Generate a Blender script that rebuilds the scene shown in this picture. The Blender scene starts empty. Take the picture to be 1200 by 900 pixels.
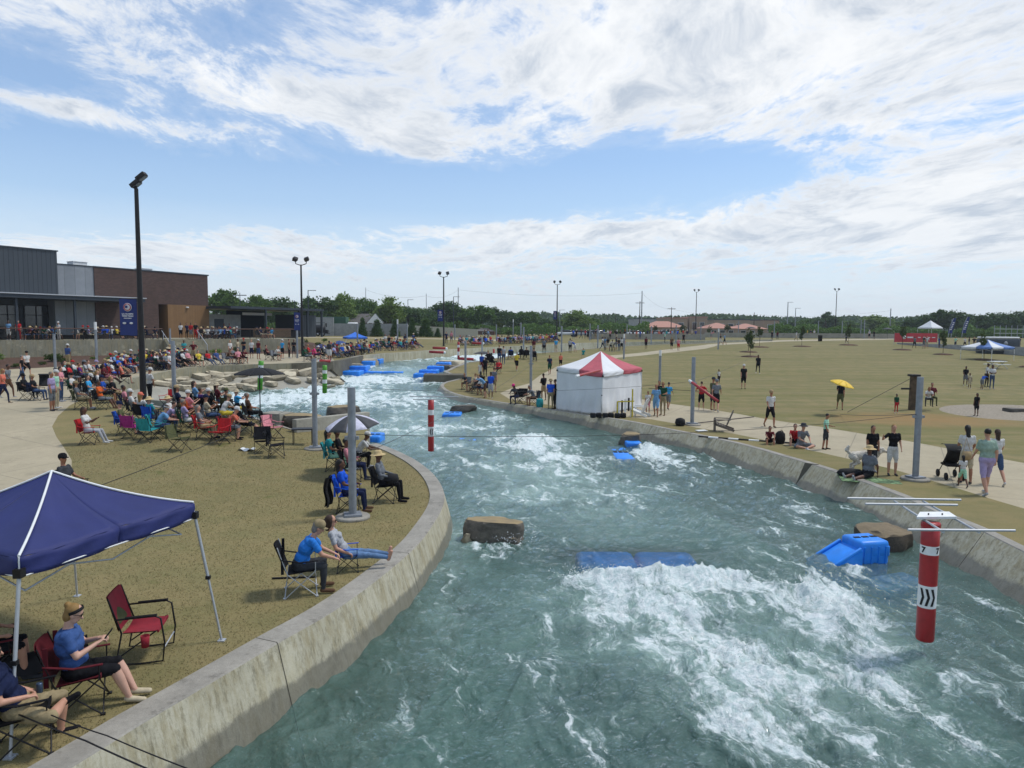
import bpy, bmesh, math, random
import numpy as np
from mathutils import Vector, Matrix, geometry, noise as mnoise
R = math.radians
rnd = random.Random(7)
scene = bpy.context.scene
COL = scene.collection
F = 832.0
EYE = Vector((0, 0, 4.7))
PITCH = math.atan(65.5 / F)
ROLL = R(0.35)
# ---------------------------------------------------------------- camera
cam = bpy.data.cameras.new('camera')
cam.sensor_width = 36; cam.lens = 36 * F / 1200
cam.clip_start = 0.05; cam.clip_end = 6000
camo = bpy.data.objects.new('camera', cam); COL.objects.link(camo)
CR = Matrix.Rotation(math.pi / 2 - PITCH, 3, 'X') @ Matrix.Rotation(ROLL, 3, 'Z')
camo.matrix_world = Matrix.Translation(EYE) @ CR.to_4x4()
scene.camera = camo

# ---------------------------------------------------------------- terrain height
def sst(a, b, x):
    t = np.clip((x - a) / (b - a), 0, 1); return t * t * (3 - 2 * t)
_yb = [-50, 45, 55, 62, 68, 80, 100, 120, 150, 3000]; _zb = [0, 0, .3, .6, 1.15, 1.7, 2.1, 2.8, 3.0, 3.0]
_yr = [-50, 38, 60, 80, 100, 120, 150, 3000]; _zr = [0, 0, .6, 1.3, 2.0, 2.6, 3.0, 3.0]
_yl = [-50, 16, 25, 34, 47, 60, 80, 100, 116, 150, 3000]; _zl = [0, 0, .3, .85, 1.15, 1.7, 1.9, 2.2, 3.2, 3.3, 3.2]
def H(x, y):
    x = np.asarray(x, float); y = np.asarray(y, float)
    b = np.interp(y, _yb, _zb); r = np.interp(y, _yr, _zr); l = np.interp(y, _yl, _zl)
    wr = sst(4, 16, x); wl = sst(-4, -14, x) if False else 1 - sst(-14, -4, x)
    return b + (r - b) * wr + (l - b) * wl
def h(x, y): return float(H(x, y))
_yw = [-50, 11, 14, 17, 30, 45, 58, 63, 68, 100, 140, 3000]; _zw = [-.90, -.88, -.83, -.75, -.71, -.35, .1, .2, .85, 1.3, 1.6, 1.6]
def ZW(x, y): return np.interp(y, _yw, _zw)
def ray(px, py):
    return (CR @ Vector(((px - 600) / F, -(py - 450) / F, -1))).normalized()
def cast(px, py, fn, tmax=1500):
    d = ray(px, py); t = 3.0; pt = t
    f = lambda t: (EYE.z + d.z * t) - float(fn(EYE.x + d.x * t, EYE.y + d.y * t))
    while t < tmax:
        if f(t) < 0: break
        pt = t; t *= 1.03
    else:
        return EYE + d * tmax
    for _ in range(24):
        m = (pt + t) / 2
        if f(m) < 0: t = m
        else: pt = m
    return EYE + d * t
def G(px, py): return cast(px, py, H)
def W(px, py): return cast(px, py, ZW)
def PZ(px, py, z):
    d = ray(px, py); t = (z - EYE.z) / d.z; return EYE + d * t
def PY(px, py, Y):
    d = ray(px, py); return EYE + d * (Y / d.y)
def proj(p):
    q = CR.transposed() @ (Vector(p) - EYE); return (600 + F * q.x / -q.z, 450 - F * q.y / -q.z)

# ---------------------------------------------------------------- materials
def s2l(c):
    return tuple(((v / 12.92) if v <= .04045 else ((v + .055) / 1.055) ** 2.4) for v in c)
def hexc(s): return s2l(tuple(int(s[i:i + 2], 16) / 255 for i in (0, 2, 4)))
class NT:
    def __init__(self, tree): self.t = tree; self.n = tree.nodes; self.l = tree.links
    def new(self, k, **kw):
        n = self.n.new(k)
        for a, b in kw.items():
            if a == 'ins':
                for i, v in b.items():
                    if hasattr(v, 'is_linked') or hasattr(v, 'links'): self.l.new(v, n.inputs[i])
                    else: n.inputs[i].default_value = v
            else: setattr(n, a, b)
        return n
    def math(self, op, a, b=0.0, c=0.0, clamp=False):
        n = self.new('ShaderNodeMath', operation=op, use_clamp=clamp, ins={0: a, 1: b, 2: c}); return n.outputs[0]
    def noise(self, vec, scale, detail=4, rough=.55, dist=0.0, typ='FBM', out=0, lac=2.0):
        n = self.new('ShaderNodeTexNoise', noise_type=typ)
        if vec is not None: self.l.new(vec, n.inputs['Vector'])
        n.inputs['Scale'].default_value = scale; n.inputs['Detail'].default_value = detail
        n.inputs['Roughness'].default_value = rough; n.inputs['Distortion'].default_value = dist
        n.inputs['Lacunarity'].default_value = lac
        return n.outputs[out]
    def mapr(self, v, a, b, c=0.0, d=1.0, smooth=False):
        n = self.new('ShaderNodeMapRange', ins={0: v, 1: a, 2: b, 3: c, 4: d})
        if smooth: n.interpolation_type = 'SMOOTHSTEP'
        return n.outputs[0]
    def mix(self, f, a, b, mode='MIX'):
        n = self.new('ShaderNodeMix', data_type='RGBA', blend_type=mode)
        for i, v in ((0, f), (6, a), (7, b)):
            if hasattr(v, 'links'): self.l.new(v, n.inputs[i])
            else: n.inputs[i].default_value = v if not isinstance(v, tuple) or len(v) == 4 else (*v, 1)
        return n.outputs[2]
    def mapping(self, vec, scale=(1, 1, 1), rot=(0, 0, 0), loc=(0, 0, 0)):
        return self.new('ShaderNodeMapping', ins={0: vec, 1: loc, 2: rot, 3: scale}).outputs[0]
MATS = {}
def base_mat(name):
    m = bpy.data.materials.new(name); m.use_nodes = True
    nt = NT(m.node_tree); b = nt.n['Principled BSDF']
    return m, nt, b
def mat(name, col, rough=.7, metal=0.0, var=.15, scale=8.0, bump=0.0, bscale=30.0, spec=.4, col2=None, space='Object'):
    if name in MATS: return MATS[name]
    m, nt, b = base_mat(name)
    tc = nt.new('ShaderNodeTexCoord').outputs[space]
    nz = nt.noise(tc, scale, 5, .6)
    c2 = col2 if col2 else tuple(max(0, c * (1 - 2 * var)) for c in col)
    f = nt.mapr(nz, .3, .7)
    nt.l.new(nt.mix(f, c2, tuple(min(1, c * (1 + var * .6)) for c in col)), b.inputs['Base Color'])
    b.inputs['Roughness'].default_value = rough; b.inputs['Metallic'].default_value = metal
    b.inputs['Specular IOR Level'].default_value = spec
    if bump:
        bn = nt.new('ShaderNodeBump', ins={0: bump, 1: .02, 'Height': nt.noise(tc, bscale, 6, .6)})
        nt.l.new(bn.outputs[0], b.inputs['Normal'])
    MATS[name] = m; return m
# ---------------------------------------------------------------- object helpers
def tag(o, label=None, cat=None, group=None, kind=None):
    if label: o['label'] = label
    if cat: o['category'] = cat
    if group: o['group'] = group
    if kind: o['kind'] = kind
    return o
def link(name, me, m=None, parent=None, loc=None):
    o = bpy.data.objects.new(name, me)
    COL.objects.link(o)
    if m is not None:
        for mm in (m if isinstance(m, (list, tuple)) else [m]): me.materials.append(mm)
    if parent is not None: o.parent = parent
    if loc is not None: o.location = loc
    return o
def empty(name, loc=(0, 0, 0), rz=0.0):
    o = bpy.data.objects.new(name, None); COL.objects.link(o)
    o.location = loc; o.rotation_euler = (0, 0, rz); o.empty_display_size = .2
    return o
def copytree(o, parent=None):
    c = o.copy(); COL.objects.link(c)
    if parent is not None: c.parent = parent; c.matrix_parent_inverse = o.matrix_parent_inverse.copy()
    for ch in [x for x in CH.get(o.name, [])]: copytree(ch, c)
    return c
CH = {}
def regch(root):
    CH[root.name] = list(root.children)
    for c in root.children: regch(c)
def np_mesh(name, v, f, smooth=False, mi=None):
    me = bpy.data.meshes.new(name)
    v = np.asarray(v, dtype=np.float32); f = np.asarray(f, dtype=np.int32)
    n, k = f.shape
    me.vertices.add(len(v)); me.vertices.foreach_set('co', v.ravel())
    me.loops.add(n * k); me.loops.foreach_set('vertex_index', f.ravel())
    me.polygons.add(n); me.polygons.foreach_set('loop_start', np.arange(0, n * k, k, dtype=np.int32))
    try: me.polygons.foreach_set('loop_total', np.full(n, k, dtype=np.int32))
    except Exception: pass
    me.polygons.foreach_set('use_smooth', np.full(n, smooth, dtype=bool))
    if mi is not None: me.polygons.foreach_set('material_index', np.asarray(mi, dtype=np.int32))
    me.update(calc_edges=True); me.validate()
    return me
class MB:
    """collects shapes into one mesh"""
    def __init__(s): s.v = []; s.f = []; s.m = []; s.sm = []
    def add(s, vs, fs, mi=0, smooth=False, M=None):
        o = len(s.v)
        s.v += [tuple(M @ Vector(p)) if M is not None else tuple(p) for p in vs]
        s.f += [tuple(i + o for i in f) for f in fs]; s.m += [mi] * len(fs); s.sm += [smooth] * len(fs)
        return s
    def box(s, c, d, mi=0, M=None, rz=0.0, bev=0.0):
        x, y, z = d[0] / 2, d[1] / 2, d[2] / 2
        T = Matrix.Translation(c) @ Matrix.Rotation(rz, 4, 'Z')
        if M is not None: T = M @ T
        if bev <= 0:
            vs = [(sx * x, sy * y, sz * z) for sz in (-1, 1) for sy in (-1, 1) for sx in (-1, 1)]
            fs = [(0, 2, 3, 1), (4, 5, 7, 6), (0, 1, 5, 4), (2, 6, 7, 3), (0, 4, 6, 2), (1, 3, 7, 5)]
            return s.add(vs, fs, mi, False, T)
        bm = bmesh.new(); bmesh.ops.create_cube(bm, size=1)
        for v in bm.verts: v.co = Vector((v.co.x * d[0], v.co.y * d[1], v.co.z * d[2]))
        bmesh.ops.bevel(bm, geom=bm.edges[:], offset=bev, segments=2, affect='EDGES', profile=.5)
        return s.bm(bm, mi, True, T)
    def bm(s, bm, mi=0, smooth=False, M=None):
        bm.verts.index_update()
        s.add([v.co.copy() for v in bm.verts], [[v.index for v in f.verts] for f in bm.faces], mi, smooth, M); bm.free(); return s
    def tube(s, pts, r, n=8, mi=0, cap=True, M=None, smooth=True, r2=None, flat=1.0):
        pts = [Vector(p) for p in pts]; k = len(pts); vs = []; up = None
        for i, p in enumerate(pts):
            d = (pts[min(i + 1, k - 1)] - pts[max(i - 1, 0)]).normalized()
            if up is None:
                up = Vector((0, 0, 1)) if abs(d.z) < .9 else Vector((1, 0, 0))
            a = d.cross(up).normalized(); b = a.cross(d).normalized(); up = b
            rr = (r[i] if isinstance(r, (list, tuple)) else (r if r2 is None else r + (r2 - r) * i / (k - 1)))
            for j in range(n):
                t = 2 * math.pi * j / n
                vs.append(p + a * math.cos(t) * rr + b * math.sin(t) * rr * flat)
        fs = [(i * n + j, i * n + (j + 1) % n, (i + 1) * n + (j + 1) % n, (i + 1) * n + j) for i in range(k - 1) for j in range(n)]
        s.add(vs, fs, mi, smooth, M)
        if cap: s.add([vs[j] for j in range(n)], [tuple(range(n))], mi, False, M); s.add([vs[(k - 1) * n + j] for j in range(n)], [tuple(range(n))[::-1]], mi, False, M)
        return s
    def lathe(s, prof, n=16, mi=0, M=None, smooth=True, sx=1, sy=1):
        vs = [(r * sx * math.cos(2 * math.pi * j / n), r * sy * math.sin(2 * math.pi * j / n), z) for r, z in prof for j in range(n)]
        k = len(prof)
        fs = [(i * n + j, i * n + (j + 1) % n, (i + 1) * n + (j + 1) % n, (i + 1) * n + j) for i in range(k - 1) for j in range(n)]
        return s.add(vs, fs, mi, smooth, M)
    def quad(s, a, b, c, d, mi=0, M=None, smooth=False): return s.add([a, b, c, d], [(0, 1, 2, 3)], mi, smooth, M)
    def prism(s, poly, y0, y1, mi=0, M=None):
        n = len(poly); vs = [(x, y0, z) for x, z in poly] + [(x, y1, z) for x, z in poly]
        fs = [tuple(range(n)), tuple(range(2 * n - 1, n - 1, -1))] + [(i, i + n, (i + 1) % n + n, (i + 1) % n) for i in range(n)]
        return s.add(vs, fs, mi, False, M)
    def sheet(s, fn, nu, nv, mi=0, M=None, thick=0.0):
        vs = [fn(i / nu, j / nv) for j in range(nv + 1) for i in range(nu + 1)]
        fs = [(j * (nu + 1) + i, j * (nu + 1) + i + 1, (j + 1) * (nu + 1) + i + 1, (j + 1) * (nu + 1) + i) for j in range(nv) for i in range(nu)]
        s.add(vs, fs, mi, True, M)
        return s
    def mesh(s, name='m'):
        me = bpy.data.meshes.new(name); me.from_pydata(s.v, [], s.f)
        me.polygons.foreach_set('material_index', s.m); me.polygons.foreach_set('use_smooth', s.sm)
        me.update(); return me
    def build(s, name, m, parent=None, loc=None, fix=True):
        me = s.mesh(name)
        if fix:
            bm = bmesh.new(); bm.from_mesh(me); bmesh.ops.recalc_face_normals(bm, faces=bm.faces[:]); bm.to_mesh(me); bm.free()
        return link(name, me, m, parent, loc)
# numpy noise
def vnoise(x, y, seed=0):
    xi = np.floor(x).astype(np.int64); yi = np.floor(y).astype(np.int64); xf = x - xi; yf = y - yi
    def hs(a, b):
        n = (a * 374761393 + b * 668265263 + seed * 1442695041) & 0xffffffff
        n = ((n ^ (n >> 13)) * 1274126177) & 0xffffffff; n = n ^ (n >> 16)
        return (n & 0xffff) / 65535.0
    u = xf * xf * xf * (xf * (xf * 6 - 15) + 10); v = yf * yf * yf * (yf * (yf * 6 - 15) + 10)
    a = hs(xi, yi); b = hs(xi + 1, yi); c = hs(xi, yi + 1); d = hs(xi + 1, yi + 1)
    return (a + (b - a) * u) + ((c + (d - c) * u) - (a + (b - a) * u)) * v
def fbm(x, y, o=4, seed=0, g=.5):
    s = 0; a = 1; t = 0
    for i in range(o):
        s = s + a * vnoise(x * 2 ** i + i * 17.3, y * 2 ** i - i * 9.1, seed + i); t += a; a *= g
    return s / t
def ridge(x, y, o=4, seed=0, g=.55):
    s = 0; a = 1; t = 0
    for i in range(o):
        s = s + a * (1 - np.abs(2 * vnoise(x * 2 ** i + i * 7.3, y * 2 ** i - i * 3.1, seed + i) - 1)) ** 2; t += a; a *= g
    return s / t
def inpoly(xs, ys, poly):
    xs = np.asarray(xs); ys = np.asarray(ys); r = np.zeros(xs.shape, bool)
    n = len(poly)
    for i in range(n):
        x1, y1 = poly[i][:2]; x2, y2 = poly[(i + 1) % n][:2]
        if y1 == y2: continue
        c = ((y1 > ys) != (y2 > ys)) & (xs < (x2 - x1) * (ys - y1) / (y2 - y1) + x1)
        r ^= c
    return r
def catmull(P, step):
    P = [Vector((p[0], p[1])) for p in P]; out = []
    for i in range(len(P) - 1):
        p0 = P[max(i - 1, 0)]; p1 = P[i]; p2 = P[i + 1]; p3 = P[min(i + 2, len(P) - 1)]
        L = (p2 - p1).length; n = max(1, int(L / (step * max(1, p1.length / 18))))
        for k in range(n):
            t = k / n
            out.append(.5 * ((2 * p1) + (-p0 + p2) * t + (2 * p0 - 5 * p1 + 4 * p2 - p3) * t * t + (-p0 + 3 * p1 - 3 * p2 + p3) * t ** 3))
    out.append(P[-1]); return out
def dens(P, step):
    P = [Vector((p[0], p[1])) for p in P]; out = []
    for i in range(len(P) - 1):
        n = max(1, int((P[i + 1] - P[i]).length / (step * max(1, P[i].length / 18))))
        out += [P[i].lerp(P[i + 1], k / n) for k in range(n)]
    out.append(P[-1]); return out
# ================================================================ setting
gp = lambda L: [G(*p) for p in L]
near_l = gp([(60, 887), (140, 840), (220, 795), (300, 750), (380, 705), (457, 649), (487, 617), (503, 588), (500, 568), (488, 551), (470, 538), (450, 528), (431, 521)])
d0 = (near_l[0] - near_l[1]).normalized()
near_l = [near_l[0] + d0 * 14, near_l[0] + d0 * 5] + near_l
LW = catmull(near_l, .25)                       # smooth curved wall, left
pool_edge = gp([(431, 498), (390, 501), (345, 505), (316, 497), (290, 489), (250, 484), (215, 480), (185, 478), (165, 474), (150, 464), (130, 455)])
LP = dens(pool_edge, .6)
terr = gp([(121, 450.5), (135, 446.5), (150, 444), (185, 437), (210, 432.5), (240, 429.5), (300, 427.5), (340, 426.5), (385, 424.5)])
LT = catmull(terr, .6)
farl = gp([(397, 422), (420, 417), (450, 414.5), (475, 413), (500, 411), (530, 409.5), (560, 408), (600, 406), (640, 404), (690, 402), (740, 401), (800, 400), (850, 399), (905, 398)])
LF = catmull(farl, .8)
near_r = gp([(1200, 642), (1162, 624), (1105, 600), (1050, 577), (960, 546), (857, 517), (800, 505.5), (740, 494.5), (697, 487.5), (653, 481), (610, 475), (580, 470.5), (555, 466.5), (537, 462), (524, 456.5), (520, 451.5), (526, 447.5), (540, 444.5)])
d1 = (near_r[0] - near_r[1]).normalized()
near_r = [near_r[0] + d1 * 24, near_r[0] + d1 * 10] + near_r
RW = catmull(near_r, .3)
RN = dens(gp([(541, 441.5), (524, 436.5)]), .6)
RF = catmull(gp([(524, 436.5), (537, 430), (550, 425), (565, 423.5), (593, 418.5), (627, 414.5), (660, 412), (680, 410), (700, 408.5), (737, 405.5), (770, 404), (806, 403), (850, 401.2), (905, 399.6)]), .8)
v2 = lambda L: [(p[0], p[1]) for p in L]
CHAN = v2(LW) + v2(LP) + v2(LT) + v2(LF) + v2(RF)[::-1] + v2(RN)[::-1] + v2(RW)[::-1]
PATH_R = v2(dens(gp([(586, 461), (597, 468), (640, 474), (700, 484), (764, 492), (859, 508), (960, 530), (1048, 551), (1120, 572), (1200, 597), (1500, 690), (1500, 620), (1200, 543), (1070, 518), (960, 500), (868, 486), (784, 473), (740, 466), (705, 452), (690, 440), (700, 427), (725, 419), (770, 414.7), (810, 410.5), (827, 408.5), (843, 404.5), (880, 402.4), (915, 400.3), (950, 399.5), (1000, 398.5), (1060, 397.5), (1060, 396.6), (1000, 397.2), (950, 397.9), (915, 398.5), (880, 400.5), (845, 402.2), (830, 403.4), (806, 406.5), (770, 411), (718, 416.5), (690, 421), (653, 429), (634, 439), (620, 449), (600, 455), (586, 461)]), .7))[:-1]
_lp = gp([(-90, 437), (0, 433.5), (60, 430), (115, 427), (180, 420.5), (240, 416.5), (310, 414.5), (355, 415), (385, 417), (392, 422), (385, 432), (340, 438), (240, 440), (185, 445), (150, 452), (128, 457), (115, 462), (95, 469), (82, 475), (68, 487), (61, 500), (66, 512), (76, 526), (84, 540), (84, 560), (70, 590), (30, 640), (-80, 740), (-420, 700), (-420, 520)])
PATH_L = v2(dens(_lp + [_lp[0]], .7))[:-1]
PATH_U = v2(dens(gp([(352, 394.6), (420, 395.4), (500, 396.2), (560, 397.2), (600, 398.5), (600, 400.2), (560, 399), (500, 397.2), (420, 396.4), (352, 395.6), (352, 394.6)]), 1))[:-1]
_mb = gp([(-90, 436.8), (0, 433.3), (60, 429.8), (115, 426.8), (180, 420.3), (240, 416.3), (310, 414.3), (353, 414.7), (380, 411), (392, 408), (375, 403), (352, 399), (340, 402), (330, 404), (240, 409), (120, 414), (0, 418), (-90, 419)])
MULCH = v2(dens(_mb + [_mb[0]], 1))[:-1]
gc = G(1205, 484)
GRAV = [(gc.x + 4.6 * math.cos(t * math.tau / 40) , gc.y + 3.6 * math.sin(t * math.tau / 40)) for t in range(40)]
polys = [CHAN, PATH_R, PATH_L, PATH_U, MULCH, GRAV]
verts = []; edges = []
for P in polys:
    o = len(verts); n = len(P)
    verts += [Vector(p) for p in P]; edges += [(o + i, o + (i + 1) % n) for i in range(n)]
seen = []
y = -22.0
while y < 170:
    st = .55 + max(0, y - 12) * .022
    xw = 26 + max(y, 0) * 1.0
    x = -xw
    while x < xw:
        verts.append(Vector((x + rnd.uniform(-.2, .2) * st, y + rnd.uniform(-.2, .2) * st))); x += st
    y += st
for yy in list(range(180, 400, 25)) + [460, 560, 700, 900, 1200, 1800, 2600]:
    for k in range(-12, 13): verts.append(Vector((k / 12 * max(220, yy * 1.5), yy)))
for yy in (-22, 0, 40, 90, 150):
    for xx in (-260, -150, -90 - max(0, yy) * .6, 90 + max(0, yy) * .6, 150, 260): verts.append(Vector((xx, yy)))
res = geometry.delaunay_2d_cdt(verts, edges, [], 0, 1e-4, False)
V = np.array([(v[0], v[1]) for v in res[0]]); T = np.array([list(f) for f in res[2] if len(f) == 3])
cen = V[T].mean(axis=1)
area = (V[T[:, 1], 0] - V[T[:, 0], 0]) * (V[T[:, 2], 1] - V[T[:, 0], 1]) - (V[T[:, 2], 0] - V[T[:, 0], 0]) * (V[T[:, 1], 1] - V[T[:, 0], 1])
T[area < 0] = T[area < 0][:, ::-1]
cls = np.zeros(len(T), int)
for i, P in ((5, GRAV), (4, MULCH), (3, PATH_U), (2, PATH_L), (1, PATH_R), (9, CHAN)):
    cls[inpoly(cen[:, 0], cen[:, 1], P)] = i
Z = H(V[:, 0], V[:, 1]); Z = Z + (fbm(V[:, 0] * .25, V[:, 1] * .25, 3, 3) - .5) * .10 * sst(8, 20, np.abs(V[:, 1]))
VV = np.column_stack([V, Z])
def hz(x, y): return h(x, y) + float((fbm(np.array([x * .25]), np.array([y * .25]), 3, 3)[0] - .5) * .10 * sst(8, 20, abs(y)))

# --- lawn material
def mk_lawn():
    m, nt, b = base_mat('lawn'); g = nt.new('ShaderNodeNewGeometry').outputs['Position']
    big = nt.noise(g, .13, 4, .6); mid = nt.noise(g, 1.1, 5, .65); fine = nt.noise(nt.mapping(g, (1, 1.6, 1)), 34, 6, .78); vf = nt.noise(g, 90, 3, .8)
    st = nt.noise(nt.mapping(g, (.06, .9, 1), (0, 0, .12)), 1.0, 4, .6)
    sx = nt.new('ShaderNodeSeparateXYZ', ins={0: g})
    right = nt.mapr(nt.math('ADD', sx.outputs[0], nt.math('MULTIPLY', sx.outputs[1], .3)), 15, 24)
    dry = hexc('8e8059'); drk = hexc('736949'); grn = hexc('5e6440'); tan = hexc('a2936b')
    c = nt.mix(nt.mapr(fine, .36, .64), drk, dry)
    c = nt.mix(nt.mapr(vf, .5, .8, 0, .5), c, tan)
    c = nt.mix(nt.math('MULTIPLY', nt.mapr(mid, .42, .64), nt.mapr(right, 0, 1, .34, .55)), c, grn)
    c = nt.mix(nt.mapr(big, .45, .62, 0, .4), c, hexc('726a48'))
    c = nt.mix(nt.math('MULTIPLY', nt.mapr(st, .42, .62), nt.mapr(right, 0, 1, .12, .5)), c, hexc('5c6030'))
    grnspot = nt.math('MULTIPLY', nt.mapr(nt.noise(g, .8, 3, .6), .66, .74), .55)
    c = nt.mix(grnspot, c, hexc('47551f'))
    # bare earth worn around the wooden swing post and along the right bank
    c0 = G(1085, 492)
    dx = nt.math('DIVIDE', nt.math('SUBTRACT', sx.outputs[0], c0.x), 6.5); dy = nt.math('DIVIDE', nt.math('SUBTRACT', sx.outputs[1], c0.y), 3.6)
    rr = nt.math('ADD', nt.math('ADD', nt.math('MULTIPLY', dx, dx), nt.math('MULTIPLY', dy, dy)), nt.math('MULTIPLY', nt.noise(g, .7, 4, .6), 1.2))
    c = nt.mix(nt.mapr(rr, .6, 1.5, .75, 0), c, hexc('8d7049'))
    nt.l.new(c, b.inputs['Base Color']); b.inputs['Roughness'].default_value = .95; b.inputs['Specular IOR Level'].default_value = .15
    bn = nt.new('ShaderNodeBump', ins={0: .35, 1: .015, 'Height': nt.math('ADD', fine, nt.math('MULTIPLY', vf, .5))})
    nt.l.new(bn.outputs[0], b.inputs['Normal']); return m
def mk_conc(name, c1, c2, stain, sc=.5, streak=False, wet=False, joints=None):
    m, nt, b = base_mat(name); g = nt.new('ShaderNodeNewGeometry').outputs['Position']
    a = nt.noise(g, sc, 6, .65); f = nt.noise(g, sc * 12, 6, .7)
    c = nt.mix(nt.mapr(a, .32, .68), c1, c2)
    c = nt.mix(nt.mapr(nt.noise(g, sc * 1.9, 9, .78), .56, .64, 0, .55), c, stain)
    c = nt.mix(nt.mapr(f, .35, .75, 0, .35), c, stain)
    if streak:
        s = nt.noise(nt.mapping(g, (2.2, 2.2, .22)), 2.4, 6, .75); c = nt.mix(nt.mapr(s, .46, .62, 0, .75), c, hexc('968b6c'))
        s2 = nt.noise(nt.mapping(g, (5, 5, .5), loc=(3, 3, 3)), 2.0, 5, .8); c = nt.mix(nt.mapr(s2, .50, .66, 0, .62), c, hexc('625c46'))
        s3 = nt.noise(g, 1.1, 5, .7); c = nt.mix(nt.mapr(s3, .56, .66, 0, .55), c, hexc('b9b196'))
    if joints:
        sx = nt.new('ShaderNodeSeparateXYZ', ins={0: nt.mapping(g, rot=(0, 0, joints[1]))})
        for k, sp in ((0, joints[0]), (1, joints[0])):
            w = nt.math('FRACT', nt.math('DIVIDE', sx.outputs[k], sp)); l = nt.math('LESS_THAN', nt.math('ABSOLUTE', nt.math('SUBTRACT', w, .5)), .02 / sp)
            c = nt.mix(nt.math('MULTIPLY', l, .5), c, hexc('6a6557'))
    rough = .85
    if wet:
        z = nt.new('ShaderNodeSeparateXYZ', ins={0: g})
        lvl = nt.new('ShaderNodeFloatCurve') if False else None
        # wet line about 0.3 m above the running water, which climbs upstream
        zw = nt.mapr(z.outputs[1], 11, 30, -.58, -.48)
        zw = nt.math('ADD', zw, nt.mapr(z.outputs[1], 30, 60, 0, .85))
        d = nt.math('SUBTRACT', z.outputs[2], nt.math('ADD', zw, nt.math('MULTIPLY', nt.math('SUBTRACT', nt.noise(g, .8, 6, .75), .5), .55)))
        w = nt.mapr(d, -.02, .06, 1, 0)
        c = nt.mix(nt.math('MULTIPLY', w, .70), c, hexc('605d53'))
        nt.l.new(nt.mapr(w, 0, 1, .85, .35), b.inputs['Roughness'])
    else: b.inputs['Roughness'].default_value = rough
    nt.l.new(c, b.inputs['Base Color']); b.inputs['Specular IOR Level'].default_value = .3
    bn = nt.new('ShaderNodeBump', ins={0: .35, 1: .02, 'Height': nt.noise(g, sc * 30, 6, .7)})
    nt.l.new(bn.outputs[0], b.inputs['Normal']); MATS[name] = m; return m
M_lawn = mk_lawn()
M_path = mk_conc('path_concrete', hexc('aea288'), hexc('9d937a'), hexc('857c68'), .35, joints=(3.2, .5))
M_cap = mk_conc('cap_concrete', hexc('a39e93'), hexc('87837a'), hexc('58544c'), 1.3)
M_wall = mk_conc('wall_concrete', hexc('c2bca6'), hexc('a8a28c'), hexc('857f6c'), .8, streak=True, wet=True)
M_conc = mk_conc('plain_concrete', hexc('a6a294'), hexc('8a877b'), hexc('66635a'), .5, streak=False)
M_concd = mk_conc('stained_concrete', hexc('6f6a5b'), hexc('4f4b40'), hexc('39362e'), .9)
M_ret = mk_conc('board_concrete', hexc('9a9785'), hexc('827f6d'), hexc('6c6a59'), .5, streak=True)
M_mulch = mat('mulch', hexc('5a4030'), .95, var=.4, scale=3, bump=1, bscale=14, col2=hexc('33231a'))
M_gravel = mat('gravel', hexc('9a9080'), .95, var=.3, scale=14, bump=1, bscale=30, col2=hexc('6c6353'))
def submesh(name, k, m):
    t = T[cls == k]; ids, inv = np.unique(t, return_inverse=True)
    me = np_mesh(name, VV[ids], inv.reshape(t.shape), True); o = link(name, me, m); return o
tag(submesh('ground', 0, M_lawn), kind='structure', label='dry mown lawn spreading along both banks of the rapids')
tag(submesh('path', 1, M_path), kind='structure', label='pale concrete walkway curving along the right bank')
tag(submesh('pavement', 2, M_path), kind='structure', label='pale concrete walkway behind the left lawn')
tag(submesh('upper_path', 3, M_path), kind='structure', label='thin pale path on the far upper lawn')
tag(submesh('mulch_bed', 4, M_mulch), kind='structure', label='brown mulch bed below the deck wall')
tag(submesh('gravel_circle', 5, M_gravel), kind='structure', label='round gravel bed in the right lawn')
# bed of the channel
bed = MB(); bed.quad((-120, -30, -2.6), (160, -30, -2.6), (160, 300, -2.6), (-120, 300, -2.6))
tag(bed.build('channel_bed', mat('bed', hexc('8a988e'), .9)), kind='structure')
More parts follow.
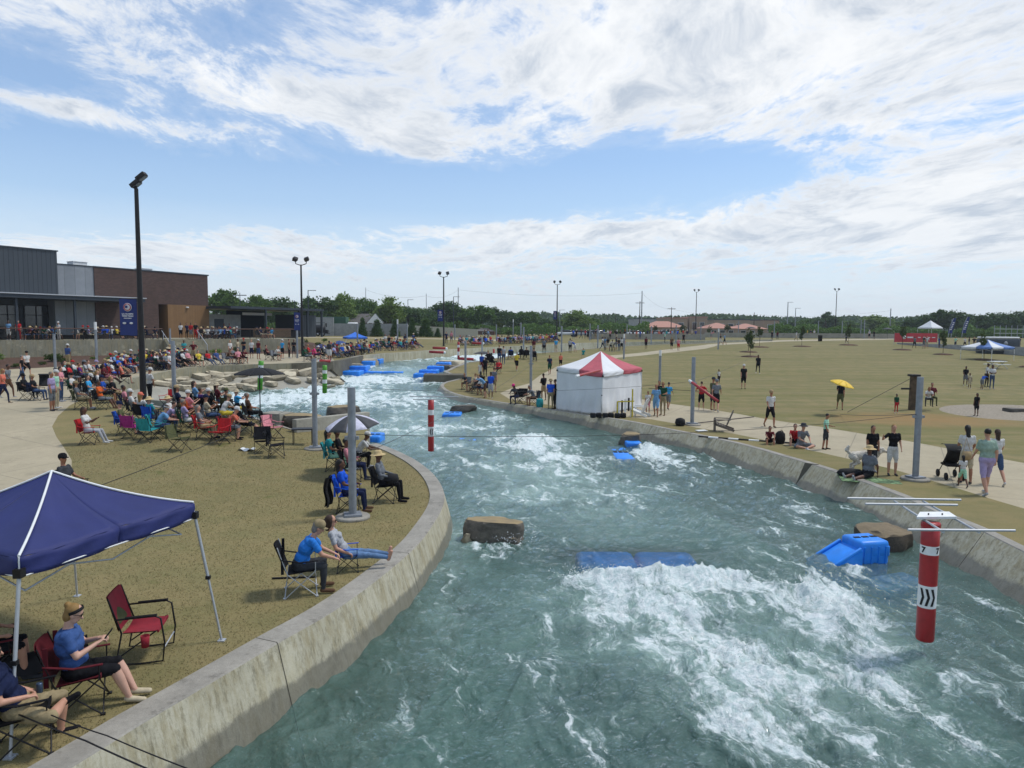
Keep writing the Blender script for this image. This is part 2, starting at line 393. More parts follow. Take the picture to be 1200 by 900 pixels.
# --- walls along a polyline: profile of (inward offset, z offset from bank, absolute?)
def wall(name, L, prof, mats, side, mis, label, cat, wfn=None):
    L = [Vector((p[0], p[1])) for p in L]; n = len(L); vs = []; k = len(prof)
    for i, p in enumerate(L):
        d = (L[min(i + 1, n - 1)] - L[max(i - 1, 0)]).normalized(); nn = Vector((d.y, -d.x)) * side
        z = hz(p.x, p.y)
        for (o, dz) in prof:
            if dz < -50: zz = dz + 100
            elif callable(dz): zz = dz(p)
            else: zz = z + dz
            vs.append((p.x + nn.x * o, p.y + nn.y * o, zz))
    fs = [(i * k + j, i * k + j + 1, (i + 1) * k + j + 1, (i + 1) * k + j) for i in range(n - 1) for j in range(k - 1)]
    mi = [mis[j] for i in range(n - 1) for j in range(k - 1)]
    b = MB(); b.v = vs; b.f = fs + [tuple(range(k)), tuple(range((n - 1) * k, n * k))[::-1]]; b.m = mi + [mis[-1]] * 2; b.sm = [False] * len(b.f)
    o = b.build(name, mats)
    for q in o.data.polygons: q.use_smooth = True
    try: o.data.set_sharp_from_angle(angle=R(25))
    except Exception: pass
    # pour joints across the cap and face, every few metres
    if len(mats) > 1 and len(prof) == 5:
        acc = 0; mj = mat('joint_dark', hexc('4a463c'), .95)
        for i in range(2, n - 2):
            acc += (L[i] - L[i - 1]).length
            if acc < 4.2: continue
            acc = 0; d = (L[i + 1] - L[i - 1]).normalized(); nn = Vector((d.y, -d.x)) * side; z = hz(L[i].x, L[i].y); c = [Vector((L[i].x + nn.x * q, L[i].y + nn.y * q, z + dz)) for q, dz in prof[1:]]
            out = Vector((nn.x, nn.y, .5)).normalized() * .006; e = Vector((d.x, d.y, 0)) * .006
            m = MB()
            for a, b_ in ((c[0], c[1]), (c[1], c[2]), (c[2], c[3])): m.quad(a + out - e, b_ + out - e, b_ + out + e, a + out + e)
            m.build('joint', mj, o, fix=False)
    tag(o, label, cat); return o
capm = [M_cap, M_wall]
wall('channel_wall', LW, [(0, -.4), (0, .035), (.39, .035), (.41, .015), (1.15, -2.7)], capm, 1, [0, 0, 0, 1], 'curved concrete channel wall with flat cap along near left lawn', 'wall')
wall('channel_wall', RW, [(0, -.4), (0, .035), (.24, .035), (.26, .015), (1.95, -2.7)], capm, -1, [0, 0, 0, 1], 'long curved concrete channel wall along the right bank path', 'wall')
wall('pool_wall', LP, [(0, -.4), (0, .03), (.22, .03), (.24, -2.7)], capm, 1, [0, 0, 1], 'low concrete edge between left lawn crowd and side pool', 'wall')
wall('terrace_wall', LT, [(0, -.4), (0, .06), (.4, .06), (.42, -.75), (5.5, -100 - .25), (5.6, -102.5)], [M_ret, M_conc], 1, [0, 0, 0, 1, 1], 'curved concrete terrace seat wall above the shore rocks', 'wall')
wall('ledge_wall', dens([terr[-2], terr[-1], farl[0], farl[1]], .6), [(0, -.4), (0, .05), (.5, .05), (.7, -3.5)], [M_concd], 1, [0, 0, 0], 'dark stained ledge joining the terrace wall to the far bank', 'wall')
wall('bank_wall', LF, [(0, -.4), (0, .05), (.35, .05), (.4, -3.5)], capm, 1, [0, 0, 1], 'far left concrete bank wall under the seated rows', 'wall')
wall('bank_wall', RF, [(0, -.4), (0, .05), (.35, .05), (.4, -3.5)], capm, -1, [0, 0, 1], 'far right concrete bank wall behind the grassy tip', 'wall')
wall('notch_wall', RN, [(0, -.4), (0, .05), (.3, .05), (.35, -3)], capm, -1, [0, 0, 1], 'short concrete wall closing the notch beside grassy tip', 'wall')

# --- water
def blob(px, py, rx, ry, a):
    c = W(px, py); u = W(px, py - ry); d = W(px, py + ry); r = W(px + rx, py)
    return (c.x, c.y, abs(r.x - c.x), abs(u.y - d.y) / 2, a)
FOAM = [blob(*b) for b in [(690, 676, 40, 9, .8), (765, 682, 90, 12, 1.0), (850, 684, 55, 10, .75), (900, 850, 120, 60, .36), (820, 720, 110, 40, .22), (720, 860, 80, 40, .15), (1050, 800, 50, 50, .3), (770, 715, 90, 24, .75), (700, 720, 40, 22, .55), (850, 760, 90, 30, .62), (900, 800, 95, 38, .6), (900, 860, 80, 40, .45), (960, 705, 55, 20, .85), (985, 668, 34, 6, .75), (995, 735, 60, 26, .65), (1010, 790, 60, 30, .5), (1080, 850, 60, 30, .2), (680, 800, 60, 26, .22), (950, 680, 30, 10, .8), (640, 760, 22, 30, .3), (1160, 880, 30, 40, .35),
    (618, 520, 40, 9, 1.0), (650, 532, 48, 10, .85), (640, 546, 60, 10, .5), (740, 548, 60, 12, .4), (765, 532, 24, 7, 1.0), (790, 540, 40, 8, .55), (850, 560, 70, 15, .38), (700, 590, 60, 14, .3), (940, 600, 50, 12, .4), (920, 640, 20, 20, .4), (700, 575, 80, 20, .25), (610, 610, 20, 20, .25), (600, 640, 30, 12, .5), (560, 640, 30, 6, .4), (630, 580, 40, 10, .3),
    (470, 470, 80, 10, .75), (400, 462, 60, 8, .75), (330, 468, 70, 9, .85), (270, 470, 40, 7, .8), (440, 446, 60, 4, 1.0), (520, 447, 30, 3, 1.0), (400, 447, 50, 4, 1.1), (480, 500, 60, 10, .65), (560, 500, 50, 10, .4), (500, 520, 40, 8, .4), (540, 545, 40, 8, .3), (590, 490, 30, 6, .35), (370, 455, 60, 4, .7), (440, 430, 40, 3, .6), (470, 422, 40, 2, .8), (500, 416, 60, 3, .6), (640, 418, 60, 5, 1.3), (600, 422, 40, 5, 1.2), (700, 410, 60, 4, 1.2), (560, 418, 50, 4, .7), (250, 460, 50, 3, .3), (1170, 640, 20, 6, .3), (1130, 655, 40, 6, .3), (560, 660, 20, 20, .12), (520, 780, 60, 60, .08), (600, 850, 100, 60, .12)]]
MILK = [blob(*b) for b in [(760, 720, 130, 50, .6), (900, 800, 140, 60, .6), (700, 590, 120, 50, .42), (620, 560, 80, 30, .5), (540, 500, 80, 30, .55), (400, 462, 120, 14, .9), (450, 440, 100, 10, .8), (560, 420, 120, 8, .7), (1000, 740, 80, 40, .45), (540, 640, 30, 40, .45), (640, 418, 100, 8, 1), (470, 500, 60, 30, .5), (520, 730, 30, 30, .25), (640, 520, 60, 20, .5)]]
def field(B, x, y):
    s = np.zeros_like(x)
    for cx, cy, rx, ry, a in B: s += a * np.exp(-(((x - cx) / rx) ** 2 + ((y - cy) / ry) ** 2))
    return s
rows = []; y = 2.0
xs_all = []; idx = {}
pv = []; grid = []
cx = [p[0] for p in CHAN]; 
ylist = []
while y < 175: ylist.append(y); y += max(.045, (y * y + 32) / 5.8 / F * 1.9)
# columns: radial fan keeps cells even; positions are world X = u*(y+6)
U = np.linspace(-1.15, 2.2, 1050)
yy = np.array(ylist); X = U[None, :] * (yy[:, None] * .62 + 4.0); Y = np.repeat(yy[:, None], len(U), 1)
ins = inpoly(X.ravel(), Y.ravel(), CHAN).reshape(X.shape)
# dilate
dl = ins.copy()
for k in range(14):
    e = dl.copy(); e[1:] |= dl[:-1]; e[:-1] |= dl[1:]; e[:, 1:] |= dl[:, :-1]; e[:, :-1] |= dl[:, 1:]; dl = e
foam = np.clip(field(FOAM, X, Y), 0, 1.3); milk = np.clip(field(MILK, X, Y) - 1.1 * field([blob(746, 651, 92, 14, 1)], X, Y), -1, 1)
fx, fy = .28, -.96                                    # flow direction
A = X * fx + Y * fy; B = X * -fy + Y * fx             # along, across flow
wv = (fbm(B * .55 + 3, A * .35, 3, 11) - .5) * .30 + (ridge(B * .9 + fbm(X, Y, 2, 5) * 1.2, A * .7, 4, 21) - .45) * .17
wv += (ridge(B * 2.3 + fbm(X * 1.5, Y * 1.5, 2, 6) * 1.5, A * 1.9, 3, 31) - .45) * .055
wv += (ridge(X * 6.5, Y * 5.0, 3, 71) - .45) * .016 * (1 - sst(16, 28, Y))
rough = (ridge(B * 2.2 + fbm(X * 2, Y * 2, 2, 8) * 1.5, A * 1.6, 5, 41, .62) - .4)
fm = np.clip(foam, 0, 1)
wv = wv * (.85 + .6 * fm) + rough * (.30 - .17 * sst(26, 45, Y)) * fm
for (px, py, rx, ry, a) in [(765, 682, 105, 9, .24), (755, 652, 95, 14, -.10), (620, 519, 40, 6, .25), (790, 700, 60, 12, .12), (765, 529, 22, 5, .25), (900, 790, 40, 16, .12), (820, 730, 30, 9, -.15), (960, 695, 40, 9, .15), (995, 720, 30, 10, .12), (400, 452, 60, 3, .15), (330, 466, 60, 5, .12), (440, 444, 60, 3, .2), (640, 500, 60, 5, .12), (560, 560, 60, 8, .08), (860, 620, 70, 12, .1)]:
    b = blob(px, py, rx, ry, a); wv += field([b], X, Y)
wv *= 1 - .75 * np.clip(field([blob(746, 652, 85, 10, 1)], X, Y), 0, 1)
Zw = ZW(X, Y) + wv
vid = -np.ones(X.shape, int); vid[dl] = np.arange(dl.sum())
q = dl[:-1, :-1] & dl[1:, :-1] & dl[:-1, 1:] & dl[1:, 1:]
i, j = np.nonzero(q)
Fq = np.column_stack([vid[i, j], vid[i, j + 1], vid[i + 1, j + 1], vid[i + 1, j]])
me = np_mesh('water', np.column_stack([X[dl], Y[dl], Zw[dl]]), Fq, True)
for nm, arr in (('foam', foam), ('milk', milk), ('crest', np.clip(wv * 3 + .4, 0, 1))):
    at = me.attributes.new(nm, 'FLOAT', 'POINT'); at.data.foreach_set('value', arr[dl].astype(np.float32))
def mk_water():
    m, nt, b = base_mat('water'); nt.n.remove(b); out = nt.n['Material Output']
    g = nt.new('ShaderNodeNewGeometry').outputs['Position']
    at = lambda n: nt.new('ShaderNodeAttribute', attribute_name=n).outputs['Fac']
    foam, milk, crest = at('foam'), at('milk'), at('crest')
    fl = nt.mapping(g, rot=(0, 0, R(-16)))
    warp = nt.new('ShaderNodeTexNoise', ins={0: fl, 2: 1.1, 3: 3.0}).outputs['Color']
    wp = nt.new('ShaderNodeVectorMath', operation='MULTIPLY_ADD', ins={0: warp, 1: (1.1, 1.1, 0), 2: fl}).outputs[0]
    # lace: thin bright lines where the noise crosses its middle value, at three scales
    def lace(sc, w, det=5):
        n = nt.noise(nt.mapping(wp, (1.3, .55, 1)), sc, det, .62); a = nt.math('ABSOLUTE', nt.math('SUBTRACT', n, .5))
        return nt.mapr(a, 0, w, 1, 0)
    l1 = lace(.62, .11); l2 = lace(2.6, .10); l3 = nt.noise(wp, 9, 7, .75); strk = nt.noise(nt.mapping(wp, (1.5, .28, 1)), 1.7, 6, .62)
    l = nt.math('ADD', nt.math('MULTIPLY', l1, .40), nt.math('ADD', nt.math('MULTIPLY', l2, .20), nt.math('MULTIPLY', l3, .62)))
    l = nt.math('ADD', l, nt.math('MULTIPLY', nt.noise(g, 34, 4, .75), .22))
    l = nt.math('ADD', l, nt.math('MULTIPLY', nt.math('SUBTRACT', strk, .5), 1.5))
    big = nt.noise(wp, .55, 4, .6)
    ff = nt.math('ADD', nt.math('SUBTRACT', nt.math('MULTIPLY', foam, .64), .05), nt.math('MULTIPLY', nt.math('SUBTRACT', crest, .4), .16))
    ff = nt.math('ADD', ff, nt.math('MULTIPLY', nt.math('SUBTRACT', big, .5), .75))
    v = nt.math('ADD', l, ff)
    fmask = nt.mapr(v, .97, 1.39, smooth=True)
    soft = nt.mapr(v, .72, 1.35, smooth=True)
    body = nt.mix(nt.mapr(nt.noise(wp, 1.3, 4, .6), .35, .65), hexc('587b70'), hexc('6f9186'))
    mk = nt.math('MULTIPLY', nt.math('ADD', milk, nt.math('MULTIPLY', soft, .50)), nt.mapr(big, .3, .7, .55, 1.1), clamp=True)
    body = nt.mix(nt.math('MULTIPLY', mk, .62), body, hexc('b4cac2'))
    bump1 = nt.noise(nt.mapping(wp, (1, .7, 1)), 3.2, 6, .62); bump2 = nt.noise(g, 14, 5, .6)
    hgt = nt.math('ADD', nt.math('MULTIPLY', bump1, 1.0), nt.math('MULTIPLY', bump2, .22))
    hgt = nt.math('ADD', hgt, nt.math('MULTIPLY', fmask, .12))
    bn = nt.new('ShaderNodeBump', ins={0: .9, 1: .17, 'Height': hgt}).outputs[0]
    dif = nt.new('ShaderNodeBsdfDiffuse', ins={0: body, 'Normal': bn}).outputs[0]
    tr = nt.new('ShaderNodeBsdfTransparent', ins={0: (*hexc('d4ece8'), 1)}).outputs[0]
    op = nt.mapr(nt.math('ADD', mk, nt.math('MINIMUM', milk, 0.0)), -.5, .8, .06, .93)
    bd = nt.new('ShaderNodeMixShader', ins={0: op, 1: tr, 2: dif}).outputs[0]
    gl = nt.new('ShaderNodeBsdfGlossy', ins={0: (.9, .95, 1, 1), 'Roughness': .12, 'Normal': bn}).outputs[0]
    fr = nt.new('ShaderNodeFresnel', ins={0: 1.33, 1: bn}).outputs[0]
    s = nt.new('ShaderNodeMixShader', ins={0: fr, 1: bd, 2: gl}).outputs[0]
    fo = nt.new('ShaderNodeBsdfDiffuse', ins={0: nt.mix(nt.mapr(l3, .38, .62), hexc('b4c8c8'), hexc('eef2f2')), 'Normal': nt.new('ShaderNodeBump', ins={0: .8, 1: .05, 'Height': nt.math('ADD', l3, nt.noise(g, 20, 5, .7))}).outputs[0]}).outputs[0]  # two foam tones mixed by noise stand in for shading on the froth
    s = nt.new('ShaderNodeMixShader', ins={0: nt.math('MULTIPLY', fmask, .92), 1: s, 2: fo}).outputs[0]
    nt.l.new(s, out.inputs['Surface']); return m
tag(link('water', me, mk_water()), kind='structure', label='teal green rapids streaked with white foam')
# flying spray over the breaking waves
sv = []; sf = []
for (px, py, rx, n) in [(690, 678, 30, 120), (765, 680, 80, 520), (840, 684, 40, 120), (620, 521, 40, 200), (765, 532, 16, 120), (960, 698, 45, 180), (985, 722, 50, 160), (880, 775, 80, 200), (440, 446, 60, 120), (350, 467, 90, 120), (600, 640, 25, 80)]:
    for k in range(n):
        p = W(px + rnd.gauss(0, rx * .6), py + rnd.gauss(0, 3.5)); s = rnd.uniform(.004, .011) * (1 + p.y / 30)
        z0 = p.z + abs(rnd.gauss(0, .09)) + .10
        o = len(sv); a = rnd.uniform(0, 6.28)
        for t in range(3): sv.append((p.x + s * math.cos(a + t * 2.1), p.y + s * math.sin(a + t * 2.1), z0))
        sv.append((p.x, p.y, z0 + s * 1.5)); sf += [(o, o + 1, o + 2), (o, o + 1, o + 3), (o + 1, o + 2, o + 3), (o + 2, o, o + 3)]
tag(link('spray', np_mesh('spray', sv, sf), mat('spray_white', (.85, .88, .88), .5)), kind='stuff', label='white droplets thrown up by the breaking waves')

def blade(n, c):
    m = mat(n, hexc(c), .95, var=.12, spec=.05); nt = NT(m.node_tree); tr = nt.new('ShaderNodeBsdfTranslucent', ins={0: (*hexc(c), 1)}).outputs[0]; nt.l.new(nt.new('ShaderNodeMixShader', ins={0: .5, 1: nt.n['Principled BSDF'].outputs[0], 2: tr}).outputs[0], nt.n['Material Output'].inputs[0]); return m
# --- grass blades on the near lawn (uncountable)
gv = []; gf = []
n = 0; rg = np.random.default_rng(5)
N = 120000
X0 = rg.uniform(-16, 0, N * 2); Y0 = 6 + (rg.random(N * 2) ** 1.7) * 24
ok = ~inpoly(X0, Y0, CHAN) & ~inpoly(X0, Y0, PATH_L); X0 = X0[ok][:N]; Y0 = Y0[ok][:N]
px_ = 600 + F * X0 / Y0
k2 = px_ > -60; X0 = X0[k2]; Y0 = Y0[k2]; N = len(X0)
Z0 = H(X0, Y0) + (fbm(X0 * .25, Y0 * .25, 3, 3) - .5) * .10 * sst(8, 20, np.abs(Y0))
an = rg.uniform(0, 6.28, N); hh = rg.uniform(.010, .030, N) * np.where(rg.random(N) < .04, 1.9, 1); wd = rg.uniform(.004, .009, N) * (1 + Y0 * .04); ln = rg.uniform(-.035, .035, (N, 2))
v = np.zeros((N, 3, 3)); v[:, 0] = np.column_stack([X0 + np.cos(an) * wd, Y0 + np.sin(an) * wd, Z0 - .004]); v[:, 1] = np.column_stack([X0 - np.cos(an) * wd, Y0 - np.sin(an) * wd, Z0 - .004])
v[:, 2] = np.column_stack([X0 + ln[:, 0], Y0 + ln[:, 1], Z0 + hh])
me = np_mesh('grass', v.reshape(-1, 3), np.arange(N * 3).reshape(-1, 3), False, mi=rg.integers(0, 3, N))
tag(link('grass', me, [blade('blade_tan', 'a39470'), blade('blade_olive', '8a855e'), blade('blade_straw', '9c906c')]), kind='stuff', label='short dry grass blades on the near left lawn')
# right bank strip
# ---------------------------------------------------------------- sky, sun
world = bpy.data.worlds.new('World'); scene.world = world; world.use_nodes = True
nt = NT(world.node_tree); bg = nt.n['Background']
SUN_EL, SUN_AZ = R(60), R(72)      # azimuth measured from +Y towards +X
sky = nt.new('ShaderNodeTexSky', sky_type='NISHITA', sun_disc=False, sun_elevation=SUN_EL, sun_rotation=SUN_AZ, altitude=100, air_density=1.0, dust_density=.6, ozone_density=1.6)
d = nt.new('ShaderNodeTexCoord').outputs['Generated']
sx = nt.new('ShaderNodeSeparateXYZ', ins={0: d})
zz = nt.math('MAXIMUM', sx.outputs[2], 0.0)
den = nt.math('ADD', zz, .10)
pvec = nt.new('ShaderNodeCombineXYZ', ins={0: nt.math('DIVIDE', sx.outputs[0], den), 1: nt.math('DIVIDE', sx.outputs[1], den), 2: 0.0}).outputs[0]
pr = nt.mapping(pvec, (1.0, .62, 1), (0, 0, R(35)))
wrp = nt.new('ShaderNodeTexNoise', ins={0: pr, 2: .7, 3: 4.0}).outputs['Color']
pw = nt.new('ShaderNodeVectorMath', operation='MULTIPLY_ADD', ins={0: wrp, 1: (.9, .9, 0), 2: pr}).outputs[0]
n1 = nt.noise(pw, .95, 12, .60); n2 = nt.noise(pw, 5.2, 9, .66); n3 = nt.noise(pw, 17, 6, .72); nbig = nt.noise(pr, .3, 3, .5)
yf = nt.math('MAXIMUM', sx.outputs[1], .15)
u = nt.math('DIVIDE', sx.outputs[0], yf); v = nt.math('DIVIDE', sx.outputs[2], yf)
def sb(px, py, rx, ry, a, rot=0):
    du = nt.math('SUBTRACT', u, (px - 600) / F); dv = nt.math('SUBTRACT', v, (384 - py) / F)
    if rot:
        c, s = math.cos(rot), math.sin(rot)
        a1 = nt.math('ADD', nt.math('MULTIPLY', du, c), nt.math('MULTIPLY', dv, s)); a2 = nt.math('SUBTRACT', nt.math('MULTIPLY', dv, c), nt.math('MULTIPLY', du, s)); du, dv = a1, a2
    e = nt.math('ADD', nt.math('POWER', nt.math('ABSOLUTE', nt.math('DIVIDE', du, rx / F)), 2), nt.math('POWER', nt.math('ABSOLUTE', nt.math('DIVIDE', dv, ry / F)), 2))
    return nt.math('MULTIPLY', nt.math('EXPONENT', nt.math('MULTIPLY', e, -1)), a)
bias = None
for b_ in [(230, 232, 330, 42, -.28, -.05), (640, 222, 250, 30, -.26, .06), (860, 200, 90, 18, -.22), (60, 190, 130, 40, -.22), (40, 95, 100, 34, -.16), (330, 95, 60, 20, -.08), (700, 190, 70, 20, -.15, .5), (940, 90, 420, 110, .11), (420, 145, 250, 32, .15, -.30), (130, 20, 170, 22, .04), (700, 60, 260, 70, .08), (250, 40, 160, 40, -.06), (1120, 240, 180, 60, .20), (520, 272, 300, 12, .15), (900, 270, 300, 20, .12), (150, 150, 200, 14, .12, -.2), (300, 300, 500, 22, .12), (1050, 30, 250, 60, .05)]:
    t_ = sb(*b_); bias = t_ if bias is None else nt.math('ADD', bias, t_)
dn = nt.math('ADD', nt.math('ADD', nt.math('MULTIPLY', n1, .40), nt.math('MULTIPLY', n2, .42)), nt.math('MULTIPLY', n3, .18))
dn = nt.math('ADD', dn, nt.math('MULTIPLY', bias, .85))
cov = nt.mapr(dn, .465, .60, smooth=True)
cov = nt.math('MAXIMUM', cov, nt.mapr(dn, .42, .60, 0, .30))
hz_ = nt.mapr(sx.outputs[2], .0, .16, .78, 0)
cov = nt.math('MAXIMUM', cov, nt.math('MULTIPLY', hz_, nt.mapr(n2, .35, .6, .75, 1.05)), clamp=True)
thick = nt.math('ADD', nt.mapr(dn, .50, .70), nt.math('MULTIPLY', nt.math('SUBTRACT', n2, .5), .9), clamp=True)
thick = nt.math('MULTIPLY', thick, nt.mapr(nt.noise(pw, 1.9, 8, .62), .40, .56, .15, 1.0))
ccol = nt.mix(thick, (9.6, 9.75, 9.9, 1), (5.2, 5.9, 6.9, 1))
ccol = nt.mix(nt.mapr(sx.outputs[2], 0.0, .2, .55, 0), ccol, (7.0, 7.9, 8.8, 1))
skc = nt.mix(1.0, sky.outputs[0], (1.15, 1.32, 1.50, 1), 'MULTIPLY')
skc = nt.mix(.30, skc, (5.2, 6.9, 9.0, 1))
skc = nt.mix(nt.mapr(sx.outputs[2], 0, .22, .75, 0), skc, (6.2, 7.6, 8.9, 1))
nt.l.new(nt.mix(cov, skc, ccol), bg.inputs[0]); bg.inputs[1].default_value = .100
sun = bpy.data.lights.new('sun', 'SUN'); sun.energy = 2.5; sun.angle = R(10); sun.color = (1, .96, .9)
so = bpy.data.objects.new('sun', sun); COL.objects.link(so); so.location = (30, 30, 60)
sd = Vector((math.sin(SUN_AZ) * math.cos(SUN_EL), math.cos(SUN_AZ) * math.cos(SUN_EL), math.sin(SUN_EL)))
so.rotation_euler = sd.to_track_quat('Z', 'Y').to_euler()
scene.view_settings.view_transform = 'Standard'; scene.view_settings.look = 'None'; scene.view_settings.gamma = 1
scene.view_settings.exposure = 0.08
scene.cycles.max_bounces = 6; scene.cycles.transparent_max_bounces = 8; scene.cycles.caustics_reflective = False; scene.cycles.caustics_refractive = False
scene.cycles.use_denoising = True
# ================================================================ built things
M_galv = mat('galvanised_steel', hexc('8d9298'), .5, .35, var=.12, scale=5, spec=.5)
M_black = mat('black_metal', hexc('1d1b1c'), .5, .2, var=.2)
M_alu = mat('aluminium', hexc('b4b7ba'), .45, .35, var=.05)
M_white = mat('white_paint', hexc('dfe0de'), .6, var=.06)
M_blue = mat('blue_plastic', hexc('1c86ea'), .45, var=.12, scale=3, spec=.5, bump=.15, bscale=8)
M_dark = mat('near_black', hexc('101820'), .8)  # near-black for slots, also standing for shade in the building openings
M_red = mat('red_paint', hexc('a01f22'), .45, var=.1, spec=.5)
M_rub = mat('black_fabric', hexc('141417'), .85, var=.3)
M_glass = mat('dark_glass', hexc('1a1f22'), .12, 0, spec=.8)
M_brick = None
def mk_brick():
    m, nt, b = base_mat('brown_brick'); tc = nt.new('ShaderNodeTexCoord').outputs['Object']
    sx = nt.new('ShaderNodeSeparateXYZ', ins={0: tc})
    v = nt.new('ShaderNodeCombineXYZ', ins={0: nt.math('ADD', sx.outputs[0], sx.outputs[1]), 1: sx.outputs[2], 2: 0.0}).outputs[0]
    br = nt.new('ShaderNodeTexBrick', ins={0: v, 1: (*hexc('56403a'), 1), 2: (*hexc('43322d'), 1), 3: (*hexc('5f5149'), 1)})
    br.inputs['Scale'].default_value = 1; br.inputs['Brick Width'].default_value = .3; br.inputs['Row Height'].default_value = .1; br.inputs['Mortar Size'].default_value = .008
    nt.l.new(nt.mix(nt.mapr(nt.noise(tc, .6, 5, .6), .3, .7, 0, .3), br.outputs[0], hexc('3a2c27')), b.inputs['Base Color']); b.inputs['Roughness'].default_value = .9; return m
def mk_stripes(name, c1, c2, per, axis=0, rough=.6, metal=.0, duty=.1, bump=True):
    m, nt, b = base_mat(name); tc = nt.new('ShaderNodeTexCoord').outputs['Object']
    sx = nt.new('ShaderNodeSeparateXYZ', ins={0: tc}); fr = nt.math('FRACT', nt.math('DIVIDE', sx.outputs[axis], per))
    l = nt.math('LESS_THAN', fr, duty); idn = nt.math('FLOOR', nt.math('DIVIDE', sx.outputs[axis], per))
    w = nt.new('ShaderNodeTexWhiteNoise', noise_dimensions='1D', ins={'W': idn}).outputs[0]
    c = nt.mix(nt.math('MULTIPLY', w, .35), c1, c2); c = nt.mix(nt.mapr(nt.noise(tc, 1.5, 5, .6), .3, .7, 0, .3), c, c2)
    c = nt.mix(l, c, tuple(x * .35 for x in c2)); nt.l.new(c, b.inputs['Base Color'])
    b.inputs['Roughness'].default_value = rough; b.inputs['Metallic'].default_value = metal; MATS[name] = m; return m
M_brick = mk_brick()
M_metal = mk_stripes('dark_standing_seam', hexc('3f454b'), hexc('33393f'), .42, 0, .45, .2)
M_panel = mk_stripes('grey_wall_panels', hexc('8b8f93'), hexc('5f6468'), 1.05, 0, .5, .1, duty=.02)
M_wood = mk_stripes('cedar_boards', hexc('86653f'), hexc('6b4d2e'), .15, 0, .7, 0)
M_slate = mat('dark_steel', hexc('3a4148'), .5, .3, var=.1)
M_block = mat('grey_block', hexc('9a9c9a'), .85, var=.12, scale=2)
def text_mesh(s, size, bold=.0):
    cu = bpy.data.curves.new('lettering', 'FONT'); cu.body = s; cu.size = size; cu.align_x = 'CENTER'; cu.align_y = 'CENTER'; cu.offset = bold; cu.extrude = size * .01
    o = bpy.data.objects.new('tmp', cu); COL.objects.link(o); bpy.context.view_layer.update()
    me = bpy.data.meshes.new_from_object(o.evaluated_get(bpy.context.evaluated_depsgraph_get())); bpy.data.objects.remove(o); bpy.data.curves.remove(cu)
    me.materials.clear(); return me
UP = Vector((0, 0, 1))
# ---- brick building with deck
Dv = Vector((.504, .864, 0)); Nv = Vector((.864, -.504, 0)); O0 = Vector((-37.5, 88, 0))
BM = Matrix(((Dv.x, -Nv.x, 0, O0.x), (Dv.y, -Nv.y, 0, O0.y), (0, 0, 1, 0), (0, 0, 0, 1)))
bld = empty('brick_building'); bld.matrix_world = BM
tag(bld, 'long brown brick and dark metal building behind the raised deck', 'building')
DZ = 3.32
MB().box((-6.9, 6.5, (DZ - .3 + 10.87) / 2 + 1.8), (13.8, 13, 10.87 - DZ - 3.9), 0).build('brick_wall', M_brick, bld) if False else None
w = MB(); w.box((-6.9, 6.5, (7.2 + 10.87) / 2), (13.8, 13, 10.87 - 7.2)); w.box((-10.2, 6.5, (DZ - .3 + 7.2) / 2), (7.2, 13, 7.2 - DZ + .3)); w.build('brick_wall', M_brick, bld)
MB().box((-6.85, 6.5, 10.94), (14.0, 13.1, .14)).build('roof_coping', M_slate, bld)
MB().box((-2.75, 6.4, (DZ - .3 + 7.2) / 2), (5.5, 13, 7.2 - DZ + .3)).build('timber_wall', M_wood, bld)
MB().box((-6.05, 8, (DZ + 7.2) / 2), (1.1, 10, 7.2 - DZ)).build('passage_shade_block', M_dark, bld)  # near-black block in the opening, standing for the shade inside it
pw_ = MB(); pw_.box((-15.8, 6.6, 7.3), (4.05, 13, 7.16)); pw_.build('panel_wall', M_panel, bld)
MB().box((-15.8, 6.6, 10.94), (4.1, 13.1, .12)).build('roof_coping', M_slate, bld)
mw = MB(); mw.box((-38, 6.2, 9.9), (40.3, 13.8, 4.4)); mw.build('metal_wall', M_metal, bld)
MB().box((-38, 6.2, 12.15), (40.5, 14, .12)).build('roof_coping', M_slate, bld)
MB().box((-34, 7.0, 5.6), (35, 11, 4.3)).build('lower_wall', M_slate, bld)
for k in range(12):
    f = MB()
    x = -19 - k * 2.6
    for (dx, dz, sx_, sz) in ((0, 3.35, 2.3, .1), (0, 0.1, 2.3, .1), (-1.1, 1.7, .1, 3.2), (1.1, 1.7, .1, 3.2), (0, 1.7, .06, 3.2), (0, 2.4, 2.2, .06)): f.box((x + dx, 1.38, DZ + dz), (sx_, .12, sz))
    wf = f.build('window', M_black, bld)
    MB().box((x, 1.43, DZ + 1.7), (2.2, .04, 3.2)).build('pane', M_glass, wf)
por = MB(); por.box((-31, -1.5, 7.62), (40, 6.4, .10)); por.build('porch_roof', M_alu, bld)
MB().box((-31, -1.5, 7.38), (39.8, 6.2, .34)).build('roof_beam', M_slate, bld)
for x in (-13.2, -18.2, -23.4, -28.4, -33.4, -38.5): MB().box((x, -4.2, (DZ + 7.2) / 2), (.2, .2, 7.2 - DZ)).build('column', M_slate, bld)
for x, y in ((-12.8, 5), (-3.8, 7)): MB().box((x, y, 11.3), (1.5, 1.2, .7)).box((x, y, 11.7), (1.6, 1.3, .06)).build('rooftop_unit', M_white, bld)
MB().lathe([(0.0, 0), (.16, 0), (.2, -.12), (0, -.16)], 10, M=Matrix.Translation((-3, -.15, 7.0))).build('wall_lamp', M_white, bld)
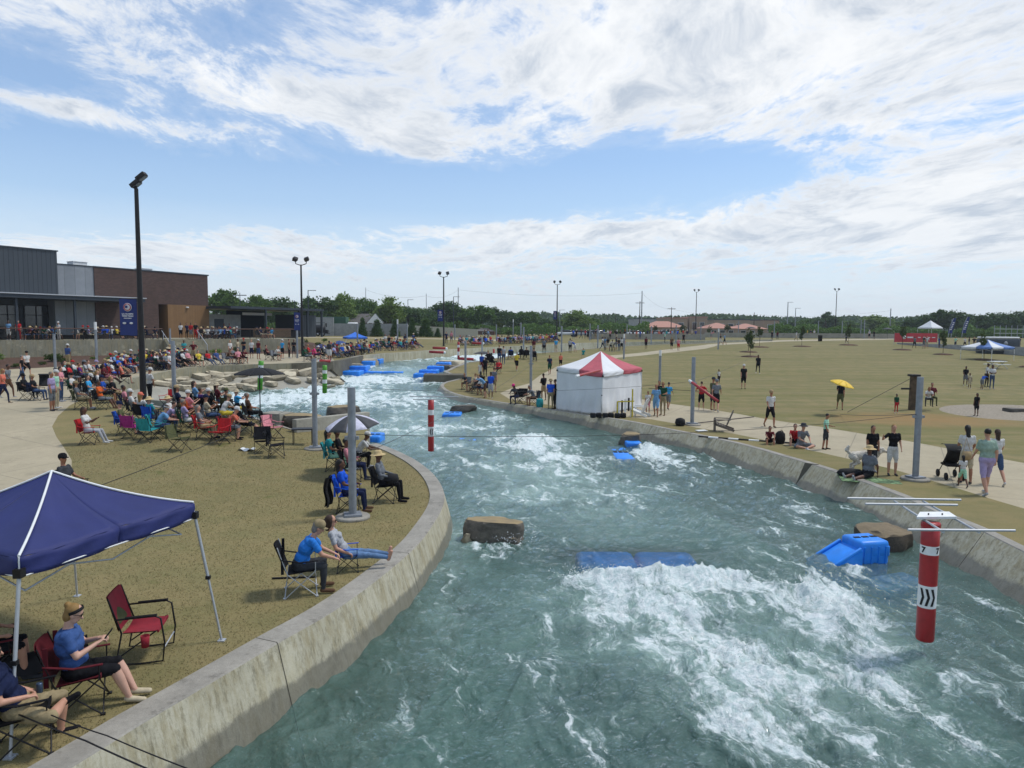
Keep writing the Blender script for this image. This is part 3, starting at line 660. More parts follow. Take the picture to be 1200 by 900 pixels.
# ---- pavilion
pav = empty('open_pavilion'); pav.matrix_world = BM; tag(pav, 'flat roofed dark steel pavilion with block wall beside brick building', 'pavilion')
MB().box((7.2, -.6, 7.0), (15.2, 8.2, .3)).build('flat_roof', M_slate, pav)
MB().box((2.6, .6, (DZ + 6.2) / 2), (5.0, .3, 6.2 - DZ)).build('block_wall', M_block, pav)
MB().box((1.8, .4, DZ + 1.15), (1.3, .12, 2.3)).build('door', M_slate, pav)
MB().box((7.5, 2.4, (DZ + 6.8) / 2), (6, .2, 6.8 - DZ)).build('shade_back_wall', M_dark, pav)  # near-black sheet behind the bar, standing for shade in the open bay
bar = MB(); bar.box((7.6, -2.6, DZ + .55), (5.8, .5, 1.1)); bar.build('bar_counter', mat('pale_wood', hexc('8b6f50'), .7, var=.2), pav)
MB().box((7.6, -2.65, DZ + 1.14), (6.0, .7, .07)).build('bar_top', mat('brown_wood', hexc('5d4434'), .6), pav)
for x in (5.0, 10.6, 12.0, 14.6):
    MB().box((x, -4.4, (DZ + 6.9) / 2), (.22, .22, 6.9 - DZ)).build('column', M_slate, pav)
MB().box((12.9, -1.2, (DZ + 6.3) / 2), (3.6, 4.0, 6.3 - DZ)).build('clad_room', M_metal, pav)
MB().box((7.6, .2, 6.35), (4.8, .1, .35)).build('menu_board', M_white, pav)
# ---- deck and its retaining wall
fl = Vector((-46.0, 64, 0)); fr_ = Vector((-24.4, 83.5, 0)); dd = (fr_ - fl).normalized(); fl2 = fl - dd * 22
dk = MB(); poly = [(fl2.x, fl2.y), (fr_.x, fr_.y), (fr_.x - 7, fr_.y + 7), (O0.x + Dv.x * 14 , O0.y + Dv.y * 14), (O0.x - 40, O0.y - 40)]
n = len(poly); vs = [(x, y, DZ) for x, y in poly] + [(x, y, -.5) for x, y in poly]
dk.add(vs, [tuple(range(n))] + [(i, i + n, (i + 1) % n + n, (i + 1) % n) for i in range(n)])
tag(dk.build('retaining_wall', M_ret), 'raised board marked concrete deck wall in front of brick building', 'wall')
nf = Vector((dd.y, -dd.x, 0))
def railing(a, b, lab):
    r = empty('railing', a); tag(r, lab, 'railing')
    L = (b - a).length; k = max(1, int(L / 2.3)); e = (b - a) / k
    for i in range(k + 1): MB().box(e * i + Vector((0, 0, .53)), (.06, .06, 1.06)).build('post', M_black, r)
    MB().tube([Vector((0, 0, 1.08)), b - a + Vector((0, 0, 1.08))], .055, 6).build('top_rail', mat('rail_wood', hexc('5b4033'), .6), r)
    m = MB()
    for zq in np.arange(.12, 1.0, .11): m.tube([Vector((0, 0, zq)), b - a + Vector((0, 0, zq))], .011, 4)
    m.build('cable', M_black, r)
off = -nf * .35 + UP * DZ
def onedge(px): # point on the deck front line at a picture column
    dr = ray(px, 400); A = np.array([[dr.x, -dd.x], [dr.y, -dd.y]]); s = np.linalg.solve(A, np.array([fl.x, fl.y])); return Vector((dr.x * s[0], dr.y * s[0], 0))
railing(fl2 + off, onedge(192) + off, 'brown topped cable railing along the left half of the deck')
railing(onedge(236) + off, onedge(348) + off, 'brown topped cable railing along the right half of the deck')
st_ = empty('stairway', onedge(212)); st_.rotation_euler = (0, 0, math.atan2(dd.y, dd.x)); tag(st_, 'concrete steps with pale handrails climbing to the deck', 'stairs')
m = MB()
for i in range(9): m.box((0, -.15 - i * .3, (1.9 + DZ - .16 * (i + 1)) / 2 + .1), (3.4, .32, max(.1, DZ - .16 * (i + 1) - 1.7)))
m.build('steps', M_ret, st_)
for sx_ in (-1.75, 1.75): MB().tube([(sx_, .3, DZ + .9), (sx_, -2.7, DZ - .55)], .035, 6).tube([(sx_, -2.7, DZ - .55), (sx_, -2.7, 1.9)], .03, 6).tube([(sx_, -.2, DZ + .7), (sx_, -.2, DZ - .1)], .03, 6).build('handrail', M_alu, st_)
# ---- far grey screen wall, smoker, house, far sheds
def farwall(px0, px1, r0, r1, rb, Y, lab, m=M_block, name='screen_wall', cat='wall'):
    a = PY(px0, rb, Y); b = PY(px1, rb, Y); ta = PY(px0, r0, Y).z; tb = PY(px1, r1, Y).z; zb = min(h(a.x, a.y), h(b.x, b.y)) - .5
    q = MB(); th = .3
    q.add([(a.x, Y, zb), (b.x, Y, zb), (b.x, Y, tb), (a.x, Y, ta), (a.x, Y + th, zb), (b.x, Y + th, zb), (b.x, Y + th, tb), (a.x, Y + th, ta)], [(0, 1, 2, 3), (5, 4, 7, 6), (3, 2, 6, 7), (0, 3, 7, 4), (1, 5, 6, 2)])
    return tag(q.build(name, m), lab, cat)
farwall(354, 391, 371.5, 371.8, 394, 120, 'tall end of the pale grey screen wall behind black smoker')
farwall(391, 478, 379, 379.5, 394, 120.4, 'lower stretch of grey screen wall behind cone shaped shrubs')
farwall(478, 560, 381, 386, 394, 124, 'pale cream wall behind the cone shrubs and young trees', mat('cream', hexc('b5b1a0'), .8))
sm = G(374.5, 394); sm.z = hz(sm.x, sm.y); smk = empty('barbecue_smoker', sm); tag(smk, 'black barrel barbecue smoker on a wheeled trailer', 'smoker')
Mx = Matrix.Rotation(math.pi / 2, 4, 'Y')
MB().lathe([(0, -1.25), (.45, -1.2), (.66, -1.0), (.7, -.8), (.7, .8), (.66, 1.0), (.45, 1.2), (0, 1.25)], 18, M=Matrix.Translation((-.3, 0, 1.15)) @ Mx).build('barrel', M_black, smk)
MB().box((.95, 0, .75), (.9, .8, .6), bev=.05).build('firebox', M_black, smk)
MB().box((.1, 0, .48), (3.0, 1.1, .12)).box((-1.9, 0, .45), (1.2, .1, .1)).build('chassis', M_black, smk)
MB().tube([(-.9, 0, 1.7), (-.9, 0, 2.2), (.9, 0, 2.2), (.9, 0, 1.7)], .04, 6).build('guard_rail', M_black, smk)
MB().tube([(1.1, 0, 1.5), (1.1, 0, 2.1)], .1, 8).build('chimney', M_black, smk)
for sx_ in (-.1, .7):
    wh = MB().lathe([(.15, -.1), (.34, -.1), (.36, -.05), (.36, .05), (.34, .1), (.15, .1)], 16, M=Matrix.Translation((sx_, -.62, .36)) @ Matrix.Rotation(math.pi / 2, 4, 'X')).build('wheel', M_rub, smk)
    MB().lathe([(0, -.08), (.17, -.08), (.17, .08), (0, .08)], 12, M=Matrix.Translation((sx_, -.64, .36)) @ Matrix.Rotation(math.pi / 2, 4, 'X')).build('rim', M_alu, wh)
def house(px0, px1, rt, rb, Y, lab, wallm, roofm, porch=False, flat=False, depth=10, eave=.5, nwin=4):
    a = PY(px0, rb, Y); b = PY(px1, rb, Y); W_ = b.x - a.x; zb = min(h(a.x, Y), a.z) - .3; zt = PY(px0, rt, Y).z
    r = empty('house' if not flat else 'store_building', ((a.x + b.x) / 2, Y, zb)); tag(r, lab, 'building')
    Hh = zt - zb; wh_ = Hh * (.95 if flat else .55)
    MB().box((0, depth / 2, wh_ / 2), (W_ * .96, depth, wh_)).build('wall', wallm, r)
    if flat: MB().box((0, depth / 2, Hh - .15), (W_, depth + .4, .3)).build('roof', roofm, r)
    else:
        q = MB(); x, y0, y1 = W_ / 2, -eave, depth + eave; ri = W_ / 2 - depth * .35
        q.add([(-x, y0, wh_), (x, y0, wh_), (x, y1, wh_), (-x, y1, wh_), (-ri, depth / 2, Hh), (ri, depth / 2, Hh)], [(0, 1, 5, 4), (2, 3, 4, 5), (1, 2, 5), (3, 0, 4), (0, 3, 2, 1)]); q.build('roof', roofm, r)
    for k in range(nwin):
        x = -W_ * .4 + W_ * .8 * (k + .5) / nwin
        f = MB().box((x, -.04, wh_ * .5), (W_ * .45 / nwin + .15, .1, wh_ * .45 + .15)).build('window', M_white, r)
        MB().box((x, -.09, wh_ * .5), (W_ * .45 / nwin, .06, wh_ * .45)).build('pane', M_glass, f)
    return r, W_, Hh, wh_
M_roofg = mat('grey_shingle', hexc('5f5b58'), .9, var=.2); M_terra = mat('terracotta_tile', hexc('b58573'), .85, var=.15); M_tan = mat('tan_stucco', hexc('9a8873'), .9, var=.1)
M_brk2 = mat('far_brick', hexc('6b5147'), .9)
r, W_, Hh, wh_ = house(396, 451, 367, 381, 160, 'grey roofed house with white gabled porch beyond the screen wall', M_brk2, M_roofg, nwin=3)
po = MB(); x0 = W_ * .32
po.prism([(x0 - 1.8, wh_), (x0 + 1.8, wh_), (x0, Hh * .98)], -1.6, 1.5); po.build('porch_gable', M_white, r)
for dx in (-1.6, -.5, .5, 1.6): MB().box((x0 + dx, -1.4, wh_ / 2), (.22, .22, wh_)).build('porch_column', M_white, r)
trk = PY(400, 381, 130); tz = h(trk.x, 130); tr_ = empty('parked_truck', (trk.x, 130, tz)); tag(tr_, 'dark green box truck with white cab roof behind the grey wall', 'truck')
MB().box((-1.0, 0, 2.1), (4.2, 2.3, 2.4), bev=.05).build('cargo_box', mat('truck_green', hexc('1f4a35'), .5), tr_)
MB().box((2.1, 0, 1.5), (1.7, 2.1, 1.6), bev=.25).build('cab', M_white, tr_); MB().box((0, 0, .7), (6, 1.9, .35)).build('chassis', M_black, tr_)
MB().box((2.2, 0, 1.9), (1.8, 1.9, .5), bev=.1).build('windscreen', M_glass, tr_)
for sx_ in (-2, 2): MB().lathe([(0, -1.1), (.45, -1.1), (.45, 1.1), (0, 1.1)], 14, M=Matrix.Translation((sx_, 0, .45)) @ Matrix.Rotation(math.pi / 2, 4, 'X')).build('wheel', M_rub, tr_)
for (a, b, t, bb, Y, lab, wm, rm, fl_, nw) in [
    (756, 805, 376, 391, 240, 'salmon tile roofed store at left end of shopping centre', M_tan, M_terra, False, 3),
    (742, 780, 373, 388, 300, 'long low grey flat roofed shed behind shopping centre', M_block, M_slate, True, 4),
    (778, 806, 372, 390, 262, 'tan store front with salmon parapet band', M_tan, M_terra, True, 2),
    (807, 829, 371, 390, 265, 'tall tan stucco store beside the lamp post', M_tan, M_terra, True, 2),
    (828, 865, 378, 391, 240, 'salmon tile roofed stretch right of the lamp post', M_tan, M_terra, False, 3),
    (836, 895, 374, 390, 300, 'wide grey brown store with dark roof line', M_tan, M_slate, True, 5),
    (862, 900, 379, 391, 242, 'salmon tiled shop row near the dark sunshade', M_tan, M_terra, False, 3),
    (894, 913, 374.5, 391, 255, 'tan square store at right end of shopping centre', M_tan, M_roofg, True, 1),
    (545, 580, 384, 391, 170, 'small grey roofed shed among the young trees', M_brk2, M_roofg, False, 2),
    (600, 628, 379, 388, 200, 'low brick house with dark roof below the trees', M_brk2, M_roofg, False, 3)]:
    house(a, b, t, bb, Y, lab, wm, rm, flat=fl_, nwin=nw, depth=14)
# ---- lamp posts with two floodlights
def HM(s, L, r):
    T = Matrix.Translation((.12 + .14 * s, 0, L - .32 + .16 * s)) @ Matrix.Rotation(R(-38), 4, 'Y'); f = MB().box((0, 0, 0), (.5, .34, .22), M=T, bev=.04).build('floodlight', M_black, r); MB().box((0, 0, -.12), (.42, .28, .03), M=T).build('lens', M_glass, f)
def lamp(px, rb, rt, lab, Yset=None, lean=0, near=False):
    g = G(px, rb); z = hz(g.x, g.y) - .05
    top = PY(px, rt, g.y).z; L = top - z
    r = empty('lamp_post', (g.x, g.y, z)); tag(r, lab, 'lamp post', 'tall black lamp posts with paired floodlights')
    MB().lathe([(.3, 0), (.3, .1), (.0, .1)], 12).build('base', M_black, r)
    s = .15 if near else .13
    MB().tube([(0, 0, .1), (0, 0, L - .7)], s, 12, r2=s * .6).build('pole', M_black, r)
    if near: MB().tube([(0, 0, L - .75), (.0, 0, L - .3)], .05, 6).build('crossarm', M_black, r)
    else: MB().tube([(-.55, 0, L - .35), (-.5, 0, L - .62), (0, 0, L - .78), (.5, 0, L - .62), (.55, 0, L - .35)], .045, 6).build('crossarm', M_black, r)
    for sx_ in (-1, 1):
        if near: HM(sx_, L, r); continue
        f = MB().box((0, 0, 0), (.42, .5, .34), M=Matrix.Translation((sx_ * .55, 0, L - .18)) @ Matrix.Rotation(R(-18 * sx_), 4, 'Y') @ Matrix.Rotation(R(25), 4, 'X'), bev=.05).build('floodlight', M_black, r)
        MB().box((0, -.27, 0), (.36, .03, .28), M=Matrix.Translation((sx_ * .55, 0, L - .18)) @ Matrix.Rotation(R(-18 * sx_), 4, 'Y') @ Matrix.Rotation(R(25), 4, 'X')).build('lens', M_glass, f)
    return r, g, z, L
lamps = [lamp(*a) for a in [(168.5, 476, 203, 'tallest nearest black lamp post rising from the left crowd', None, 0, True), (354.5, 418, 301.5, 'black lamp post beside the stepped grey wall and pavilion'), (520, 405.5, 318.5, 'black lamp post with blue banner behind the upper rapids'),
    (652.5, 396, 329, 'black lamp post with blue banner left of striped tent'), (815, 393.5, 339, 'black lamp post in front of the salmon store roofs'), (978.5, 394, 338, 'black lamp post at the right beyond the lawn')]]
M_ban = mat('banner_blue', hexc('1c2f6e'), .6, var=.08)
M_let = mat('letter_white', (.8, .8, .8), .6)
def banner(gx, gy, zt, w_, h_, lab, lines=True, side=-1, off=.2):
    cx_ = gx + side * (w_ / 2 + off)
    r = empty('banner', (cx_, gy, zt - h_ / 2)); tag(r, lab, 'banner')
    m = MB(); m.sheet(lambda u, v: ((u - .5) * w_, math.sin(u * 6 + v * 3) * .02 - .01, (v - .5) * h_), 8, 10); m.sheet(lambda u, v: ((.5 - u) * w_, math.sin((1 - u) * 6 + v * 3) * .02 + .01, (v - .5) * h_), 8, 10)
    m.build('cloth', M_ban, r, fix=False)
    for s in (-1, 1): MB().tube([(-w_ / 2, 0, s * h_ / 2), (w_ / 2 + off + .05, 0, s * h_ / 2)] if side < 0 else [(w_ / 2, 0, s * h_ / 2), (-w_ / 2 - off - .05, 0, s * h_ / 2)], .025, 6).build('bracket', M_black, r)
    if lines:
        seal = MB().lathe([(0, -.02), (w_ * .24, -.02), (w_ * .24, .0), (0, 0)], 24, M=Matrix.Translation((0, -.05, h_ * .27)) @ Matrix.Rotation(math.pi / 2, 4, 'X')).build('seal', M_let, r)
        MB().lathe([(w_ * .17, -.01), (w_ * .21, -.01), (w_ * .21, .01), (w_ * .17, .01)], 24, M=Matrix.Translation((0, -.075, h_ * .27)) @ Matrix.Rotation(math.pi / 2, 4, 'X')).build('ring', mat('seal_red', hexc('b02030')), seal)
        MB().box((-w_ * .05, -.08, h_ * .28), (w_ * .14, .01, w_ * .14)).build('crest', M_ban, seal)
        for s, z_, sz in (('U.S. OLYMPIC', .085, .155), ('TEAM TRIALS', .03, .155), ('MONTGOMERY', -.03, .09)):
            o = link('lettering', text_mesh(s, w_ * sz * .72, .003), M_let, r); o.rotation_euler = (math.pi / 2, 0, 0); o.location = (0, -.06, z_ * h_)
        for sx_ in (-.2, .2): MB().lathe([(0, -.01), (w_ * .1, -.01), (w_ * .1, .01), (0, .01)], 16, M=Matrix.Translation((sx_ * w_, -.06, -.16 * h_)) @ Matrix.Rotation(math.pi / 2, 4, 'X') @ Matrix.Scale(.6, 4, (0, 1, 0))).build('emblem', M_let, r)
    return r
g, z = lamps[0][1], lamps[0][2]
yb = g.y; k = yb / F
banner(g.x, g.y, PY(152, 350, yb).z, 20 * k, 43 * k, 'large blue team trials banner on the nearest lamp post', off=.18)
g = lamps[1][1]; banner(g.x, g.y, PY(352, 366, g.y).z, .62, 1.75, 'small blue banner on the lamp post by the pavilion', off=.15)
g = lamps[2][1]; banner(g.x, g.y, PY(516, 363, g.y).z, .75, 1.6, 'blue banner on the lamp post behind the upper rapids', off=.1)
g = lamps[3][1]; banner(g.x, g.y, PY(648, 364.5, g.y).z, .6, 1.6, 'blue banner on the lamp post left of striped tent', off=.1)
# ---- grey steel poles
def gpole(px, rb, rt, white=0, plate=False, lab='grey steel pole', wid=None):
    g = G(px, rb); z = hz(g.x, g.y); L = PY(px, rt, g.y).z - z
    if L > 6: L = 3.4
    r = empty('steel_pole', (g.x, g.y, z - .02)); tag(r, lab, 'pole', 'grey steel poles standing along the channel')
    rad = .095
    Lw = L * .16 if white else 0
    MB().tube([(0, 0, .0), (0, 0, L - Lw)], rad, 14).build('shaft', M_galv, r)
    if white: MB().tube([(0, 0, L - Lw), (0, 0, L)], rad * 1.02, 14).build('light_head', M_white, r)
    if plate:
        MB().lathe([(0, 0), (.42, 0), (.42, .07), (.40, .09), (0, .09)], 28).build('footing', M_cap, r)
        MB().box((0, 0, .12), (.42, .42, .045), rz=.3).build('base_plate', M_galv, r)
        MB().box((0, 0, L * .62), (.34, .1, .08)).tube([(0, 0, L * .6), (0, 0, L * .64)], rad * 1.12, 14).build('cable_clamp', M_galv, r)
    return r
POLES = [(413.5, 608, 453, 0, True, 'grey pole nearest the water bend with people seated behind it'), (369.5, 526, 420, 0, True, 'grey pole standing beside the two black camp chairs'), (205, 484, 399, 0, False, 'grey pole in the middle of the left lawn crowd'),
    (200, 417, 384.5, 0, False, 'grey pole by the foot of the deck stairs'), (65, 434.5, 391, 0, False, 'grey pole on the path left of the white topped one'), (113.7, 433, 377, 1, False, 'white topped grey pole at the left path edge'),
    (348.5, 420, 387, 0, False, 'grey pole near the lamp post by the pavilion end'), (419, 410, 380, 0, False, 'grey pole beside the blue umbrellas'), (466, 408, 374, 1, False, 'white topped grey pole above the far left bank'), (477, 408, 379, 0, False, 'plain grey pole close right of a white topped one'),
    (622, 460, 405, 0, True, 'grey pole on the lawn tip left of striped tent'), (545.5, 445, 399, 0, False, 'grey pole behind the group seated on the lawn tip'), (565, 412, 395, 0, False, 'short far grey pole behind the dark sunshade'), (533, 398, 380, 0, False, 'far grey pole right of the middle lamp post'),
    (581.7, 397.5, 380, 0, False, 'far grey pole among the young trees'), (601.3, 395, 374, 1, False, 'far white topped pole above the young trees'), (610.3, 402, 378, 0, False, 'far grey pole before the dark trees'), (613.5, 414, 383, 0, False, 'grey pole on the far edge of the lawn tip'),
    (658, 413, 382, 0, False, 'grey pole between the blue shirt and grey shirt bystanders'), (691.3, 399, 379, 0, False, 'thin far pole left of the tent peak'), (700.5, 408.5, 381, 0, False, 'grey pole just above the tent peak'), (773, 451, 410, 1, False, 'white topped grey pole right of the striped tent'),
    (811, 498, 418, 0, True, 'grey pole with footing beside the wooden chair'), (1072.5, 563, 441, 0, True, 'grey pole with footing in front of the wooden swing post'), (731, 421, 391, 1, False, 'white topped pole right behind the tent roof'), (734.6, 397.5, 380, 0, False, 'far pole near the utility pylons'),
    (763, 403.5, 382, 0, False, 'far grey pole left of the store roofs'), (792, 401, 381, 0, False, 'far grey pole before the salmon roof'), (841.5, 409.5, 385, 1, False, 'white topped pole beside the far path bend'), (821, 398.5, 381, 0, False, 'far pole right of the store lamp post'), (865, 395, 376, 0, False, 'thin far pole before the tan stores'), (907, 396, 376, 0, False, 'thin far pole at the right end of the stores'),
    (958.5, 395.5, 376, 0, False, 'far grey pole left of the right hand lamp post'), (986.5, 395.5, 376, 0, False, 'far grey pole right of the right hand lamp post'), (1008.5, 395.5, 375, 0, False, 'left pole of the close far pair'), (1012.5, 397, 375, 0, False, 'right pole of the close far pair'), (1058, 394, 375, 0, False, 'far pole behind the red banner'),
    (1114.5, 396, 374, 0, False, 'far pole beside the first feather flag'), (1135, 395, 376, 0, False, 'short pole right of the second feather flag'), (1144, 395, 368, 0, False, 'thick far pole right of the feather flags')]
for p in POLES: gpole(*p)
# ---- rocks
def rock_mesh(seed, d, sub=3, flat=.0, cuts=14):
    rr = random.Random(seed); bm = bmesh.new(); bmesh.ops.create_icosphere(bm, subdivisions=sub, radius=1)
    pl = [(Vector((rr.gauss(0, 1), rr.gauss(0, 1), rr.gauss(0, .5))).normalized(), rr.uniform(.62, .86)) for _ in range(cuts)]
    pl += [(Vector((rr.uniform(-.1, .1), rr.uniform(-.1, .1), 1)).normalized(), .55 - flat * .1)]
    for v in bm.verts:
        p = v.co.copy(); p = Vector([math.copysign(abs(c) ** .55, c) for c in p])
        for n_, k in pl:
            t = p.dot(n_) - k * 1.25
            if t > 0: p -= n_ * t * .96
        q = p + Vector((seed * 3.1, 0, 0)); p += p.normalized() * (mnoise.fractal(q * 2.2, 1.0, 2.0, 5) * .07)
        v.co = Vector((p.x * d[0] / 2, p.y * d[1] / 2, p.z * d[2] / 2))
    me = bpy.data.meshes.new('rock'); bm.to_mesh(me); bm.free()
    me.polygons.foreach_set('use_smooth', [True] * len(me.polygons))
    try: me.set_sharp_from_angle(angle=R(22))
    except Exception: pass
    return me
def mk_rock(name, c1, c2, top, wet=True):
    m, nt, b = base_mat(name); tc = nt.new('ShaderNodeTexCoord').outputs['Object']; ge = nt.new('ShaderNodeNewGeometry')
    a = nt.noise(nt.mapping(tc, (1, 1, 2.2)), 2.2, 8, .7, .6); c = nt.mix(nt.mapr(a, .34, .64), c1, c2)
    c = nt.mix(nt.mapr(nt.noise(tc, 7, 6, .75), .5, .7, 0, .5), c, tuple(x * .45 for x in c1))
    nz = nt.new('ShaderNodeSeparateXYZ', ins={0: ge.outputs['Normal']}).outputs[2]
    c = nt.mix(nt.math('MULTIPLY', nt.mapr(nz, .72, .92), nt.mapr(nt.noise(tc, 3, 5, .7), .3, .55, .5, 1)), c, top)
    nt.l.new(c, b.inputs['Base Color']); b.inputs['Roughness'].default_value = .8; b.inputs['Specular IOR Level'].default_value = .35
    nt.l.new(nt.new('ShaderNodeBump', ins={0: .8, 1: .03, 'Height': nt.noise(tc, 9, 8, .72)}).outputs[0], b.inputs['Normal']); return m
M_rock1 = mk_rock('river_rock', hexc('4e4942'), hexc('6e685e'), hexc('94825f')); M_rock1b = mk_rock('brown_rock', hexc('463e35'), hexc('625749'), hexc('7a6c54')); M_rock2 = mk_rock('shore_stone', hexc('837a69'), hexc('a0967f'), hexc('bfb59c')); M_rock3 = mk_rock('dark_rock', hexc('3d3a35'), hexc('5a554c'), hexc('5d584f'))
def rock(px, rb, wpx, hpx, dep, lab, m, seed, water=True, rz=0, dz=.15, name='boulder'):
    p = (W if water else G)(px, rb); k = p.y / F
    o = link(name, rock_mesh(seed, (wpx * k * 1.1, dep, (hpx * k + dz) * 1.5), 4), m, None, (p.x, p.y + dep * .35, p.z + (hpx * k + dz) * .75 * .52 - dz)); o.rotation_euler = (0, 0, rz)
    return tag(o, lab, 'boulder')
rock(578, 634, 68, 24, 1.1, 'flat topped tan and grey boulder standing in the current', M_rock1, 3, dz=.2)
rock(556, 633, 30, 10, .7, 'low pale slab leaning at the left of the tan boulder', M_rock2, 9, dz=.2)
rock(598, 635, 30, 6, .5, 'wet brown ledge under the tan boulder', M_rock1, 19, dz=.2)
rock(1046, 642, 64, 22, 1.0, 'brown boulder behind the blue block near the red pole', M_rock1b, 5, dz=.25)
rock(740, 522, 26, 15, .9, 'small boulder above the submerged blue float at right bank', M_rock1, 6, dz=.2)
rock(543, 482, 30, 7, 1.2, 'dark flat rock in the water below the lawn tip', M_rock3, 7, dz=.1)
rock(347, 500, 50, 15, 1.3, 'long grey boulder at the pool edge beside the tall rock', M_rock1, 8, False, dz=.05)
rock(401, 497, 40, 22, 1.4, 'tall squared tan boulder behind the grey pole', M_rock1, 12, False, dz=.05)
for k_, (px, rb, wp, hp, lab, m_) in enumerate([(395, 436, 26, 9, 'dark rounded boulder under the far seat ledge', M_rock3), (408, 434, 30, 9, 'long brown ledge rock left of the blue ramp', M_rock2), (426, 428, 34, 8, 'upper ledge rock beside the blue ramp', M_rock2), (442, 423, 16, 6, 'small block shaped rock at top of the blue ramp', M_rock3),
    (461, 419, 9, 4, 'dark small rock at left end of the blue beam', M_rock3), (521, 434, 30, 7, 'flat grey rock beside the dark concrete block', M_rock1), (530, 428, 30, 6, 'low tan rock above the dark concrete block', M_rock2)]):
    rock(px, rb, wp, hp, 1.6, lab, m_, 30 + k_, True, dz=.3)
# shore stones between terrace and pool
protos = [rock_mesh(50 + i, (1.45, 1.0, .62), 3, .2) for i in range(6)]
rs = random.Random(4); tl = [Vector((p[0], p[1])) for p in catmull(terr, .27)]
cnt = 0
for i in range(6, len(tl) - 1, 1):
    d_ = (tl[i + 1] - tl[i - 1]).normalized(); nn = Vector((d_.y, -d_.x))
    for k_ in range(5):
        if rs.random() > .62 or cnt > 135: continue
        t = .9 + k_ * .95 + rs.uniform(-.3, .3)
        p = tl[i] + nn * t + d_ * rs.uniform(-.4, .4)
        if not inpoly(np.array([p.x]), np.array([p.y]), CHAN)[0]: continue
        z0 = hz(tl[i].x, tl[i].y) - .75; z1 = -.25 if True else 0
        f_ = min(1, max(0, (t - .42) / 5.1)); z = z0 + (z1 - z0) * f_
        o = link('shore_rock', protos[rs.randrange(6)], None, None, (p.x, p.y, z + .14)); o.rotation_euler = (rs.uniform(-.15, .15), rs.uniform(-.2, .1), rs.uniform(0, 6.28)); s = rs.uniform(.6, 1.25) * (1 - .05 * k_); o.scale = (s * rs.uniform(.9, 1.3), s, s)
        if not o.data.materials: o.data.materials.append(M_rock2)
        pxy = proj(o.location); tag(o, 'pale flat stone on the shore below the terrace wall', 'rock', 'pale stones lining the side pool shore'); cnt += 1
# wing wall, block, pads
a = G(345, 506); b = G(431, 500)
def bar_wall(a, b, th, zt, zb, name, m, lab, cat='wall'):
    d_ = (b - a); d_.z = 0; L = d_.length; c = (a + b) / 2
    return tag(MB().box((c.x, c.y, (zt + zb) / 2), (L, th, zt - zb), rz=math.atan2(d_.y, d_.x), bev=.02).build(name, m), lab, cat)
bar_wall(a, b, .32, a.z + .52, -2, 'wing_wall', M_conc, 'straight grey concrete wing wall behind the grey and white umbrella')
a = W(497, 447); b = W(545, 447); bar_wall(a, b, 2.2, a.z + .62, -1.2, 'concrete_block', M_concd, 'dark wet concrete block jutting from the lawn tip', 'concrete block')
a = G(313, 493); bar_wall(a, a + Vector((1.0, -.4, 0)), .9, a.z + .4, -1, 'step_block', M_conc, 'small pale concrete step beside the black umbrella base', 'concrete block')
# ---- blue plastic floats and ramps
def blue_box(m, c, d, rz=0, tilt=0, slots=True):
    T = Matrix.Translation(c) @ Matrix.Rotation(rz, 4, 'Z') @ Matrix.Rotation(tilt, 4, 'X')
    m.box((0, 0, 0), d, 0, T, bev=min(d) * (.12 if slots else .3))
    if slots:
        n_ = 3
        for i in range(n_): m.box(((i - 1) * d[0] * .28, 0, d[2] / 2 + .004), (d[0] * .2, d[1] * .12, .02), 1, T)
        for i in range(4): m.box(((i - 1.5) * d[0] * .24, -d[1] / 2 - .008, 0), (d[0] * .05, .03, d[2] * .7), 0, T)
p = W(1022, 662); bb = empty('blue_barrier', (p.x, p.y, p.z)); bb.rotation_euler = (0, 0, R(12)); bb.scale = (.92, .92, .92); bb.location.z -= .10; tag(bb, 'bright blue plastic barrier block with sloping ramp near gate seven', 'float')
m = MB(); blue_box(m, (.12, .45, .22), (.86, .8, .95)); m.box((.3, .45, .42), (.52, .81, .28), bev=.04); m.build('block', [M_blue, M_dark], bb)
m = MB(); m.prism([(-1.3, -.02), (-.3, .50), (-.3, -.45), (-1.3, -.45)], -.02, .86)
T = Matrix.Translation((-.8, .42, .27)) @ Matrix.Rotation(-math.atan2(.52, 1.0), 4, 'Y'); m.box((0, 0, 0), (.88, .62, .03), 0, T, bev=.01)
for q_ in (-.40, .40): m.box((0, q_, .01), (1.1, .07, .09), 0, T, bev=.02)
m.build('ramp', [M_blue, M_dark], bb)
m = MB(); blue_box(m, (.35, -.35, -.5), (1.7, 1.0, .7), R(8), 0, False); m.build('submerged_base', [M_blue, M_dark], bb)
def sub_blue(px, row, wpx, dpx, top, lab, n=2, rz=0, hgt=.5, name='submerged_block', smooth=False):
    c = W(px, row); k = c.y / F; u = W(px, row - dpx / 2); d_ = W(px, row + dpx / 2); D_ = abs(u.y - d_.y); r = empty(name, (c.x, c.y, c.z + top - hgt / 2)); r.rotation_euler = (0, 0, rz); tag(r, lab, 'float')
    for i in range(n): m = MB(); blue_box(m, ((i - (n - 1) / 2) * wpx * k / n, 0, 0), (wpx * k / n * .98, D_, hgt), slots=not smooth); m.build('segment', [M_blue, M_dark], r)
    return r
sub_blue(747, 651, 146, 24, -.10, 'long blue block just under the water above the big wave', 2, smooth=True)
sub_blue(566, 516, 60, 9, -.04, 'faint blue block under water beside the red striped pole', 2)
sub_blue(727, 531, 22, 16, .05, 'rounded blue float half under water by the right bank boulder', 1)
sub_blue(740, 521, 18, 8, .22, 'upper blue float touching the right bank boulder', 1)
sub_blue(530, 485, 22, 4, .06, 'small blue pad under the dark flat rock', 1)
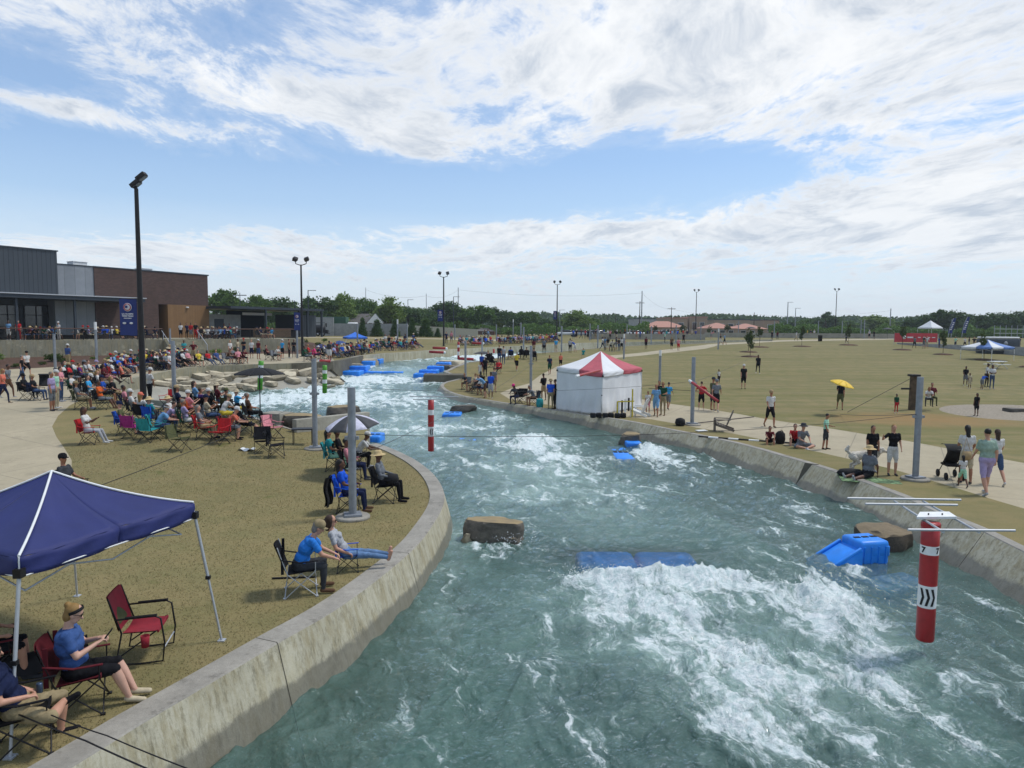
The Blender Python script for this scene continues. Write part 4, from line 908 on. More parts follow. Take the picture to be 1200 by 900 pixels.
sub_blue(436, 516, 26, 6, .30, 'blue capsule float behind the bend of the left wall', 1, hgt=.75)
c_ = [(498, 443.5, 22, -.0), (503, 439, 20, .22), (511, 434.5, 18, .42), (520, 430, 16, .62)]
r = empty('blue_steps', W(510, 440)); tag(r, 'blue plastic stepped ramp at right of the upper drop', 'ramp')
for px, rw, wp, zt in c_:
    q = W(px, rw) - r.location; m = MB(); blue_box(m, (q.x, q.y, q.z + .12), (wp * .085, 1.8, .7)); m.build('step', [M_blue, M_dark], r)
r = empty('blue_steps', W(440, 437)); tag(r, 'blue plastic ramp at left of the upper drop below the rocks', 'ramp')
for px, rw, wp, zt in [(413, 440, 20, 0), (422, 434, 18, .2), (433, 428, 14, .5), (440, 425.5, 16, .6)]:
    q = W(px, rw) - r.location; m = MB(); blue_box(m, (q.x, q.y, q.z + .15), (wp * .085, 2.2, .6)); m.build('step', [M_blue, M_dark], r)
sub_blue(450, 434, 50, 7, -.05, 'wide blue board under the sheet of falling water', 2)
sub_blue(470, 419, 13, 2.5, .35, 'blue beam right of the dark small rock upstream', 1)
sub_blue(575, 403.3, 14, 1.2, .5, 'far blue raft at the upstream bank', 1)
# ---- slalom gates
def gate_pole(pt, pb, rad, cols, lab, seq, num=None, chev=False, frame=None):
    """hanging striped pole from pt (top) to pb (bottom)"""
    pt, pb = Vector(pt), Vector(pb); r = empty('slalom_gate', pt); tag(r, lab, 'slalom gate'); ax = pb - pt; L = ax.length
    q = ax.to_track_quat('-Z', 'Y').to_matrix().to_4x4()
    for a_, b_, ci in seq:
        m = MB(); prof = [(rad, -a_ * L), (rad, -b_ * L)]
        if b_ >= .999: prof += [(rad * .9, -L - rad * .18), (rad * .5, -L - rad * .3), (0.001, -L - rad * .33)]
        if a_ <= .001: prof = [(0.001, 0)] + prof
        m.lathe(prof, 24, M=q); m.build('band', cols[ci], r)
    return r, q, L
RB = [M_red, M_white]
pt = PY(1091, 612, 12.0); pb = PY(1091, 748, 12.0); pb.x = pt.x
g7, q, L = gate_pole(pt, pb, .145, RB, 'red gate seven pole with white chevron band hanging at right', [(0, .19, 0), (.19, .265, 1), (.265, .53, 0), (.53, .72, 1), (.72, 1, 0)])
def curved_text(s, size, R0, ang, zc, parent, mt):
    me = text_mesh(s, size, .006)
    for v in me.vertices:
        a = ang + v.co.x / R0; rr = R0 + .003 + v.co.z
        v.co = Vector((math.sin(a) * rr, -math.cos(a) * rr, zc + v.co.y))
    return link('numeral', me, mt, parent)
vdir = math.atan2(pt.x, pt.y)
for a in (-38, 55): curved_text('7', .135, .146, R(a) - vdir * 1, -L * .228, g7, M_black)
def chev(m, n, a0, sp, R0, zc, hh_, dirn):
    for k_ in range(n):
        for sgn in (-1, 1):
            def fn(u, v):
                a = a0 + k_ * sp + dirn * (v * .038 + u * .040) / R0; return (math.sin(a) * (R0 + .004), -math.cos(a) * (R0 + .004), zc + sgn * hh_ * (1 - v))
            m.sheet(fn, 4, 6)
m = MB(); chev(m, 3, R(-46) - vdir, R(34), .145, -L * .625, .15, 1)
m.build('chevron', M_black, g7)
MB().lathe([(.152, -.02), (.152, -.08)], 24).build('collar', M_red, g7)
ZF = pt.z + .05; fr7 = empty('gate_frame', PZ(1096, 606, ZF)); o7 = fr7.location.copy(); tag(fr7, 'aluminium bar frame with white plate holding gate seven over water', 'gate frame')
for (a_, b_) in [((993, 583.8), (1126, 585.8)), ((1014, 590.5), (1122, 591.8)), ((1064, 620.8), (1189.5, 621.8))]:
    MB().tube([PZ(*a_, ZF) - o7, PZ(*b_, ZF) - o7], .022, 8).build('crossbar', M_alu, fr7)
for (a_, b_) in [((1048, 585), (1106, 621.3)), ((1082, 585.3), (1148, 621.5))]:
    MB().tube([PZ(*a_, ZF) - o7 - UP * .035, PZ(*b_, ZF) - o7 - UP * .035], .02, 8).build('brace', M_alu, fr7)
pl = [PZ(*c, ZF) - o7 for c in ((1074, 608.5), (1121, 608), (1112, 602), (1078, 602.3))]
m = MB(); m.add([p_ + UP * .04 for p_ in pl] + [p_ + UP * .0 for p_ in pl], [(0, 1, 2, 3), (7, 6, 5, 4), (0, 4, 5, 1), (1, 5, 6, 2), (2, 6, 7, 3), (3, 7, 4, 0)]); m.build('plate', M_white, fr7)
for x in (-.12, .12): MB().lathe([(0, .07), (.012, .07), (.012, .0)], 8, M=Matrix.Translation((x, 0, 0))).build('bolt', M_black, fr7)
a_ = PY(505, 468, 27); b_ = PY(505, 528, 27)
g2, q, L = gate_pole(a_, b_, .115, RB, 'red and white gate pole hanging mid channel upstream', [(0, .2, 0), (.2, .3, 1), (.3, .53, 0), (.53, .72, 1), (.72, 1, 0)])
m = MB(); chev(m, 2, R(20), R(36), .115, -L * .625, .13, -1)
m.build('chevron', M_black, g2)
zf = a_.z + .1; f2 = empty('gate_frame', a_ + UP * .1); tag(f2, 'thin aluminium frame above the mid channel gate pole', 'gate frame')
for (x0, x1, r0) in ((480, 537, 464.5), (484, 525, 468)):
    MB().tube([PZ(x0, r0, zf) - f2.location, PZ(x1, r0 + .3, zf) - f2.location], .018, 6).build('crossbar', M_alu, f2)
M_green = mat('gate_green', hexc('4f9a2a'), .5)
GB = [M_green, M_white]
a_ = PY(380.5, 428, 34); b_ = PY(380.5, 460, 34)
gate_pole(a_, b_, .11, GB, 'green and white gate pole hanging before the side pool rapids', [(0, .18, 0), (.18, .3, 1), (.3, .52, 0), (.52, .66, 1), (.66, 1, 0)])
a_ = PY(306, 423, 37); b_ = PY(304.5, 456, 37)
gate_pole(a_, b_, .13, GB, 'green gate pole half hidden behind the black umbrella', [(0, .15, 0), (.15, .6, 1), (.6, 1, 0)])
def red_bar(p0, p1, Y0, Y1, lab, rad=.1, seq=None): gate_pole(PY(*p0, Y0), PY(*p1, Y1), rad, RB, lab, seq or [(0, .9, 0), (.9, 1, 1)])
red_bar((703, 434), (675, 441), 33, 30, 'raised red gate pole crossing in front of the striped tent', .06)
red_bar((841, 470), (808, 446), 30, 33, 'raised red gate pole beside the grey pole and walkers', .06)
red_bar((503, 412.3), (522, 413.3), 78, 78, 'lower of two raised red gate bars upstream of the drop', .14)
red_bar((507, 407.5), (524, 408.5), 84, 84, 'upper of two raised red gate bars upstream of the drop', .14)
red_bar((537.5, 420.2), (557, 421.2), 66, 66, 'level red gate bar right of the far striped pole', .13)
red_bar((553, 402), (567, 402.5), 96, 96, 'far raised red gate bar above the upstream water', .14)
red_bar((387, 423), (373, 423.2), 60, 60, 'red gate bar lying level above the dark ledge rocks', .12)
red_bar((578.6, 409), (578.6, 414.5), 84, 84, 'tiny red hanging gate pole near the dark sunshade', .11)
gate_pole(PY(537.3, 400.5, 66), PY(537.3, 421, 66), .11, RB, 'far red and white banded gate pole at the upstream bend', [(0, .18, 0), (.18, .32, 1), (.32, .56, 0), (.56, .78, 1), (.78, 1, 0)])
# ---- cables
def cable(pts, rad, lab, sag=.15):
    P = [Vector(p) for p in pts]; L = []
    for i in range(len(P) - 1):
        for k_ in range(12):
            t = k_ / 12; q = P[i].lerp(P[i + 1], t); q.z -= sag * 4 * t * (1 - t); L.append(q)
    L.append(P[-1]); o = P[0].copy()
    return tag(MB().tube([q - o for q in L], rad, 5).build('cable', M_black, None, o), lab, 'cable')
P413 = G(413.5, 608); P811 = G(811, 498); P1073 = G(1072.5, 563); P369 = G(369.5, 526); P622 = G(622, 460); P205 = G(205, 484)
cable([P369 + UP * 2.4, P811 + UP * 2.15], .007, 'thin cable from the left lawn pole to the right bank pole', .35)
cable([P413 + UP * 2.1, P1073 + UP * 2.1], .007, 'thin cable spanning the channel behind gate seven', .3)
cable([P413 + UP * 1.5, P622 + UP * 2.0], .007, 'thin cable crossing the water near the striped gate pole', .3)
cable([PY(-60, 640, 9.5), PY(120, 568, 11.5), P369 + UP * 2.0], .007, 'thin cable running over the navy canopy and left lawn', .1)
cable([PZ(10, 832, .5), PZ(100, 868, .5), PZ(230, 925, .5)], .009, 'upper black cable crossing the near wall corner', .01)
cable([PZ(60, 838, .5), PZ(125, 862, .5), PZ(250, 912, .5)], .007, 'lower black cable crossing the near wall corner', .01)
cable([P1073 + UP * 2.1, G(985, 486) + UP * .02], .01, 'slack guy cable sloping from the right pole to lawn', .05)
cable([P811 + UP * 2.1, PY(908, 402, 95)], .008, 'thin cable running from right bank pole over the lawn', .3)
# ---- canopies
def canopy(name, lab, E, peak, feet, colA, colB, valh=.25, legm=M_white, walls=None, sag=.12, thick_leg=.02, trim=None):
    """E: four eave corners in order (world), peak, feet: four ground points"""
    c = sum((Vector(e) for e in E), Vector()) / 4; o = Vector((c.x, c.y, min(f[2] for f in feet)))
    r = empty(name, o); tag(r, lab, 'canopy tent'); E = [Vector(e) - o for e in E]; pk = Vector(peak) - o; feet = [Vector(f) - o for f in feet]
    m = MB()
    def tri(A, B, C, mi):
        N_ = 12
        def fn(u, v):
            q = A.lerp(B, u).lerp(C, v); s_ = (1 - v)
            q = q + UP * (-sag * 4 * v * (1 - v) * .55 + (-sag * .25) * math.sin(math.pi * u) * s_ + .008 * math.sin(u * 19 + v * 7) * (1 - v)); return q
        m.sheet(fn, N_, N_, mi)
    for i in range(4):
        A, B = E[i], E[(i + 1) % 4]; M_ = (A + B) / 2
        tri(A, M_, pk, 0 if i % 2 == 0 else 0); m.m[-144:] = [0] * 144
        tri(M_, B, pk, 1)
    roof = m.build('roof', [colA, colB], r, fix=False)
    so_ = roof.modifiers.new('s', 'SOLIDIFY'); so_.thickness = .008
    m = MB()
    for i in range(4):
        A, B = E[i], E[(i + 1) % 4]; M_ = (A + B) / 2; nrm = (B - A).cross(UP).normalized()
        for a_, b_, mi in ((A, M_, 0), (M_, B, 1)):
            m.sheet(lambda u, v: a_.lerp(b_, u) - UP * (valh * v + sag * .25 * math.sin(math.pi * u)) + nrm * (.015 * math.sin(u * 13 + v * 5)), 14, 4, mi)
    va = m.build('valance', [colA, colB], r, fix=False); so_ = va.modifiers.new('s', 'SOLIDIFY'); so_.thickness = .008
    for i in range(4):
        t = E[i] - UP * valh * .6; f = feet[i]; L_ = f - t
        m = MB().tube([t, t + L_ * .52], thick_leg, 6).tube([t + L_ * .5, f], thick_leg * .78, 6)
        lg = m.build('leg', legm, r); MB().box(f + UP * .01, (.1, .1, .02)).build('foot_pad', legm, lg)
        MB().box(t + L_ * .5, (.06, .06, .05)).build('clamp', M_black, lg); MB().box(t + L_ * .02, (.09, .09, .1)).build('corner_bracket', M_black, lg)
    if trim is not None:
        for i in range(4):
            pts = [E[i].lerp(pk, t / 12) + UP * (-sag * 4 * (t / 12) * (1 - t / 12) * .55 + .014) for t in range(13)]
            MB().tube(pts, .016, 5).build('seam', trim, r)
            MB().tube([E[i], E[i] - UP * valh], .013, 5).tube([E[i] - UP * valh, E[(i + 1) % 4] - UP * valh], .010, 5).build('trim', trim, r)
    if walls:
        for i in walls:
            A, B = E[i], E[(i + 1) % 4]; fa, fb = feet[i], feet[(i + 1) % 4]; nrm = (B - A).cross(UP).normalized()
            w_ = MB().sheet(lambda u, v: (A.lerp(B, u) - UP * .16).lerp(fa.lerp(fb, u), v) + nrm * (-.05 * (1 - v) + .05 * v * math.sin(u * 21 + 1.3 * math.sin(u * 5 + v * 3)) + .035 * v * math.sin(u * 47 + v * 4) + .03 * v * math.sin(v * 9 + u * 4) + .13 * v * v * math.sin(u * 3.1)), 40, 20).build('side_wall', walls[i], r, fix=False)
            so_ = w_.modifiers.new('s', 'SOLIDIFY'); so_.thickness = .01
    # cross bars under the roof
    for i in range(4):
        A, B = E[i].lerp(pk, .10) - UP * .26, E[(i + 1) % 4].lerp(pk, .10) - UP * .26; MB().tube([A, (A + B) / 2 - UP * .25, B], .012, 5).tube([A - UP * .25, (A + B) / 2 + UP * .02, B - UP * .25], .012, 5).build('truss', legm, r)
    return r
M_navy = mat('navy_canvas', hexc('232b62'), .7, var=.1, scale=1.5, bump=.3, bscale=4)
ff = G(12, 888); fR = G(260, 751); fB = G(90.5, 699); fL = ff + fB - fR
cc = (ff + fB) / 2; zt = hz(cc.x, cc.y)
ins_ = lambda p, k=.86: Vector((cc.x + (p.x - cc.x) * k, cc.y + (p.y - cc.y) * k, zt + 2.03))
Ec = [PY(22, 653, ins_(ff).y), PY(227, 589.5, ins_(fR).y), ins_(fB), ins_(fL)]
canopy('canopy_tent', 'navy blue pop up canopy with white piping at lower left', Ec, PY(60.5, 553, cc.y), [ff, fR, fB, fL], M_navy, M_navy, .23, M_alu, None, .13, .022, M_white)
M_twh = mat('tent_white', hexc('d3d5d6'), .75, var=.05, scale=1.2, bump=.4, bscale=3); M_tred = mat('tent_red', hexc('b3545e'), .7, var=.1, scale=2)
tl_, tf_, tr2 = G(652, 480), G(704, 486.5), G(751.5, 475.5); tb_ = tl_ + tr2 - tf_
Et = [PY(653, 428, tl_.y), PY(706.5, 438.5, tf_.y), PY(752, 431.5, tr2.y)]; zt_ = sum(e.z for e in Et) / 3
for e in Et: e.z = e.z * .5 + zt_ * .5
Et.append(Et[0] + Et[2] - Et[1])
pkT = (Et[0] + Et[2]) / 2; pkT.z = PY(703, 411.5, pkT.y).z
canopy('striped_tent', 'red and white striped tent with white side walls', Et, pkT, [tl_, tf_, tr2, tb_], M_twh, M_tred, .24, M_white, {0: M_twh, 1: M_twh, 2: M_twh}, .12)
def simple_canopy(px0, px1, pkx, pkr, re, rbase, lab, cA, cB, depth=None, feetrow=None):
    g = G((px0 + px1) / 2, rbase); k = g.y / F; w_ = (px1 - px0) * k; w2 = w_ / math.sqrt(2) / 1.0
    zt = PY(pkx, re, g.y).z; z = hz(g.x, g.y); rz = R(35); hs = w2 / 2
    E = []; ft = []
    for a in (225, 315, 45, 135):
        x = g.x + hs * 1.414 * math.cos(R(a) + rz * .6); y_ = g.y + hs * 1.414 * math.sin(R(a) + rz * .6) + hs
        E.append(Vector((x, y_, zt))); ft.append(Vector((x, y_, hz(x, y_))))
    pk = Vector((g.x, g.y + hs, PY(pkx, pkr, g.y + hs).z)); return canopy('canopy_tent', lab, E, pk, ft, cA, cB, .22, M_white, None, .1, .03)
simple_canopy(1142, 1196, 1170, 398, 407, 423, 'white canopy with one blue panel on the far right lawn', M_twh, mat('tent_blue', hexc('5f7fb8'), .7))
simple_canopy(1082, 1108, 1094, 375.5, 384, 396, 'white peaked canopy beyond the red banner', M_twh, M_twh)
simple_canopy(396, 431, 416, 389, 395, 408, 'bright blue canopy over the far left bank crowd', mat('canopy_blue', hexc('2f6fd0'), .6), mat('canopy_blue', hexc('2f6fd0'), .6))
# ---- umbrellas
def umbrella(base, top, rad, cA, cB, lab, drop=.28, tilt=(0, 0), poler=.02, foot=True, pole=True, group=None, name='umbrella', n=8):
    base, top = Vector(base), Vector(top); r = empty(name, base); tag(r, lab, 'umbrella', group); t = top - base
    Mt = Matrix.Translation(t) @ Matrix.Rotation(tilt[0], 4, 'X') @ Matrix.Rotation(tilt[1], 4, 'Y')
    m = MB(); S = 6
    for i in range(n):
        a0, a1 = math.tau * i / n, math.tau * (i + 1) / n
        def fn(u, v):
            a = a0 + (a1 - a0) * u; sc = 1 - .06 * math.sin(math.pi * u) * v
            return (math.cos(a) * rad * v * sc, math.sin(a) * rad * v * sc, -drop * rad * (v ** 1.7) + .015 * math.sin(math.pi * u) * v)
        m.sheet(fn, 4, 8, 0 if i % 2 else 1, Mt)
    cn = m.build('canopy', [cA, cB], r, fix=False); s_ = cn.modifiers.new('s', 'SOLIDIFY'); s_.thickness = .006
    for i in range(n):
        a = math.tau * i / n; MB().tube([(math.cos(a) * rad * v, math.sin(a) * rad * v, -drop * rad * (v ** 1.7) - .02) for v in (0, .25, .5, .75, 1)], .006, 4, M=Mt).build('rib', M_black, r)
    if pole: MB().tube([(0, 0, 0), t + Mt.to_3x3() @ Vector((0, 0, .04))], poler, 8).build('pole', M_black, r)
    return r
ub = G(305.5, 505); zt = PY(303, 431, ub.y).z
umbrella(ub, (ub.x, ub.y, zt), 30 * ub.y / F, M_rub, M_rub, 'open black parasol on a pole at the pool edge', .26, (0, 0), .022)
gq = G(408, 560); M_ugr = mat('umbrella_grey', hexc('3c3d40'), .7); M_uwh = mat('umbrella_white', hexc('c4c3d2'), .7)
umbrella(gq + Vector((-.1, .3, .7)), PY(411, 486.5, gq.y + .3), .86, M_ugr, M_uwh, 'grey and white golf umbrella shading the seated group', .42, (.1, -.1), .012)
gq = G(984, 486); M_uye = mat('umbrella_yellow', hexc('e6bd2a'), .6)
umbrella(PY(987, 462, gq.y), PY(988.5, 446, gq.y - .1), .66, M_uye, M_uye, 'yellow umbrella carried by the walker on the right lawn', .36, (R(12), R(14)), .012)
gq = G(398, 411); umbrella(gq, PY(398, 399.2, gq.y), 1.0, mat('umbrella_blue', hexc('27447e')), mat('umbrella_blue', hexc('27447e')), 'navy blue umbrella beside the bright blue canopy', .45, (0, 0), .02)
gq = G(376, 414); umbrella(gq, PY(376, 403.5, gq.y), .6, M_navy, M_navy, 'small dark umbrella left of the blue umbrellas', .45, (.3, 0), .02)
gq = G(566, 417); umbrella(gq, PY(567, 411.8, gq.y), 1.15, M_ugr, M_ugr, 'wide dark sunshade at the upstream edge of lawn tip', .26, (0, .05), .02)
gq = PY(880, 391, 175); umbrella((gq.x, 175, h(gq.x, 175)), PY(880, 383, 175), 1.4, M_ugr, M_ugr, 'far dark umbrella in front of the stores', .3)
gq = G(1040, 397); umbrella(gq, PY(1040, 384, gq.y), 1.0, M_ugr, M_ugr, 'grey far umbrella left of the red banner', .35)
# ---- red fence banner, flags, right hand wall
rb = PY(1073, 401, 112); k = 112 / F
r = empty('fence_banner', (rb.x, 112, rb.z)); r.rotation_euler = (0, 0, R(-2)); tag(r, 'long red sponsor banner on the fence behind young trees', 'banner')
MB().sheet(lambda u, v: ((u - .5) * 49 * k, .02 * math.sin(u * 30), v * 10.5 * k), 40, 3).build('cloth', mat('banner_red', hexc('c23a42'), .6), r)
for u_ in range(6): MB().tube([((u_ / 5 - .5) * 49 * k, .06, -.4), ((u_ / 5 - .5) * 49 * k, .06, 1.5)], .03, 6).build('post', M_galv, r)
MB().lathe([(0, 0), (.28, 0), (.28, .02), (0, .02)], 16, M=Matrix.Translation((-1.8, -.06, .75)) @ Matrix.Rotation(math.pi / 2, 4, 'X')).build('emblem', M_let, r)
for x, w_ in ((-.9, .9), (.5, .4), (1.3, .4), (2.0, .35), (2.7, .5)): MB().box((x, -.05, .75), (w_, .02, .22 if w_ > .6 else .12)).build('printed_mark', M_let, r)
for (px, tp, lab) in ((1114, 373, 'left dark blue feather flag beyond the red banner'), (1130, 371.5, 'right dark blue feather flag beyond the red banner')):
    b_ = PY(px - 3, 395, 115); r = empty('feather_flag', (b_.x, 115, b_.z)); tag(r, lab, 'flag'); hh_ = (395 - tp) * 115 / F
    MB().tube([(0, 0, 0), (.25, 0, hh_ * .6), (.75, 0, hh_)], .03, 6).build('pole', M_alu, r)
    MB().sheet(lambda u, v: ((.05 + .75 * v ** 1.2) + (u - .2) * (.75 - .25 * v), .03 * math.sin(v * 9), hh_ * (.2 + .8 * v)), 5, 10).build('cloth', M_ban, r)
    for k_ in range(5): MB().box((.35 + k_ * .1, -.05, hh_ * (.4 + k_ * .09)), (.3, .02, .12)).build('printed_mark', M_let, r)
a = PY(1052, 402, 116); b_ = PY(1240, 410, 84); a.z = h(a.x, a.y); b_.z = h(b_.x, b_.y)
q = MB(); d_ = b_ - a; L_ = Vector((d_.x, d_.y, 0)).length
ww = tag(q.box(((a.x + b_.x) / 2, (a.y + b_.y) / 2, (a.z + b_.z) / 2 + .1), (L_, .3, 1.3), rz=math.atan2(d_.y, d_.x)).build('low_wall', M_block), 'low grey block wall behind the far right canopy', 'wall')
r = empty('metal_fence', PY(1165, 394, 118)); tag(r, 'white metal fence panels behind the far right crowd', 'fence')
for i in range(9): MB().box((i * .95, 0, .75), (.08, .08, 2.1)).build('post', M_galv, r)
for z_ in (.5, 1.2): MB().box((3.8, 0, z_), (7.7, .05, .06)).build('rail', M_white, r)
# portable dark trailer at the right edge
g = G(1196, 418); r = empty('portable_cabin', (g.x + 1.2, g.y + 6, hz(g.x, g.y))); tag(r, 'dark grey rounded portable cabin at right edge', 'cabin')
MB().box((0, 0, 1.1), (4.4, 2.4, 2.1), bev=.25).build('body', M_slate, r); MB().box((0, 0, 2.25), (4.2, 2.2, .22), bev=.08).build('roof', M_white, r)
for x in (-1.5, .2): MB().lathe([(0, 0), (.28, 0), (.28, .03), (0, .03)], 14, M=Matrix.Translation((x, -1.22, 1.5)) @ Matrix.Rotation(math.pi / 2, 4, 'X')).build('vent', M_galv, r)
# low channel rail of the far upstream course
for (x0, x1, ra, Y_, lab) in ((826, 955, 394.2, 150, 'far grey channel wall in front of the stores'), (955, 1100, 393.5, 150, 'far grey channel wall below the right hand trees'), (690, 826, 397, 132, 'far grey channel wall left of the store lamp post')):
    a = PY(x0, ra, Y_); b_ = PY(x1, ra, Y_); zz_ = h(a.x, Y_); tag(MB().box(((a.x + b_.x) / 2, Y_, zz_ + .45), (abs(b_.x - a.x), .4, 1.1)).build('far_wall', M_conc), lab, 'wall')
# ---- wooden swing post and its rope
g = G(1069, 480); z = hz(g.x, g.y); r = empty('wooden_post', (g.x, g.y, z - .03)); tag(r, 'thick weathered wooden post behind the right grey pole', 'post')
Lp = PY(1069, 438, g.y).z - z
MB().tube([(0, 0, 0), (0, 0, Lp)], .22, 12, r2=.2).build('trunk', mat('weathered_wood', hexc('5b4c3a'), .9, var=.3, scale=4, bump=.6), r)
MB().box((0, -.02, Lp - .06), (.5, .5, .12)).build('cap', M_black, r); MB().box((-.45, 0, Lp * .6), (.5, .08, .1)).build('peg', M_black, r)
MB().tube([(-.1, 0, Lp - .2), (-4.5, -1.5, .05)], .015, 4).build('rope', M_black, r)
# ---- Adirondack chair, ladder chairs, kayak paddle sign strip
def adirondack(px, row, rz, col, lab):
    g = G(px, row); r = empty('garden_chair', (g.x, g.y, hz(g.x, g.y)), rz); tag(r, lab, 'chair')
    for s in (-1, 1):
        MB().box((s * .3, .33, .27), (.05, .1, .56)).build('leg', col, r)
        MB().box((0, 0, 0), (.05, .95, .11), M=Matrix.Translation((s * .3, -.08, .22)) @ Matrix.Rotation(R(18), 4, 'X')).build('leg', col, r)
        MB().box((s * .36, 0, .57), (.13, .72, .03)).build('armrest', col, r)
    m = MB()
    for i in range(5): m.box((0, 0, 0), (.6, .085, .025), M=Matrix.Translation((0, .33 - i * .11, .38 - i * .034)) @ Matrix.Rotation(R(16), 4, 'X'))
    m.build('seat', col, r); m = MB()
    for i in range(5): m.box((0, 0, 0), (.105, .025, .82 - abs(i - 2) * .07), M=Matrix.Translation(((i - 2) * .115, -.34, .62)) @ Matrix.Rotation(R(22), 4, 'X'))
    m.build('backrest', col, r)
    return r
M_gw = mat('grey_wood', hexc('6b6259'), .8, var=.25, scale=10)
adirondack(846, 505, R(75), M_gw, 'empty grey wooden garden chair beside the right bank pole')
adirondack(749, 488, R(60), M_white, 'white slatted lounge chair beside the striped tent')
r = empty('folding_screen', G(733, 489)); r.rotation_euler = (0, 0, R(20)); tag(r, 'yellow framed blue and white barrier panel right of tent', 'barrier')
MB().box((.4, 0, .75), (.06, .06, 1.5)).box((-.5, 0, .4), (.06, .06, .9)).box((0, 0, .85), (1.0, .05, .06)).build('frame', mat('safety_yellow', hexc('c8b432'), .6), r)
m = MB()
for i in range(5): m.box((-.42 + i * .2, 0, .5 + i * .06), (.1, .03, .7), i % 2)
m.build('slat', [M_white, M_rub], r)
m = MB(); g = G(715, 490)
for i in range(6): m.box((g.x - .9 + i * .32, g.y + .1 * (i % 2), g.z + .14), (.3, .28, .26), bev=.06)
tag(m.build('equipment_bags', M_rub), 'row of black equipment bags at the tent foot', 'bag')
r = empty('striped_board', G(872, 516)); r.rotation_euler = (0, 0, R(-26)); tag(r, 'flat black and white banded board lying on the grass edge', 'board')
m = MB()
for i in range(9): m.box((-1.7 + i * .42, 0, .03), (.42, .14, .05), i % 2)
m.build('board', [M_rub, M_white], r)
o = MB().tube([(0, 0, .03), (3.4, 1.1, .25)], .03, 6).build('timber_bar', M_gw, None, G(812, 497)); tag(o, 'long thin timber bar resting on the path behind wooden chair', 'bar')
g = G(797, 499); tag(MB().lathe([(0, 0), (.2, .02), (.26, .15), (.22, .32), (.1, .38), (0, .4)], 12).build('black_bag', M_rub, None, g), 'round black bag on the grass left of the grey pole', 'bag')
g = G(822, 505); tag(MB().box((0, 0, .02), (.5, .3, .03), rz=.3).build('white_card', M_white, None, g), 'white card lying on the grass strip', 'card')
g = G(289, 528); tag(MB().sheet(lambda u, v: ((u - .5) * .55, (v - .5) * .35, .05 + .05 * math.sin(u * 9) * math.cos(v * 7)), 10, 8).build('paper', M_white, None, g), 'crumpled white paper on the left lawn', 'paper')
g = G(212, 480); tag(MB().box((0, 0, .3), (.4, .35, .6), bev=.05).build('cool_box', M_rub, None, g), 'dark grey cool box beside the crowd pole', 'cool box')
g = G(1178, 430); g = G(1168, 432); r = empty('picnic_table', (g.x, g.y, hz(g.x, g.y)), .3); tag(r, 'white picnic table under the blue panelled canopy', 'table')
MB().box((0, 0, .74), (1.8, .75, .05)).build('table_top', M_white, r)
for s in (-1, 1): MB().box((0, s * .65, .45), (1.8, .25, .04)).build('bench', M_white, r); MB().tube([(s * .7, -.6, 0), (s * .7, .25, .72)], .03, 5).tube([(s * .7, .6, 0), (s * .7, -.25, .72)], .03, 5).build('leg', M_galv, r)
g = G(961, 400); tag(MB().lathe([(0, 0), (.34, 0), (.38, 1.0), (.4, 1.02), (.4, 1.1), (0, 1.12)], 14).build('litter_bin', M_black, None, g), 'black litter bin beside the far path', 'bin')
g = G(355, 520); r = empty('folding_table', (g.x, g.y, hz(g.x, g.y)), .2); tag(r, 'small black folding side table near the white bag', 'table')
MB().box((0, 0, .62), (.8, .5, .04)).build('table_top', M_black, r)
for sx_ in (-1, 1):
    for sy_ in (-1, 1): MB().tube([(sx_ * .35, sy_ * .2, 0), (sx_ * .35, sy_ * .2, .6)], .015, 5).build('leg', M_black, r)
g = G(1190, 482); tag(link('boulder', rock_mesh(77, (1.4, .8, .5), 3), M_rock3, None, g), 'low dark rock inside the round gravel bed', 'boulder')

# dark drain slot, a strip laid on the face of the right wall
a = G(952, 545.5); b_ = W(941, 570); a.z += .05; d_ = (b_ - a); sd_ = Vector((-.75, .66, 0)) * .38; m = MB(); up_ = Vector((-.66, -.75, .45)).normalized() * .03
m.quad(a + up_ - sd_ * .6, b_ + up_ - sd_ * .6, b_ + up_ + sd_ * .6, a + up_ + sd_ * .6)
o = m.build('drain_slot', M_concd, None, fix=False); q_ = o.modifiers.new('s', 'SOLIDIFY'); q_.thickness = .06; tag(o, 'dark drain slot running down the right channel wall', 'drain')

# the air: thin even haze round the whole scene
hb = MB().box((0, 260, 10), (2400, 1500, 64)).build('haze', None); hb.data.materials.clear()
hm_ = bpy.data.materials.new('haze'); hm_.use_nodes = True; nt = NT(hm_.node_tree); nt.n.remove(nt.n['Principled BSDF'])
pv_ = nt.new('ShaderNodeVolumePrincipled', ins={'Color': (*hexc('dfe8f2'), 1), 'Density': .0003, 'Anisotropy': .2}); nt.l.new(pv_.outputs[0], nt.n['Material Output'].inputs['Volume']); hb.data.materials.append(hm_); tag(hb, 'thin pale haze in the distance', kind='stuff')
scene.cycles.volume_bounces = 0; scene.cycles.volume_max_steps = 64
